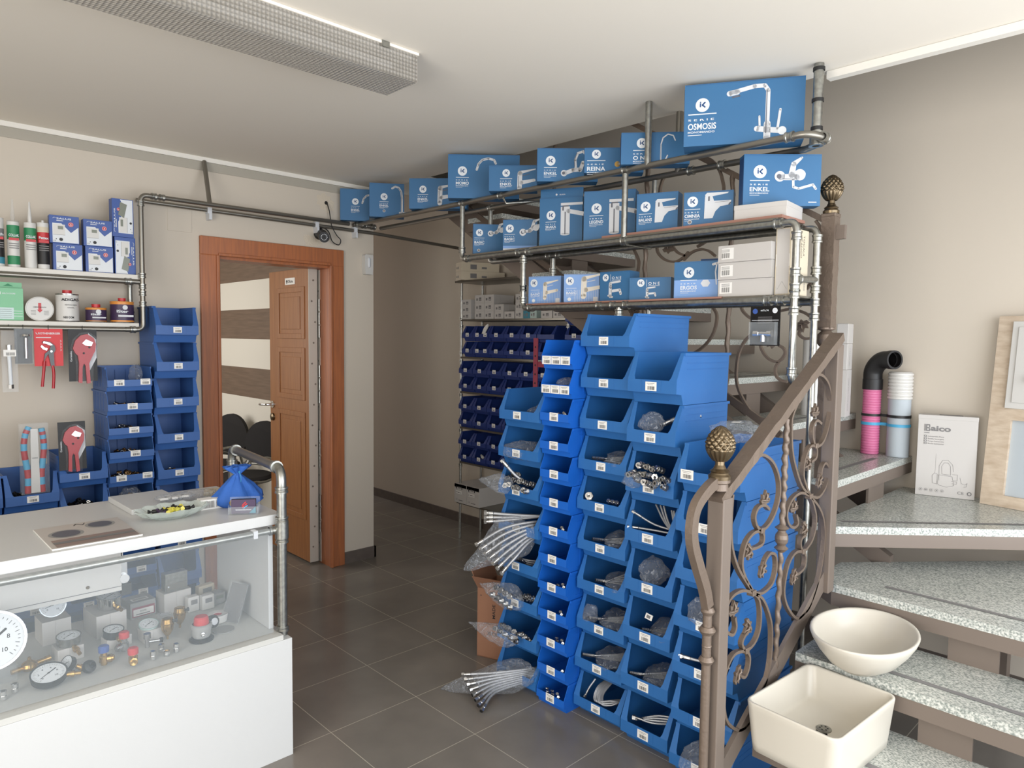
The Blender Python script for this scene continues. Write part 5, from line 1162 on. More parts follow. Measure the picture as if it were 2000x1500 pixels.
RB = tag(empty('iron_railing', (2.8, 1.1, 0)), 'upper wrought-iron railing climbing behind the pipe rack, ending at the taller pinecone post', 'railing')
def rb(o): o.location = Vector(o.location) - Vector((2.8, 1.1, 0)); return o
NX = (-1, 0, 0)
b = MB(); b.tube([(2.8, 1.15, 2.02), (2.8, 3.5, 3.44)], 0, 'iron', flat=(.016, .022, (1, 0, 0))); rb(b.build('handrail', RB))
b = MB(); b.tube([(2.8, 1.30, 1.16), (2.8, 3.5, 2.44)], 0, 'iron', flat=(.016, .030, (1, 0, 0))); rb(b.build('bottom_bar', RB))
for k in range(1, 14):
    if k in (12,): pass
for k in ('u1', 'u2', 'u3', 'u4', 'u5', 'u6', 'u7', 'u8', 'u9', 'u10', 'u11', 'u12', 'u13', 'u14'): rb(scroll(RB, D[k], NX, .014, .010))
for i, p in enumerate(D['leaves2']): rb(leafy(RB, p, NX, .034, i * 1.7))
rb(twist(RB, [(2.8, 1.555, 2.27), (2.8, 1.555, 1.32)], .011)); rb(twist(RB, [(2.8, 2.0, 2.53), (2.8, 2.0, 1.58)], .011)); rb(twist(RB, [(2.8, 2.6, 2.89), (2.8, 2.6, 1.93)], .011))
b = hammered((2.80, 1.133, 1.60), (2.80, 1.133, 2.035), .052, .052, (1, 0, 0), seed=5); rb(b.build('newel_post', RB))
b = hammered((2.80, 1.133, 1.0065), (2.80, 1.133, 1.53), .034, .034, (1, 0, 0), seed=6); rb(b.build('newel_foot', RB))
b = MB(); b.lathe([(0, -.05), (.026, -.048), (.030, -.04), (.018, -.034), (.032, -.018), (.036, 0), (.032, .018), (.018, .032), (.034, .038), (.034, .045), (0, .047)], 'iron', (2.80, 1.133, 1.56), (0, 0, 1), 22); rb(b.build('ball_knot', RB))
b = MB(); b.box((2.772, 1.105, 2.032), (2.828, 1.161, 2.046), 'iron'); rb(b.build('cap', RB, bevel=.003))
rb(pine(RB, (2.80, 1.133, 2.046), .150, .041))
b = MB(); b.box((2.79, 1.075, 1.945), (2.81, 1.108, 1.998), 'iron_flat'); rb(b.build('bracket', RB))

# ---------------------------------------------------------------- basins and goods on the stairs
def rrect(w, d, r, n=6):
    out = []
    for cx, cy, a0 in ((w / 2 - r, d / 2 - r, 0), (-w / 2 + r, d / 2 - r, PI / 2), (-w / 2 + r, -d / 2 + r, PI), (w / 2 - r, -d / 2 + r, 1.5 * PI)):
        for k in range(n + 1):
            a = a0 + k * PI / 2 / n; out.append((cx + r * math.cos(a), cy + r * math.sin(a)))
    return out
def loft(b, rings, mt, smooth=True):
    n = len(rings[0]); vs = [v for r in rings for v in r]
    b.add(vs, [(i * n + j, i * n + (j + 1) % n, (i + 1) * n + (j + 1) % n, (i + 1) * n + j) for i in range(len(rings) - 1) for j in range(n)], mt, smooth)
b = MB(); H = .152; W, Dp = .388, .283
R = lambda w, d, r, z: [(x, y, z) for x, y in rrect(w, d, r)]
loft(b, [R(W - .055, Dp - .045, .03, 0), R(W - .030, Dp - .022, .035, .004), R(W - .022, Dp - .018, .036, .03), R(W - .004, Dp - .003, .032, H - .02), R(W, Dp, .032, H - .004), R(W - .003, Dp - .003, .030, H), R(W - .017, Dp - .017, .026, H), R(W - .020, Dp - .020, .026, H - .006), R(W - .04, Dp - .036, .03, .060), R(W - .070, Dp - .066, .03, .048), R(.06, .06, .025, .042), R(.04, .04, .019, .041)], 'ceramic')
b.add(R(W - .055, Dp - .045, .03, 0), [tuple(range(len(rrect(1, 1, .1)) - 1, -1, -1))], 'ceramic')
sq = b.build('washbasin', loc=(2.079, .809, .336), rz=math.radians(-4)); tag(sq, 'white rectangular countertop washbasin with rounded corners on the second granite tread', 'washbasin')
b = MB(); b.lathe([(0, .0455), (.012, .0455), (.022, .0445), (.023, .041)], 'galv', (.0, .0, 0), (0, 0, 1), 20)
for k in range(6): b.disc(.011 * math.cos(k * PI / 3), .011 * math.sin(k * PI / 3), .003, ((0, 0, .0460), (1, 0, 0), (0, 1, 0)), 'black', 8)
b.build('drain', sq, loc=(.030, .004, .0))
b = MB(); n = 48
def EL(a, c, z, ox=0, oy=0): return [(ox + a * math.cos(2 * PI * j / n), oy + c * math.sin(2 * PI * j / n), z) for j in range(n)]
prof = [(.070, .045, 0), (.100, .066, .003), (.150, .105, .032), (.186, .134, .070), (.206, .151, .100), (.212, .156, .114), (.211, .155, .119), (.204, .148, .119), (.199, .143, .114), (.182, .130, .078), (.145, .102, .040), (.08, .055, .018), (.02, .016, .014)]
loft(b, [EL(a, c, z) for a, c, z in prof], 'ceramic'); b.add(EL(.070, .045, 0), [tuple(range(n - 1, -1, -1))], 'ceramic'); b.add(EL(.02, .016, .014), [tuple(range(n))], 'chrome')
tag(b.build('washbasin', loc=(2.358, .793, .504), rz=math.radians(4)), 'white oval bowl washbasin standing on the third granite tread', 'washbasin')
# pump carton
b = MB(); w, h, dd = .230, .370, .075
b.box((0, 0, 0), (w, dd, h), 'box_white'); b.box((-.001, -.001, h - .018), (w + .001, dd + .001, h + .001), 'box_white'); b.box((w * .35, dd * .25, h + .001), (w * .75, dd * .6, h + .0025), 'ink_grey')
F0 = fr((0, -.0014, 0)); F1 = fr((0, -.0018, 0))
b.text('aico', fr((.050, -.0014, .300)), .034, 'ink_grey', width=.078, off=.035)
b.quad(.025, .297, .029, .329, F0, 'ink_grey'); b.poly([(.031, .297), (.047, .297), (.049, .304), (.045, .312), (.048, .320), (.046, .329), (.031, .329)], F0, 'ink_grey'); b.quad(.036, .302, .042, .309, F1, 'box_white'); b.quad(.036, .315, .042, .323, F1, 'box_white')
b.quad(.025, .288, .046, .291, F0, 'ink_grey')
for k in range(4):
    b.quad(.025, .270 - .011 * k, .036, .278 - .011 * k, F0, 'ink_grey'); b.quad(.028, .272 - .011 * k, .033, .276 - .011 * k, F1, 'box_white')
    b.text(('Submersible Pump', 'Bomba Sumergible', 'Pompe Submersible', 'Bomba Submersivel')[k], fr((.041, -.0014, .271 - .011 * k)), .008, 'ink_grey', width=.062, off=0)
L_ = lambda pts, w=.0011: b.stroke([(.062 + p[0] * .1, .045 + p[1] * .1) for p in pts], w, F0, 'ink_grey')
L_([(.30, .30), (.28, .95), (.40, 1.22), (.62, 1.25), (.80, 1.05), (.84, .75)]); L_([(.40, .60), (.38, .95), (.47, 1.12), (.62, 1.13), (.72, .98), (.74, .58)]); L_([(.40, .60), (.74, .58)])
L_([(.25, .15), (.27, .55), (.80, .52), (.88, .12), (.60, .02), (.30, .08), (.25, .15)]); L_([(.80, .62), (1.0, .62), (1.0, .35), (.85, .35)]); L_([(.78, .30), (.98, .30), (.98, .2), (.8, .2)])
L_([(.05, .15), (.02, .50), (.12, .62), (.22, .58), (.22, .12), (.05, .15)]); L_([(.12, .62), (.14, .8), (.14, 1.5)], .0006); L_([(1.1, .5), (1.16, .25), (1.3, .2), (1.38, .28), (1.36, .12), (1.26, .1)])
for k in range(5): b.disc(.022 + .021 * k, .027, .0068, F0, 'ink_grey', 16); b.disc(.022 + .021 * k, .027, .0058, F1, 'box_white', 16); b.disc(.022 + .021 * k, .027, .003, fr((0, -.0022, 0)), 'ink_grey', 8)
b.text('CE', fr((.165, -.0014, .020)), .018, 'ink_grey', width=.024, off=0); b.disc(.210, .026, .009, F0, 'ink_grey', 16); b.disc(.210, .026, .005, F1, 'box_white', 12)
tag(b.build('pump_carton', loc=(3.571, 1.009, .851), rz=math.radians(-76), bevel=.0008), 'white carton printed with a submersible pump drawing, standing on the landing tread', 'box')
# leaning display board
b = MB(); w, h, t = .50, .825, .018; ho = (.085, .05, .415, .375)
b.box((0, 0, 0), (ho[0], t, h), 'osb'); b.box((ho[2], 0, 0), (w, t, h), 'osb'); b.box((ho[0], 0, 0), (ho[2], t, ho[1]), 'osb'); b.box((ho[0], 0, ho[3]), (ho[2], t, h), 'osb')
ang = math.radians(-97)
ob = b.build('display_board', loc=(3.586, .757, .851)); ob.rotation_euler = (Euler((math.radians(-6.2), 0, 0)).to_matrix().to_4x4().to_3x3().to_euler()); ob.rotation_euler = (Matrix.Rotation(math.radians(-100), 3, 'Z') @ Matrix.Rotation(math.radians(-6.5), 3, 'X')).to_euler()
tag(ob, 'tall chipboard display board with a grey inset, leaning on the wall at the right edge', 'board')
b = MB(); b.box((ho[0] - .01, t, ho[1] - .01), (ho[2] + .01, t + .004, ho[3] + .01), 'grey_board'); b.build('grey_inset', ob)
b = MB(); b.box((.060, -.014, .425), (.42, 0, .800), 'white_plastic'); b.box((.085, -.020, .450), (.395, -.0142, .775), 'white_plastic'); pn = b.build('white_panel', ob, bevel=.002)
b = MB(); b.lathe([(0, 0), (.022, 0), (.024, .006), (.012, .012), (.012, .02), (0, .021)], 'chrome', (.155, -.0202, .55), (0, -1, 0), 20); b.build('push_button', pn)
# duct pieces
def duct(label, x, y, r, z0, z1, m, ribs, cap=None):
    t = tag(empty('duct_pipe', (x, y, 1.006)), label, 'pipe', None); b = MB(); prof = []; n = ribs; H = z1 - z0
    if n:
        for k in range(n): zz = H * k / n; prof += [(r * .94, zz), (r, zz + H / n * .25), (r, zz + H / n * .7), (r * .94, zz + H / n * .95)]
    else: prof = [(r, 0), (r, H)]
    b.lathe([(0, 0)] + prof + [(r * .9, H), (0, H)], m, (0, 0, 0), (0, 0, 1), 32); b.build('duct', t); return t
t = duct('pink corrugated duct with a black elbow on top, standing by the wall', 3.63, 1.235, .041, 1.005, 1.335, 'pink', 26)
b = MB(); b.lathe([(.045, -.005), (.045, .045), (.041, .046), (.041, -.004)], 'black', (0, 0, .32), (0, 0, 1), 28)
b.tube(smooth_path([(0, 0, .355), (0, 0, .40), (-.008, -.018, .435), (-.022, -.048, .458), (-.05, -.095, .462)], 6), .042, 'black', 24, cap=False); b.lathe([(.036, 0), (.0445, 0), (.0445, .03), (.036, .03)], 'black', (-.045, -.088, .462), (-.5, -.86, .03), 28); b.build('elbow', t)
for z, m, w in ((.186, 'black', .012), (.143, 'cyan', .014)):
    b = MB(); b.lathe([(.0415, 0), (.0445, 0), (.0445, w), (.0415, w)], m, (0, 0, z), (0, 0, 1), 28); b.box((.0, -.075, z), (.006, -.040, z + w), m); b.build('strap', t)
t = duct('grey duct with a white ribbed cap, between the pink duct and the pump carton', 3.645, 1.115, .049, 1.005, 1.28, 'grey_board', 0)
b = MB(); prof = []
for k in range(8): prof += [(.050, .016 * k), (.054, .016 * k + .003), (.054, .016 * k + .011), (.050, .016 * k + .014)]
b.lathe([(0, -.001)] + prof + [(.045, .13), (0, .13)], 'white_plastic', (0, 0, .275), (0, 0, 1), 32); b.build('ribbed_cap', t)
for z, m in ((.186, 'black'), (.143, 'cyan')):
    b = MB(); b.lathe([(.0495, 0), (.0525, 0), (.0525, .013), (.0495, .013)], m, (0, 0, z), (0, 0, 1), 28); b.build('strap', t)
for k, (z0, h, w, tx) in enumerate(((1.191, .225, .050, 'Conf Awin IQuf Awin'), (1.4165, .125, .047, 'Awin'), (1.542, .095, .052, ''))):
    b = MB(); b.box((-.05, -.025, 0), (.05, w - .025, h), 'box_white')
    if tx: b.text(tx, fr((-.0506, .018, h * .12), (0, 0, 1), (0, 1, 0)), .010, 'ink_grey', width=h * .7, off=0) ; b.text(tx, fr((.0, -.0256, h * .12), (0, 0, 1), (-1, 0, 0)), .012, 'ink_grey', width=h * .7, off=0)
    tag(b.build('white_carton', loc=(3.50, 1.325, z0), rz=math.radians(8), bevel=.003), ('tall narrow white carton on the stair tread behind the tall iron post', 'narrow white carton in the middle of the pile behind the iron post', 'plain white carton on top of the pile behind the iron post')[k], 'box')
b = MB(); b.lathe([(0, 0), (.048, 0), (.048, .245), (.047, .2455), (.048, .246), (.048, .375), (.044, .38), (0, .38)], 'white_plastic', (0, 0, 0), (0, 0, 1), 32); tag(b.build('white_cylinder', loc=(3.42, 1.44, 1.191)), 'tall white cylinder standing on the stair tread behind the iron scrolls', 'cylinder')
# blister pack hanging from the lower rail
t = tag(empty('blister_pack', (2.485, 1.229, 1.682)), 'black blister pack with a chrome valve hanging under the rack beside the stairs', 'pack')
b = MB(); b.box((-.003, -.058, -.150), (-.001, .058, -.004), 'black_gloss'); F = fr((-.0034, .058, -.150), (0, -1, 0), (0, 0, 1))
b.disc(.018, .128, .010, F, 'salus_blue'); b.disc(.095, .130, .010, F, 'print_silver'); b.text('miTu.74', fr((-.0034, .018, -.022), (0, -1, 0)), .009, 'print_white', width=.030)
for k in range(4): b.quad(.03, .105 - .007 * k, .085, .107 - .007 * k, F, 'ink_grey')
b.quad(.006, .094, .110, .0955, F, 'print_silver'); b.build('card', t)
b = MB(); b.box((-.030, -.050, -.146), (-.0038, .050, -.062), 'clear_plastic'); b.build('clear_cover', t)
b = MB(); b.lathe([(.0, 0), (.012, 0), (.012, .02), (.009, .022), (.009, .05), (.013, .053), (.013, .07), (0, .07)], 'chrome', (-.016, .036, -.105), (0, -1, 0), 16); b.tube([(-.016, -.0, -.11), (-.016, -.0, -.135)], .009, 'chrome', 10); b.build('valve', t)
b = MB(); b.tube([(0, 0, .012), (0, 0, -.01)], .0015, 'black', 6); b.build('hook', t)
# ---------------------------------------------------------------- sales counter with glass display
CT = tag(empty('sales_counter', (1.155, 2.35, 0)), 'white sales counter with a glass display front and galvanised pipe frame', 'counter')
def cb(mb, name, par=None, **k):
    return mb.build(name, par or CT, loc=(-1.155, -2.35, 0) if par is None else None, **k)
b = MB(); b.box((-1.3, 2.35, 0), (1.158, 3.00, .443), 'white_melamine'); cb(b, 'cabinet', bevel=.001)
b = MB(); b.box((-1.3, 2.352, .4435), (1.125, 2.378, .462), 'melamine_grey'); b.box((-1.3, 2.378, .4435), (1.125, 2.99, .459), 'melamine_grey'); cb(b, 'display_floor')
b = MB(); b.box((1.111, 2.440, .4595), (1.129, 2.93, .851), 'white_melamine'); cb(b, 'side_panel', bevel=.001)
b = MB(); b.box((-1.3, 2.430, .852), (1.163, 3.06, .890), 'white_melamine'); cb(b, 'countertop', bevel=.0015)
b = MB(); b.box((-1.3, 2.395, .4625), (1.108, 2.399, .850), 'pane_glass'); cb(b, 'glass_pane')
b = MB(); b.box((-1.3, 2.70, .640), (.690, 2.98, .775), 'white_plastic'); b.box((-1.3, 2.698, .655), (.690, 2.70, .657), 'ink_grey'); b.lathe([(0, 0), (.006, 0), (.005, .003), (0, .003)], 'antique', (.585, 2.699, .675), (0, -1, 0), 12); dr = cb(b, 'drawer')
b = MB(); b.box((.692, 2.71, .66), (.712, 2.97, .735), 'steel_part'); b.box((.694, 2.705, .735), (.698, 2.97, .851), 'steel_part'); b.lathe([(0, 0), (.016, 0), (.016, .01), (0, .01)], 'chrome', (.70, 2.708, .68), (0, -1, 0), 14); b.box((.690, 2.700, .62), (.722, 2.72, .66), 'black'); b.build('slide', dr)
b = MB(); b.tube([(-1.3, 2.412, .836), (1.145, 2.412, .836)], .0115, 'galv', 14); ring(b, (1.118, 2.412, .836), (1, 0, 0), .0165, .03); cb(b, 'front_rail')
b = MB(); b.box((1.04, 2.398, .822), (1.055, 2.428, .850), 'print_silver'); cb(b, 'clip')
b = MB(); b.tube([(1.146, 2.400, .4435)] + [(1.146, 2.400, 1.00)] + elbow((1.146, 2.400, 1.012), (1.147, 2.402, 1.058), (1.152, 2.445, 1.062)), .0175, 'galv', 18)
for z in (.468, .80, .875, .985): ring(b, (1.146, 2.40, z), (0, 0, 1), .0235, .022)
b.lathe([(.0175, -.035), (.024, -.03), (.024, .03), (.0175, .035)], 'galv', (1.146, 2.40, .836), (0, 0, 1), 18)
cb(b, 'front_post')
b = MB(); b.tube([(1.150, 2.445, 1.062), (1.212, 2.975, 1.055)], .0175, 'galv_dark', 18); ring(b, (1.151, 2.452, 1.062), (.12, 1, 0), .0235, .016, 'galv'); ring(b, (1.211, 2.965, 1.055), (.12, 1, 0), .0235, .016, 'galv'); cb(b, 'top_rail')
b = MB(); b.tube(elbow((1.213, 2.98, 1.055), (1.217, 3.02, 1.052), (1.217, 3.022, 1.01)) + [(1.217, 3.022, .0)], .0175, 'galv', 18); ring(b, (1.217, 3.022, .99), (0, 0, 1), .0235, .03); cb(b, 'rear_post')

ZD = .4600
def gauge(x, y, z, r, dp, ax, label, rim='chrome', stem=None, needle=.6, grp='pressure gauges in the display case', back=None):
    """round dial gauge: axis points where the face looks; z is the centre of the back"""
    ax = Vector(ax).normalized(); q = Vector((0, 0, 1)).rotation_difference(ax).to_matrix()
    t = tag(empty('pressure_gauge', (x, y, z)), label, 'gauge', grp)
    b = MB(); b.lathe([(0, 0), (r * .9, 0), (r * .94, dp * .1), (r * .94, dp * .8), (r, dp * .82), (r, dp), (r * .92, dp), (r * .92, dp * .93)], rim if back is None else back, (0, 0, 0), ax, 36); b.build('case', t)
    b = MB(); o = ax * dp * .92; U, V = q @ Vector((1, 0, 0)), q @ Vector((0, 1, 0))
    if abs(ax.z) < .95:
        V = (Vector((0, 0, 1)) - ax * ax.z).normalized(); U = V.cross(ax)
    b.disc(0, 0, r * .915, (o, U, V), 'print_white', 32)
    F = (o + ax * .0004, U, V)
    for k in range(28):
        a = math.radians(225 - 270 * k / 27); l = .12 if k % 3 == 0 else .06
        b.stroke([(r * .8 * math.cos(a), r * .8 * math.sin(a)), (r * (.8 - l) * math.cos(a), r * (.8 - l) * math.sin(a))], r * .018, F, 'ink', 4)
    for k in range(6):
        a = math.radians(225 - 270 * k / 5); b.text(str(k * 2), (o + ax * .0004 + U * (r * .5 * math.cos(a) - r * .08) + V * (r * .5 * math.sin(a) - r * .07), U, V), r * .2, 'ink')
    b.build('dial', t)
    b = MB(); F = (o + ax * .0010, U, V); c, s_ = math.cos(needle), math.sin(needle); b.stroke([(-r * .62 * c, -r * .62 * s_), (r * .5 * c, r * .5 * s_)], [r * .03, r * .08], F, 'ink'); b.disc(0, 0, r * .07, F, 'ink', 12); b.build('needle', t)
    if stem:
        sd = Vector(stem).normalized(); b = MB(); p = sd * r * .9 + ax * dp * .4
        b.lathe([(.005, 0), (.0075, .002), (.0075, .012), (.010, .012), (.010, .022), (.006, .024), (.0065, .04), (0, .04)], 'brass', p, sd, 10); b.build('stem', t)
    return t
gauge(.305, 2.60, .605, .088, .035, (-.15, -1, .30), 'largest round pressure gauge with chrome rim at the left edge of the display case', needle=.7)
b = MB(); b.box((-.03, 0, 0), (.03, .05, .05), 'clear_plastic'); tag(b.build('clear_stand', loc=(.335, 2.60, ZD)), 'clear plastic stand under the largest pressure gauge', 'stand')
def wb(x, y, w, d, h, label, m='box_white', z=ZD, rz=0, grp='small cartons in the display case'):
    b = MB(); b.box((0, 0, 0), (w, d, h), m); b.box((w * .45, -.0006, h * .02), (w * .455, 0, h * .98), 'ink_grey'); return tag(b.build('small_carton', loc=(x, y, z), rz=rz, bevel=.0006), label, 'box', grp)
wb(.470, 2.82, .088, .10, .083, 'white carton with the white-faced gauge leaning on it, left in the display case', rz=.05)
gauge(.510, 2.85, .590, .041, .018, (-.25, -1, .35), 'white-faced gauge propped on the left white carton', needle=.35)
wb(.480, 2.635, .076, .075, .045, 'low white carton under the grey gauge in the middle of the case', rz=.05)
gauge(.518, 2.67, .508, .037, .030, (0, -.12, 1), 'grey pressure gauge lying face up on the low white carton', stem=(.3, -1, -.5), rim='galv')
wb(.622, 2.76, .100, .13, .082, 'largest white carton in the display case, carrying a brass-stemmed gauge', rz=.1)
gauge(.680, 2.83, .545, .042, .045, (0, -.1, 1), 'deep chrome gauge with brass stem on the largest white carton', stem=(.3, -1, -.2))
wb(.625, 2.64, .080, .055, .034, 'flat white carton under the black-rimmed small gauge', rz=.1)
gauge(.650, 2.665, .496, .033, .028, (.05, -.15, 1), 'small black-rimmed gauge lying face up beside the blue-capped valve', rim='black', stem=(.2, -1, -.2))
wb(.735, 2.615, .070, .055, .040, 'small white carton under the light blue gauge', rz=.1)
gauge(.762, 2.655, .502, .033, .012, (0, -.25, 1), 'light blue-rimmed flat gauge on the small white carton', rim='glass_green')
gauge(.430, 2.50, .478, .050, .024, (-.05, -.28, 1), 'wide black gauge lying with its brass stem to the right, front left of the case', rim='black', stem=(1, -.25, -.1))
gauge(.500, 2.55, .485, .024, .02, (-.8, -.35, .55), 'tiny black gauge tilted beside the low white carton', rim='black', stem=(.7, -.3, -.4))
b = MB(); b.lathe([(0, 0), (.019, .0), (.021, .006), (.019, .016), (.008, .02), (.008, .03)], 'black', (0, 0, .02), (.3, -.6, .4), 18); tag(b.build('black_knob', loc=(.535, 2.50, ZD)), 'round black knob in front of the tiny black gauge', 'knob')
# cardboard, case, thermostats
b = MB(); b.box((0, 0, 0), (.092, .09, .062), 'grey_plastic'); b.box((.006, -.0008, .006), (.088, 0, .044), 'maroon'); b.quad(.010, .010, .084, .036, fr((0, -.0012, 0)), 'paper'); b.text('ROTE', fr((.035, -.0016, .024)), .008, 'ink', width=.022); b.quad(.02, .014, .07, .018, fr((0, -.0016, 0)), 'ink_grey')
b.add([(.015, .02, .0625), (.075, .02, .0625), (.075, .05, .0625), (.015, .05, .0625)], [(0, 1, 2, 3)], 'paper')
for k in range(14): b.add([(.022 + .0035 * k, .025, .063), (.0235 + .0035 * k, .025, .063), (.0235 + .0035 * k, .045, .063), (.022 + .0035 * k, .045, .063)], [(0, 1, 2, 3)], 'ink')
tag(b.build('printed_carton', loc=(.760, 2.865, ZD), rz=.08, bevel=.001), 'grey carton with a dark red label in the display case', 'box')
wb(.870, 2.83, .104, .075, .082, 'white carton under the grey metal junction case', rz=.1)
b = MB(); b.box((0, 0, 0), (.085, .04, .07), 'galv'); b.box((.004, -.003, .004), (.081, 0, .030), 'galv_dark'); b.lathe([(0, 0), (.003, 0), (.003, .002), (0, .002)], 'print_white', (.010, -.003, .02), (0, -1, 0), 10)
tag(b.build('metal_case', loc=(.880, 2.845, ZD + .0835), rz=.08, bevel=.006), 'small grey rounded metal case on a white carton in the display', 'case')
def thermo(x, y, w, h, d, label, scr=None, rz=.1, m='white_plastic'):
    b = MB(); b.box((0, 0, 0), (w, d, h), m); t = b.build('thermostat', loc=(x, y, ZD), rz=rz, bevel=.004); tag(t, label, 'thermostat', 'thermostats in the display case')
    q = MB(); q.box((w * .25, -.0012, h * .5), (w * .8, 0, h * .8), 'lcd' if scr else 'ink_grey' if scr is None else 'black'); q.build('display_slot', t)
thermo(.945, 2.79, .045, .060, .03, 'small white thermostat left of the pair behind the gas regulator')
thermo(.993, 2.775, .050, .058, .03, 'square white thermostat behind the red-capped gas regulator')
thermo(1.045, 2.80, .055, .045, .05, 'grey thermostat with dark screen beside the display side panel', 1, .2, 'grey_plastic')
thermo(1.02, 2.885, .070, .060, .03, 'cream thermostat at the back right corner of the case', None, .2, 'box_cream')
b = MB(); b.box((0, 0, 0), (.045, .045, .045), 'clear_plastic'); b.disc(.022, .022, .016, ((0, 0, .046), (1, 0, 0), (0, 1, 0)), 'print_silver'); tag(b.build('clear_box', loc=(.822, 2.70, ZD), rz=.2), 'small clear plastic box holding a silver disc', 'box')
# valves
def valve(x, y, cap, label, h=.055, body='brass', side=(1, -.5, .1)):
    t = tag(empty('valve', (x, y, ZD)), label, 'valve', 'valves in the display case')
    b = MB(); b.lathe([(0, 0), (.010, 0), (.010, .008), (.014, .010), (.014, .028), (.010, .032), (.010, h * .65)], body, (0, 0, 0), (0, 0, 1), 16)
    b.lathe([(.008, 0), (.009, .01), (.013, .012), (.013, .024), (.0095, .025), (.0095, .03), (0, .028)], body, (0, 0, .018), side, 8); b.build('body', t)
    b = MB(); b.lathe([(.010, 0), (.016, .001), (.0165, .018), (.013, .022), (0, .0225)], cap, (0, 0, h * .65), (0, 0, 1), 18); b.build('cap', t)
valve(.590, 2.535, 'salus_blue', 'brass safety valve with a blue cap in the middle front of the case', .065)
valve(.668, 2.60, 'red', 'chrome valve with a red cap behind the brass one', .07, 'steel_part', (-1, -.3, 0))
valve(.660, 2.47, 'red', 'brass safety valve with a red cap nearest the glass', .055, 'brass', (-.2, -1, 0))
for x, y, l in ((.808, 2.60, 'brass automatic air vent in the centre of the display case'), (.875, 2.675, 'brass air vent with black knob behind the gas regulator')):
    t = tag(empty('air_vent', (x, y, ZD)), l, 'air vent', 'brass air vents')
    b = MB(); b.lathe([(0, 0), (.004, 0), (.004, .012), (.010, .018), (.019, .035), (.021, .050), (.022, .051), (.022, .058), (.020, .060), (.018, .075), (.012, .078), (0, .078)], 'brass', (0, 0, 0), (0, 0, 1), 22); b.build('body', t)
    b = MB(); b.lathe([(0, 0), (.004, 0), (.004, .006), (.007, .007), (.007, .013), (0, .014)], 'black', (.018, -.006, .064), (1, -.3, .1), 10); b.build('knob', t)
t = tag(empty('gas_regulator', (.895, 2.515, ZD)), 'grey gas regulator with a large red cap on a black foot', 'regulator')
b = MB(); b.lathe([(0, 0), (.040, 0), (.042, .004), (.036, .010), (.026, .012)], 'black', (0, 0, 0), (0, 0, 1), 26); b.build('foot', t)
b = MB(); b.lathe([(.027, .012), (.030, .016), (.034, .045), (.036, .046), (.036, .056), (.030, .060)], 'grey_plastic', (0, 0, 0), (0, 0, 1), 26); b.lathe([(0, 0), (.008, 0), (.008, .004), (.004, .005), (0, .003)], 'chrome', (-.006, -.031, .030), (-.2, -1, 0), 12); b.build('body', t)
b = MB(); b.lathe([(.026, .058), (.024, .080), (.020, .086), (0, .087)], 'red', (0, 0, 0), (0, 0, 1), 26); b.build('cap', t)
t = tag(empty('tee_valve', (.735, 2.58, ZD)), 'chrome tee valve with a black tip between the red-capped valves and the air vent', 'valve')
b = MB(); b.lathe([(0, 0), (.008, 0), (.008, .030), (.012, .031), (.012, .048), (0, .048)], 'steel_part', (0, 0, 0), (0, 0, 1), 14); b.tube([(0, 0, .018), (.038, -.008, .016)], .0055, 'steel_part', 10); b.build('body', t)
b = MB(); b.lathe([(0, 0), (.008, 0), (.009, .010), (0, .012)], 'black', (.038, -.008, .016), (1, -.2, 0), 12); b.build('tip', t)
t = tag(empty('brass_valve', (.405, 2.655, ZD)), 'old brass valve body lying behind the wide black gauge', 'valve')
b = MB(); b.lathe([(0, 0), (.020, .002), (.024, .012), (.022, .022), (.012, .028), (.005, .034), (.005, .042), (0, .042)], 'brass', (0, 0, 0), (0, 0, 1), 12); b.tube([(-.05, -.01, .010), (.05, .012, .016)], .008, 'brass', 10); b.lathe([(.004, 0), (.010, 0), (.010, .014), (.004, .014)], 'brass', (.046, .011, .016), (1, .2, .05), 8); b.build('body', t)
for i, (x, y, h) in enumerate(((.719, 2.465, .030), (.759, 2.51, .026), (.762, 2.465, .018), (.796, 2.473, .030), (.345, 2.515, .028), (.312, 2.485, .028))):
    b = MB(); b.lathe([(0, 0), (.0085, 0), (.0095, .002), (.0095, h * .45), (.0088, h * .5), (.0100, h * .55), (.0100, h * .95), (.007, h), (0, h)], 'chrome', (0, 0, 0), (0, 0, 1), 18)
    tag(b.build('chrome_cap', loc=(x, y, ZD)), ('chrome cap directly left of the front group by the glass', 'chrome cap at the back of the front group', 'shortest chrome cap of the front group', 'chrome cap standing apart at the right of the front group', 'chrome cap in the front left corner behind the other', 'chrome cap nearest the left picture edge')[i], 'fitting', 'small chrome caps in the display case')
t = tag(empty('tape_reel', (1.00, 2.64, ZD)), 'white tape reel with a red centre in the display case', 'tape')
b = MB(); b.lathe([(.016, .003), (.016, .028), (.036, .030), (.037, .024), (.034, .002), (.016, .001)], 'white_plastic', (0, 0, 0), (0, 0, 1), 28); b.build('reel', t)
b = MB(); b.lathe([(0, .026), (.0158, .026), (.0158, .002)], 'red', (0, 0, 0), (0, 0, 1), 20); b.build('core', t)
b = MB(); b.lathe([(0, 0), (.038, 0), (.038, .003), (0, .004)], 'grey_plastic', (0, 0, 0), (0, 0, 1), 30); tag(b.build('flat_disc', loc=(.985, 2.545, ZD)), 'flat grey disc lying right of the gas regulator', 'disc')
t = tag(empty('plug_pack', (.952, 2.585, ZD)), 'black round plug standing behind the gas regulator', 'plug')
b = MB(); b.lathe([(0, 0), (.022, .001), (.024, .02), (.016, .024), (.014, .03), (0, .03)], 'black', (0, .0, .028), (.2, -1, .3), 20); b.lathe([(0, 0), (.013, 0), (0, .002)], 'print_silver', (.005, -.030, .037), (.2, -1, .3), 14); b.build('plug', t)
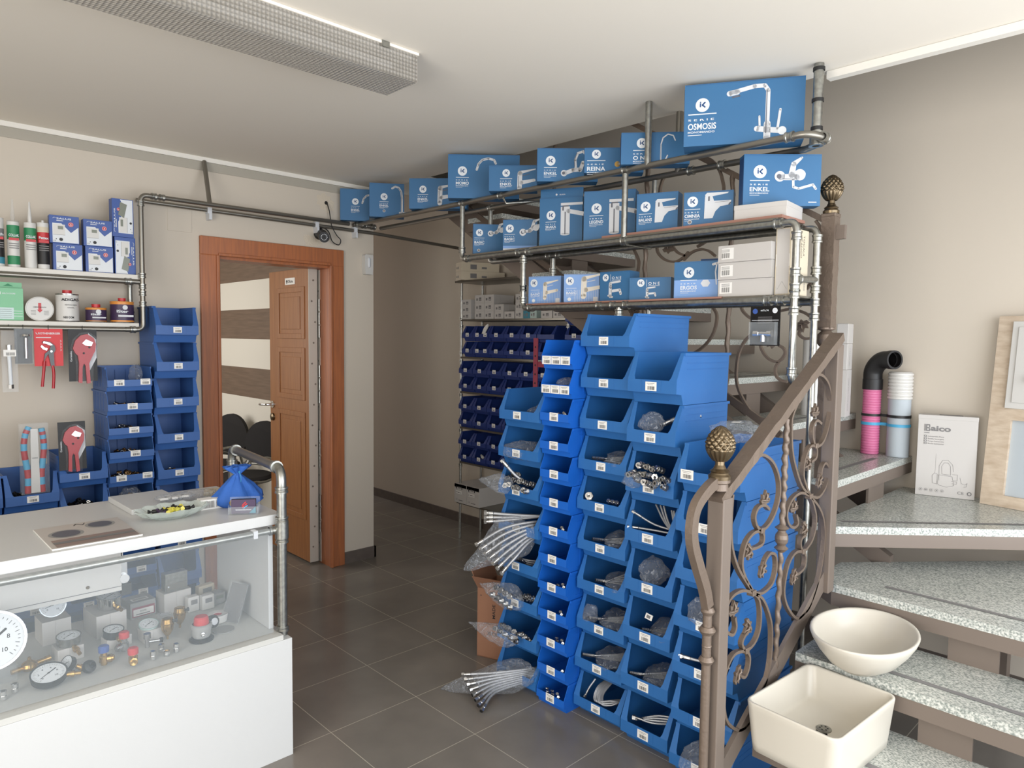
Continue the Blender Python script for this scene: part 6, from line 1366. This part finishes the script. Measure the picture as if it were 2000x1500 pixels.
b = MB(); b.hexa([(0, 0, 0), (.006, 0, 0), (.006, .09, 0), (0, .09, 0), (.055, 0, .135), (.061, 0, .135), (.061, .09, .135), (.055, .09, .135)], 'clear_plastic'); b.hexa([(.003, .004, .004), (.005, .004, .004), (.005, .086, .004), (.003, .086, .004), (.0575, .004, .130), (.0595, .004, .130), (.0595, .086, .130), (.0575, .086, .130)], 'ink_grey')
tag(b.build('leaning_pack', loc=(1.042, 2.56, ZD), rz=.35), 'dark transparent pack leaning against the display side panel', 'pack')
# ---------------- on the countertop
ZT = .8902
t = tag(empty('catalogue', (.440, 2.45, ZT)), 'glossy catalogue with two round washbasin pictures lying on the countertop', 'catalogue')
b = MB(); b.box((0, 0, 0), (.252, .290, .005), 'paper'); b.build('pages', t, bevel=.001)
b = MB(); F = ((0, 0, .0054), (1, 0, 0), (0, 1, 0)); F2 = ((0, 0, .0058), (1, 0, 0), (0, 1, 0)); F3 = ((0, 0, .0062), (1, 0, 0), (0, 1, 0))
b.quad(.001, .001, .251, .289, F, 'catalogue_grey'); b.quad(.015, .010, .245, .100, F2, 'catalogue_brown'); b.quad(.015, .045, .245, .07, F3, 'ink_grey')
b.disc(.070, .165, .050, F2, 'grey_plastic', 28, .052); b.disc(.182, .225, .045, F2, 'grey_plastic', 28, .046); b.disc(.070, .165, .040, F3, 'print_shade', 28, .042); b.disc(.182, .225, .036, F3, 'print_shade', 28, .037)
b.stroke([(.11, .255), (.12, .275), (.135, .25), (.145, .272)], .003, F3, 'ink'); b.build('cover_print', t)
t = tag(empty('crystal_bowl', (.842, 2.630, ZT)), 'oval cut-glass bowl filled with wrapped sweets on the countertop', 'bowl')
b = MB(); n = 48; rings = []
for (a, c, z) in ((.058, .036, 0), (.064, .041, .002), (.098, .063, .016), (.124, .080, .036), (.121, .077, .038), (.094, .059, .020), (.058, .036, .009), (.006, .004, .008)):
    rings.append([(a * (1 + (.05 * math.sin(12 * 2 * PI * j / n) if z > .01 else 0)) * math.cos(2 * PI * j / n), c * (1 + (.05 * math.sin(12 * 2 * PI * j / n) if z > .01 else 0)) * math.sin(2 * PI * j / n), z + (.0025 * math.sin(12 * 2 * PI * j / n + 1) if z > .025 else 0)) for j in range(n)])
loft(b, rings, 'cut_glass', False); b.add(rings[0], [tuple(range(n - 1, -1, -1))], 'cut_glass'); b.build('glass', t)
for k, (x, y, c) in enumerate(((-.045, .012, 'black'), (-.02, -.008, 'black'), (-.035, -.012, 'purple'), (.005, .014, 'yellow_wrap'), (.022, -.01, 'yellow_wrap'), (.042, .008, 'yellow_wrap'), (.0, .0, 'yellow_wrap'), (.055, -.008, 'black'), (-.005, -.022, 'yellow_wrap'), (.03, .02, 'black'))):
    b = MB(); q = k * .9; cx, sx = math.cos(q) * .014, math.sin(q) * .014
    b.tube([(-cx * 1.8, -sx * 1.8, .001), (-cx, -sx, 0), (-cx * .8, -sx * .8, 0), (cx * .8, sx * .8, 0), (cx, sx, 0), (cx * 1.8, sx * 1.8, .002)], [.008, .002, .007, .007, .002, .008], c, 8)
    tag(b.build('sweet', loc=(.838 + x, 2.640 + y, ZT + .026)), ('dark sweet at the far left end of the crystal bowl', 'dark sweet in front of the purple one in the crystal bowl', 'purple wrapped sweet in the crystal bowl', 'yellow sweet at the back of the crystal bowl', 'yellow sweet at the front right of the crystal bowl', 'rightmost yellow sweet in the crystal bowl', 'yellow sweet in the centre of the crystal bowl', 'dark sweet at the far right end of the crystal bowl', 'yellow sweet nearest the front rim of the crystal bowl', 'dark sweet at the back right of the crystal bowl')[k], 'sweet', {'black': 'dark wrapped sweets', 'purple': None, 'yellow_wrap': 'yellow wrapped sweets'}[c])
b = MB(); b.box((0, 0, 0), (.20, .285, .020), 'white_melamine'); tag(b.build('flat_white_box', loc=(.742, 2.752, ZT), rz=.02, bevel=.002), 'flat white box lying at the back of the countertop behind the bowl', 'box')
b = MB(); b.box((0, 0, 0), (.095, .045, .038), 'paper'); F = fr((0, -.0006, 0))
for k in range(9): b.quad(.010 + .0045 * k, .006, .013 + .0045 * k, .032, F, 'ink_grey')
for k in range(5): b.quad(.055, .008 + .005 * k, .088, .010 + .005 * k, F, 'ink_grey')
tag(b.build('printed_carton', loc=(.952, 2.66, ZT), rz=-.05, bevel=.0006), 'small white printed carton between the bowl and the card holder', 'box')
def flat_bag(loc, s, label, seed, rot=(0, 0, 0)):
    o = bag(loc, s, label, seed, rot=rot, cat='plastic bag'); return o
b0 = flat_bag((.905, 2.80, ZT + .036), (.07, .045, .013), 'clear bag with white parts on the flat white box', 71)
flat_bag((1.00, 2.86, ZT + .020), (.085, .05, .016), 'clear bag with white parts at the back right of the countertop', 72)
for k in range(5):
    b = MB(); b.box((-.014, -.010, -.004), (.014, .010, .004), 'white_plastic'); tag(b.build('white_part', loc=(.865 + .02 * k, 2.80 + .008 * (k % 2), ZT + .034), rz=k * .7), 'small white part in the clear bag on the flat box, %s from the left' % ordn(k), 'part', 'white parts in the clear bag')
b = MB(); b.box((0, 0, 0), (.09, .07, .016), 'box_cream'); tag(b.build('flat_carton', loc=(1.05, 2.90, ZT), rz=-.4, bevel=.001), 'flat cream carton at the far right back corner of the countertop', 'box')
t = tag(empty('card_holder', (1.000, 2.525, ZT), math.radians(-32)), 'clear acrylic business card holder at the front right of the countertop', 'card holder')
b = MB(); b.box((0, .0, 0), (.105, .040, .003), 'clear_plastic'); b.box((0, 0, .003), (.105, .002, .030), 'clear_plastic'); b.hexa([(0, .034, .003), (.105, .034, .003), (.105, .037, .003), (0, .037, .003), (0, .042, .058), (.105, .042, .058), (.105, .045, .058), (0, .045, .058)], 'clear_plastic')
b.box((0, .002, .003), (.002, .036, .035), 'clear_plastic'); b.box((.103, .002, .003), (.105, .036, .035), 'clear_plastic'); b.build('holder', t)
b = MB(); b.box((.010, .006, .004), (.095, .020, .056), 'ink'); F = fr((0, .0054, 0)); F2 = fr((0, .0050, 0))
b.quad(.010, .004, .095, .056, F, 'purple'); b.stroke([(.048, .032), (.053, .040), (.060, .046)], .004, F2, 'red'); b.stroke([(.050, .027), (.056, .034), (.064, .040)], .004, F2, 'red'); b.stroke([(.054, .024), (.059, .029), (.066, .033)], .0035, F2, 'cyan')
b.text('fontanerialowcost', fr((.025, .0050, .016)), .008, 'print_white', width=.055); b.poly([(.072, .005), (.095, .005), (.095, .030)], F2, 'teal'); b.build('cards', t)
b = MB(); hexnut(b, (0, 0, .012), (-.8, -.3, .2), .012, .016, 'brass'); b.lathe([(.006, 0), (.009, .002), (.009, .018), (.0045, .02)], 'brass', (.004, 0, .012), (.8, -.2, .4), 12)
tag(b.build('brass_fitting', loc=(1.055, 2.60, ZT + .012)), 'brass fitting lying behind the business card holder', 'fitting')
# blue tied cloth bag
t = tag(empty('cloth_bag', (1.100, 2.68, ZT)), 'blue cloth bag tied at the top hanging by the pipe rail on the counter', 'bag')
n = 40; rings = []
for (r, z, wv) in ((.085, .0, .10), (.102, .015, .14), (.090, .04, .20), (.058, .075, .28), (.026, .105, .3), (.013, .118, .2), (.022, .128, .4), (.034, .142, .55), (.036, .150, .6)):
    rings.append([(r * (1 + wv * math.sin(7 * 2 * PI * j / n + z * 20) * .6 + wv * .5 * math.sin(11 * 2 * PI * j / n)) * math.cos(2 * PI * j / n) * 1.1 - .02 * (1 - z / .13) * math.cos(2 * PI * j / n), r * (1 + wv * math.sin(7 * 2 * PI * j / n + z * 20) * .6) * math.sin(2 * PI * j / n) * (.75), z + (.012 * math.sin(5 * 2 * PI * j / n) if z > .15 else 0)) for j in range(n)])
b = MB(); loft(b, rings, 'blue_cloth'); b.add(rings[0], [tuple(range(n - 1, -1, -1))], 'blue_cloth'); b.build('cloth', t)
b = MB(); b.lathe([(.014, -.004), (.017, 0), (.014, .004)], 'cyan', (0, 0, .128), (0, 0, 1), 16); b.tube(smooth_path([(0, -.015, .128), (.004, -.022, .11), (.0, -.034, .08), (.01, -.05, .05)], 4), .0012, 'cyan', 5); b.build('string', t)

# ---------------------------------------------------------------- goods on the left wall rack
Z1, Z2 = 1.8485, 1.6015
def cart(x, label, bands, top='white_plastic', noz=.105, brand='COLLAK', cyl=.0245, y=3.975):
    t = tag(empty('sealant_cartridge', (x, y, Z1)), label, 'cartridge', 'sealant cartridges on the upper board')
    b = MB(); z = 0; prof = [(0, 0)]
    for (h, m) in bands: prof += [(cyl, z, m), (cyl, z + h, m)]; z += h
    for i in range(len(bands)): b.lathe([(cyl, sum(q[0] for q in bands[:i])), (cyl, sum(q[0] for q in bands[:i + 1]))], bands[i][1], (0, 0, 0), (0, 0, 1), 28)
    b.lathe([(0, 0), (cyl, 0)], 'white_plastic'); 
    F = lambda zz: ((-cyl * .85, -cyl - .0006, zz), (1, 0, 0), (0, 0, 1))
    b.text(brand, F(.140), .016, 'print_white' if bands[-3][1] != 'white_plastic' else 'ink', width=cyl * 1.6, off=.03); b.quad(0, 0, cyl * 1.6, .012, F(.122), 'red')
    for k in range(3): b.quad(0, 0, cyl * 1.6, .004, F(.085 + .010 * k), 'ink_grey')
    b.build('tube', t)
    b = MB()
    if noz > .05: b.lathe([(cyl, z), (cyl, z + .006), (.008, z + .008), (.0085, z + .030), (.003, z + noz)], top, (0, 0, 0), (0, 0, 1), 18)
    else: b.lathe([(cyl, z), (cyl, z + .008), (.006, z + .010), (.006, z + .020), (0, z + .022)], top, (0, 0, 0), (0, 0, 1), 18)
    b.build('nozzle', t)
cart(.541, 'sealant cartridge cut off by the left picture edge', [(.012, 'white_plastic'), (.03, 'teal'), (.09, 'black'), (.04, 'ink_grey'), (.04, 'white_plastic')], noz=.02, brand='fisch')
cart(.600, 'green and white sealant cartridge with a long clear nozzle', [(.012, 'white_plastic'), (.04, 'green'), (.075, 'white_plastic'), (.045, 'green'), (.02, 'green'), (.016, 'white_plastic')], top='clear_plastic')
cart(.666, 'green and white sealant cartridge with a long white nozzle', [(.012, 'white_plastic'), (.095, 'white_plastic'), (.02, 'white_plastic'), (.045, 'green'), (.015, 'green'), (.018, 'white_plastic')])
cart(.717, 'black and red sealant cartridge with a short tip beside the boxes', [(.022, 'white_plastic'), (.10, 'black'), (.02, 'red'), (.03, 'red'), (.025, 'box_cream'), (.012, 'white_plastic')], noz=.02, brand='Pattex')
def salus(x, z, w, h, label, side=False, flip=False, rz=0):
    b = MB(); b.box((0, 0, 0), (w, .055, h), 'salus_blue'); U, V = ((1, 0, 0), (0, 0, 1)); o0 = (0, -.0006, 0); W, H = w, h
    if side: U, V, o0, W, H = (0, 0, 1), (-1, 0, 0), (w, -.0006, 0), h, w
    if side and flip: U, V, o0 = (0, 0, -1), (1, 0, 0), (0, -.0006, h)
    F = lambda n: (Vector(o0) + Vector((0, -.0004 * n, 0)), U, V)
    b.poly([(W * .10, .004), (W - .003, .004), (W - .003, H * .62), (W * .72, H * .40), (W * .4, H * .72), (W * .10, H * .72)], F(0), 'print_white')
    b.quad(W * .12, H * .30, W * .52, H * .68, F(1), 'white_plastic'); b.quad(W * .12, H * .30, W * .52, H * .31, F(2), 'ink_grey'); b.quad(W * .28, H * .50, W * .46, H * .62, F(2), 'lcd')
    b.disc(W * .72, H * .70, H * .085, F(1), 'red'); b.disc(W * .72, H * .70, H * .070, F(2), 'print_white'); b.disc(W * .72, H * .70, H * .060, F(3), 'red'); b.text('5', (F(4)[0] + Vector(U) * (W * .70) + Vector(V) * (H * .665), U, V), H * .09, 'print_white', off=.03)
    b.text('SALUS', (F(1)[0] + Vector(U) * (W * .24) + Vector(V) * (H * .86), U, V), H * .085, 'print_white', width=W * .5, off=.02); b.stroke([(W * .12, H * .88), (W * .16, H * .92), (W * .22, H * .91)], .0016, F(1), 'print_white')
    b.quad(W * .24, H * .80, W * .46, H * .825, F(1), 'print_silver'); b.disc(W * .38, H * .14, H * .06, F(1), 'black'); b.disc(W * .22, H * .15, H * .018, F(1), 'black'); b.text('CE', (F(1)[0] + Vector(U) * (W * .12) + Vector(V) * (H * .06), U, V), H * .07, 'ink', off=0)
    if side: b.poly([(W * .50, H * .45), (W * .86, H * .30), (W * .92, H * .62), (W * .58, H * .72)], F(2), 'lcd')
    tag(b.build('thermostat_box', loc=(x, 3.965, z), rz=rz, bevel=.001), label, 'box', 'blue thermostat boxes on the upper board')
salus(.754, Z1, .122, .128, 'blue and white thermostat box, lower left of the four square ones', rz=-.06)
salus(.890, Z1, .122, .128, 'blue and white thermostat box, lower right of the four square ones', rz=-.03)
salus(.742, Z1 + .1287, .122, .132, 'blue and white thermostat box, upper left of the four square ones', rz=-.08)
salus(.884, Z1 + .1287, .126, .130, 'blue and white thermostat box, upper right of the four square ones', rz=-.04)
salus(1.020, Z1, .096, .187, 'thermostat box standing on end, lower one beside the pipe', True, True)
salus(1.012, Z1 + .1878, .098, .190, 'thermostat box standing on end, top one of the right pile beside the pipe', True, False)
b = MB(); b.box((0, 0, 0), (.108, .06, .150), 'pale_green'); b.box((0, .028, .150), (.108, .030, .178), 'pale_green'); F = fr((0, -.0006, 0)); b.prism([(.035, .160), (.055, .172), (.075, .160)], ((0, .0275, 0), (1, 0, 0), (0, 0, 1), (0, -1, 0)), .0006, 'green')
b.quad(.01, .120, .022, .132, F, 'print_white'); b.text('DELTA DORE', fr((.028, -.0006, .122)), .009, 'print_white', width=.05); b.quad(.0, .006, .070, .060, F, 'glass_green')
for k in range(5): b.quad(.006, .014 + .009 * k, .062, .0155 + .009 * k, fr((0, -.001, 0)), 'ink_grey')
for k in range(3): b.quad(.07, .02 + .012 * k, .104, .022 + .012 * k, F, 'print_white')
tag(b.build('hanging_carton', loc=(.522, 3.97, Z2), bevel=.001), 'pale green carton with hanging tab at the left end of the lower board', 'box')
t = tag(empty('paste_tub', (.694, 3.985, Z2 + .058)), 'round white tub standing on its rim with a red emblem on the lid', 'tub')
b = MB(); b.lathe([(0, .03), (.054, .03), (.056, 0), (.058, -.002), (.058, -.016), (.054, -.018), (.053, -.016), (0, -.016)], 'white_plastic', (0, 0, 0), (0, 1, 0), 40); b.build('tub', t)
b = MB(); F = fr((0, -.0172, 0)); F2 = fr((0, -.0176, 0)); b.quad(-.006, -.004, .006, .028, F, 'red'); b.poly([(-.012, -.004), (0, -.018), (.012, -.004)], F, 'red'); b.text('LIMPIA MANOS', fr((-.026, -.0176, .006)), .006, 'ink', width=.052)
for k in range(4): b.quad(-.036, -.010 - .006 * k, -.016, -.0085 - .006 * k, F2, 'ink_grey'); b.quad(.016, -.010 - .006 * k, .036, -.0085 - .006 * k, F2, 'ink_grey')
b.build('lid_print', t)
def can(x, r, h, label, body, rimc, word, wc, capc='red'):
    t = tag(empty('metal_can', (x, 3.985, Z2)), label, 'can', 'solvent cans on the lower board')
    b = MB(); b.lathe([(0, 0), (r, 0), (r * 1.02, .002), (r, .005)], 'steel_part'); q0, q1 = (.04, .95) if body == 'white_plastic' else (.12, .86)
    b.lathe([(r, .005), (r, h * q0)], rimc, n=30); b.lathe([(r, h * q0), (r, h * q1)], body, n=30); b.lathe([(r, h * q1), (r, h - .004), (r * 1.02, h - .002), (r * 1.02, h), (r * .96, h), (r * .96, h - .003), (0, h - .003)], rimc, n=30)
    F = (-r * .72, -r - .0008, 0)
    b.text(word, fr((F[0], F[1] - .0, h * (.74 if body == 'white_plastic' else .48))), h * (.13 if body == 'white_plastic' else .17), wc, width=r * (1.5 if body == 'white_plastic' else 1.0), off=.03)
    if body == 'white_plastic':
        b.text('ADITIVO PARA', fr((F[0] * .6, F[1], h * .58)), h * .05, 'ink', width=r * 1.05, off=.01); b.text('GASOIL', fr((F[0] * .3, F[1], h * .48)), h * .05, 'ink', width=r * .6, off=.01); b.text('NEO DOM', fr((F[0] * .8, F[1], h * .12)), h * .10, 'ink', width=r * .9, off=.03)
    else: b.quad(-r * .6, 0, r * .7, h * .09, fr((0, -r - .001, h * .28)), 'print_silver'); b.lathe([(0, 0), (.012, 0)], 'print_silver', (0, -r - .0012, h * .72), (0, -1, 0), 16)
    b.build('can_body', t)
    b = MB(); b.lathe([(.012, h - .003), (.012, h + .003), (r * .42 if r < .05 else .018, h + .003), (r * .42 if r < .05 else .018, h + .018), (0, h + .018)], capc, n=20); b.build('cap', t)
can(.811, .049, .135, 'white ADIGAS additive can with a red cap on the lower board', 'white_plastic', 'steel_part', 'ADIGAS', 'ink')
can(.934, .046, .072, 'short orange and purple can with a red cap', 'purple', 'orange', 'ISter', 'print_white')
can(1.052, .054, .108, 'taller orange and purple can with a red cap beside the pipe', 'purple', 'orange', 'ISter', 'print_white')
# hanging packs under the lower board
def hook(par, x=0): b = MB(); b.tube([(x, -.004, .016), (x, -.004, -.006)], .0014, 'black', 6); b.build('hook', par)
ZH = 1.567
YH = 3.925
t = tag(empty('hose_pack', (.562, YH, ZH)), 'short straight white hose in a clear bag, leftmost of the packs under the board', 'pack'); hook(t)
b = MB(); b.box((-.030, -.012, -.295), (.030, .0, -.012), 'clear_plastic'); b.build('clear_bag', t)
b = MB(); b.tube([(-.004, -.02, -.10), (.0, -.02, -.26)], .008, 'print_white', 12); hexnut(b, (-.004, -.02, -.10), (0, 0, 1), .010, .022); hexnut(b, (0, -.02, -.26), (0, 0, -1), .012, .018); b.build('hose', t)
b = MB(); b.box((-.026, -.031, -.13), (.022, -.030, -.10), 'paper')
for k in range(10): b.quad(-.016 + .0034 * k, -.126, -.0145 + .0034 * k, -.112, fr((0, -.0315, 0)), 'ink')
b.build('barcode_label', t)
t = tag(empty('tool_pack', (.617, YH - .002, ZH)), 'small black pack with a chrome part, left of the red pliers card', 'pack'); hook(t)
b = MB(); b.box((-.034, -.003, -.165), (.034, -.001, -.004), 'black'); b.build('card', t)
b = MB(); b.lathe([(0, 0), (.018, .004), (.020, .012), (.006, .02), (.006, .115), (0, .116)], 'chrome', (.008, -.014, -.025), (0, 0, -1), 16); b.build('chrome_part', t)
b = MB(); b.box((-.036, -.026, -.167), (.036, -.0035, -.002), 'clear_plastic'); b.build('clear_cover', t)
t = tag(empty('pliers_pack', (.716, YH - .004, ZH)), 'red card carrying black water-pump pliers with red handles', 'pliers'); hook(t)
b = MB(); b.box((-.058, -.003, -.178), (.058, -.001, -.002), 'red_card'); F = fr((0, -.0034, 0)); b.text('ROTHENBERGER', fr((-.040, -.0034, -.028)), .013, 'print_white', width=.088, off=.02); b.stroke([(-.050, -.020), (-.046, -.028), (-.040, -.027)], .003, F, 'print_white'); b.quad(-.05, -.045, .01, -.041, F, 'print_silver')
for k in range(4): b.stroke([(.047, -.055 - .014 * k), (.052, -.060 - .014 * k), (.047, -.064 - .014 * k)], .0015, F, 'print_white')
b.build('card', t)
b = MB(); P = lambda pts, m, th=.008: b.prism(pts, ((0, -.004, 0), (1, 0, 0), (0, 0, 1), (0, -1, 0)), th, m)
P([(-.020, -.058), (.005, -.064), (.022, -.080), (.026, -.100), (.018, -.118), (.020, -.180), (.006, -.180), (-.004, -.120), (-.016, -.140), (-.022, -.160), (-.018, -.120), (.002, -.100), (.006, -.082), (-.008, -.076), (-.028, -.066)], 'black_gloss')
P([(-.030, -.078), (-.018, -.090), (-.006, -.094), (-.010, -.104), (-.026, -.098), (-.034, -.086)], 'steel_part', .010); P([(-.022, -.060), (.004, -.068), (.014, -.078), (.004, -.080), (-.012, -.072), (-.024, -.070)], 'steel_part', .010)
b.lathe([(0, 0), (.006, 0), (.005, .003), (0, .003)], 'steel_part', (.008, -.013, -.108), (0, -1, 0), 12); b.build('pliers_head', t)
for pts in ([(.013, -.008, -.175), (.016, -.009, -.22), (.012, -.010, -.285)], [(-.020, -.008, -.155), (-.024, -.009, -.20), (-.032, -.010, -.275)]):
    b = MB(); b.tube(smooth_path(pts, 4), .0065, 'red_tool', 10); b.build('handle', t)
def cutter(loc, label, w=.122, h=.255, rz=(0, 0, 0), hk=True):
    t = empty('pipe_cutter_pack', loc, rz); tag(t, label, 'pipe cutter', 'red pipe cutters in blister packs')
    if hk: hook(t)
    b = MB(); b.box((-w / 2, -.003, -h), (w / 2, -.001, -.002), 'black'); b.text('Cortatubo', fr((-w / 2 + .014, -.0035, -h * .62), (0, 0, 1), (-1, 0, 0)), .011, 'print_white', width=.05); b.poly([(w * .1, -h + .02), (w * .48, -h * .55), (w * .48, -h * .2), (w * .2, -.02)], fr((0, -.0033, 0)), 'print_silver'); b.build('card', t)
    b = MB(); s = h / .255 * 1.12
    b.prism([(x * s, z * s) for x, z in ((-.040, -.085), (-.030, -.050), (-.010, -.028), (.015, -.022), (.040, -.040), (.048, -.065), (.044, -.095), (.030, -.125), (.020, -.150), (.024, -.235), (.010, -.238), (.006, -.160), (.0, -.150), (-.006, -.165), (-.008, -.236), (-.022, -.232), (-.018, -.150), (-.022, -.115), (-.032, -.105))], ((0, -.005, 0), (1, 0, 0), (0, 0, 1), (0, -1, 0)), .014, 'red_tool')
    b.prism([(x * s, z * s) for x, z in ((-.005, -.062), (.010, -.045), (.036, -.058), (.030, -.074), (.008, -.072))], ((0, -.0195, 0), (1, 0, 0), (0, 0, 1), (0, -1, 0)), .001, 'steel_part')
    for x, z in ((.022, -.080), (.0, -.105)): b.lathe([(0, 0), (.005, 0), (.004, .002), (0, .002)], 'black', (x * s, -.0195, z * s), (0, -1, 0), 12)
    b.build('cutter', t, bevel=.002)
    b = MB(); n = 30
    ol = [(x * s * 1.10, z * s * .97) for x, z in ((-.044, -.09), (-.034, -.045), (-.010, -.018), (.018, -.012), (.044, -.034), (.052, -.065), (.046, -.105), (.032, -.140), (.030, -.242), (-.026, -.242), (-.026, -.150), (-.030, -.115))]
    b.prism(ol, ((0, -.0035, 0), (1, 0, 0), (0, 0, 1), (0, -1, 0)), .0215, 'blister'); b.build('clear_blister', t)
cutter((.857, YH - .004, ZH), 'red pipe cutter in a blister pack hanging under the lower board')
cutter((.787, 3.862, 1.125), 'red pipe cutter in a silver blister pack standing in a wall bin', .114, .232, (math.radians(-4), 0, 0), False)
# striped hose bag standing in a wall bin
t = tag(empty('striped_bag', (.638, 3.875, .80)), 'clear bag with red and blue banded hose standing in a wall bin', 'bag')
b = MB()
for sx, pts in ((-1, [(-.030, 0, 0), (-.028, 0, .09), (-.040, 0, .20), (-.034, 0, .27), (-.018, 0, .31)]), (1, [(.028, 0, 0), (.026, 0, .09), (.038, 0, .20), (.036, 0, .26), (.030, 0, .30)])):
    P = smooth_path(pts, 5)
    for i in range(len(P) - 1): b.tube([P[i], P[i + 1]], .013, ('red_tool', 'cyan')[(i // 2) % 2], 12)
b.build('banded_hose', t)
b = MB(); b.hexa([(-.018, -.010, 0), (.018, -.010, 0), (.018, .006, 0), (-.018, .006, 0), (-.014, -.010, .30), (.014, -.010, .30), (.014, .006, .30), (-.014, .006, .30)], 'white_plastic'); b.text('VADEX', fr((-.012, -.0106, .16)), .010, 'ink_grey', width=.024); b.build('white_insert', t)
b = MB(); b.box((-.056, -.022, -.003), (.054, .018, .325), 'clear_plastic'); b.build('clear_bag', t)
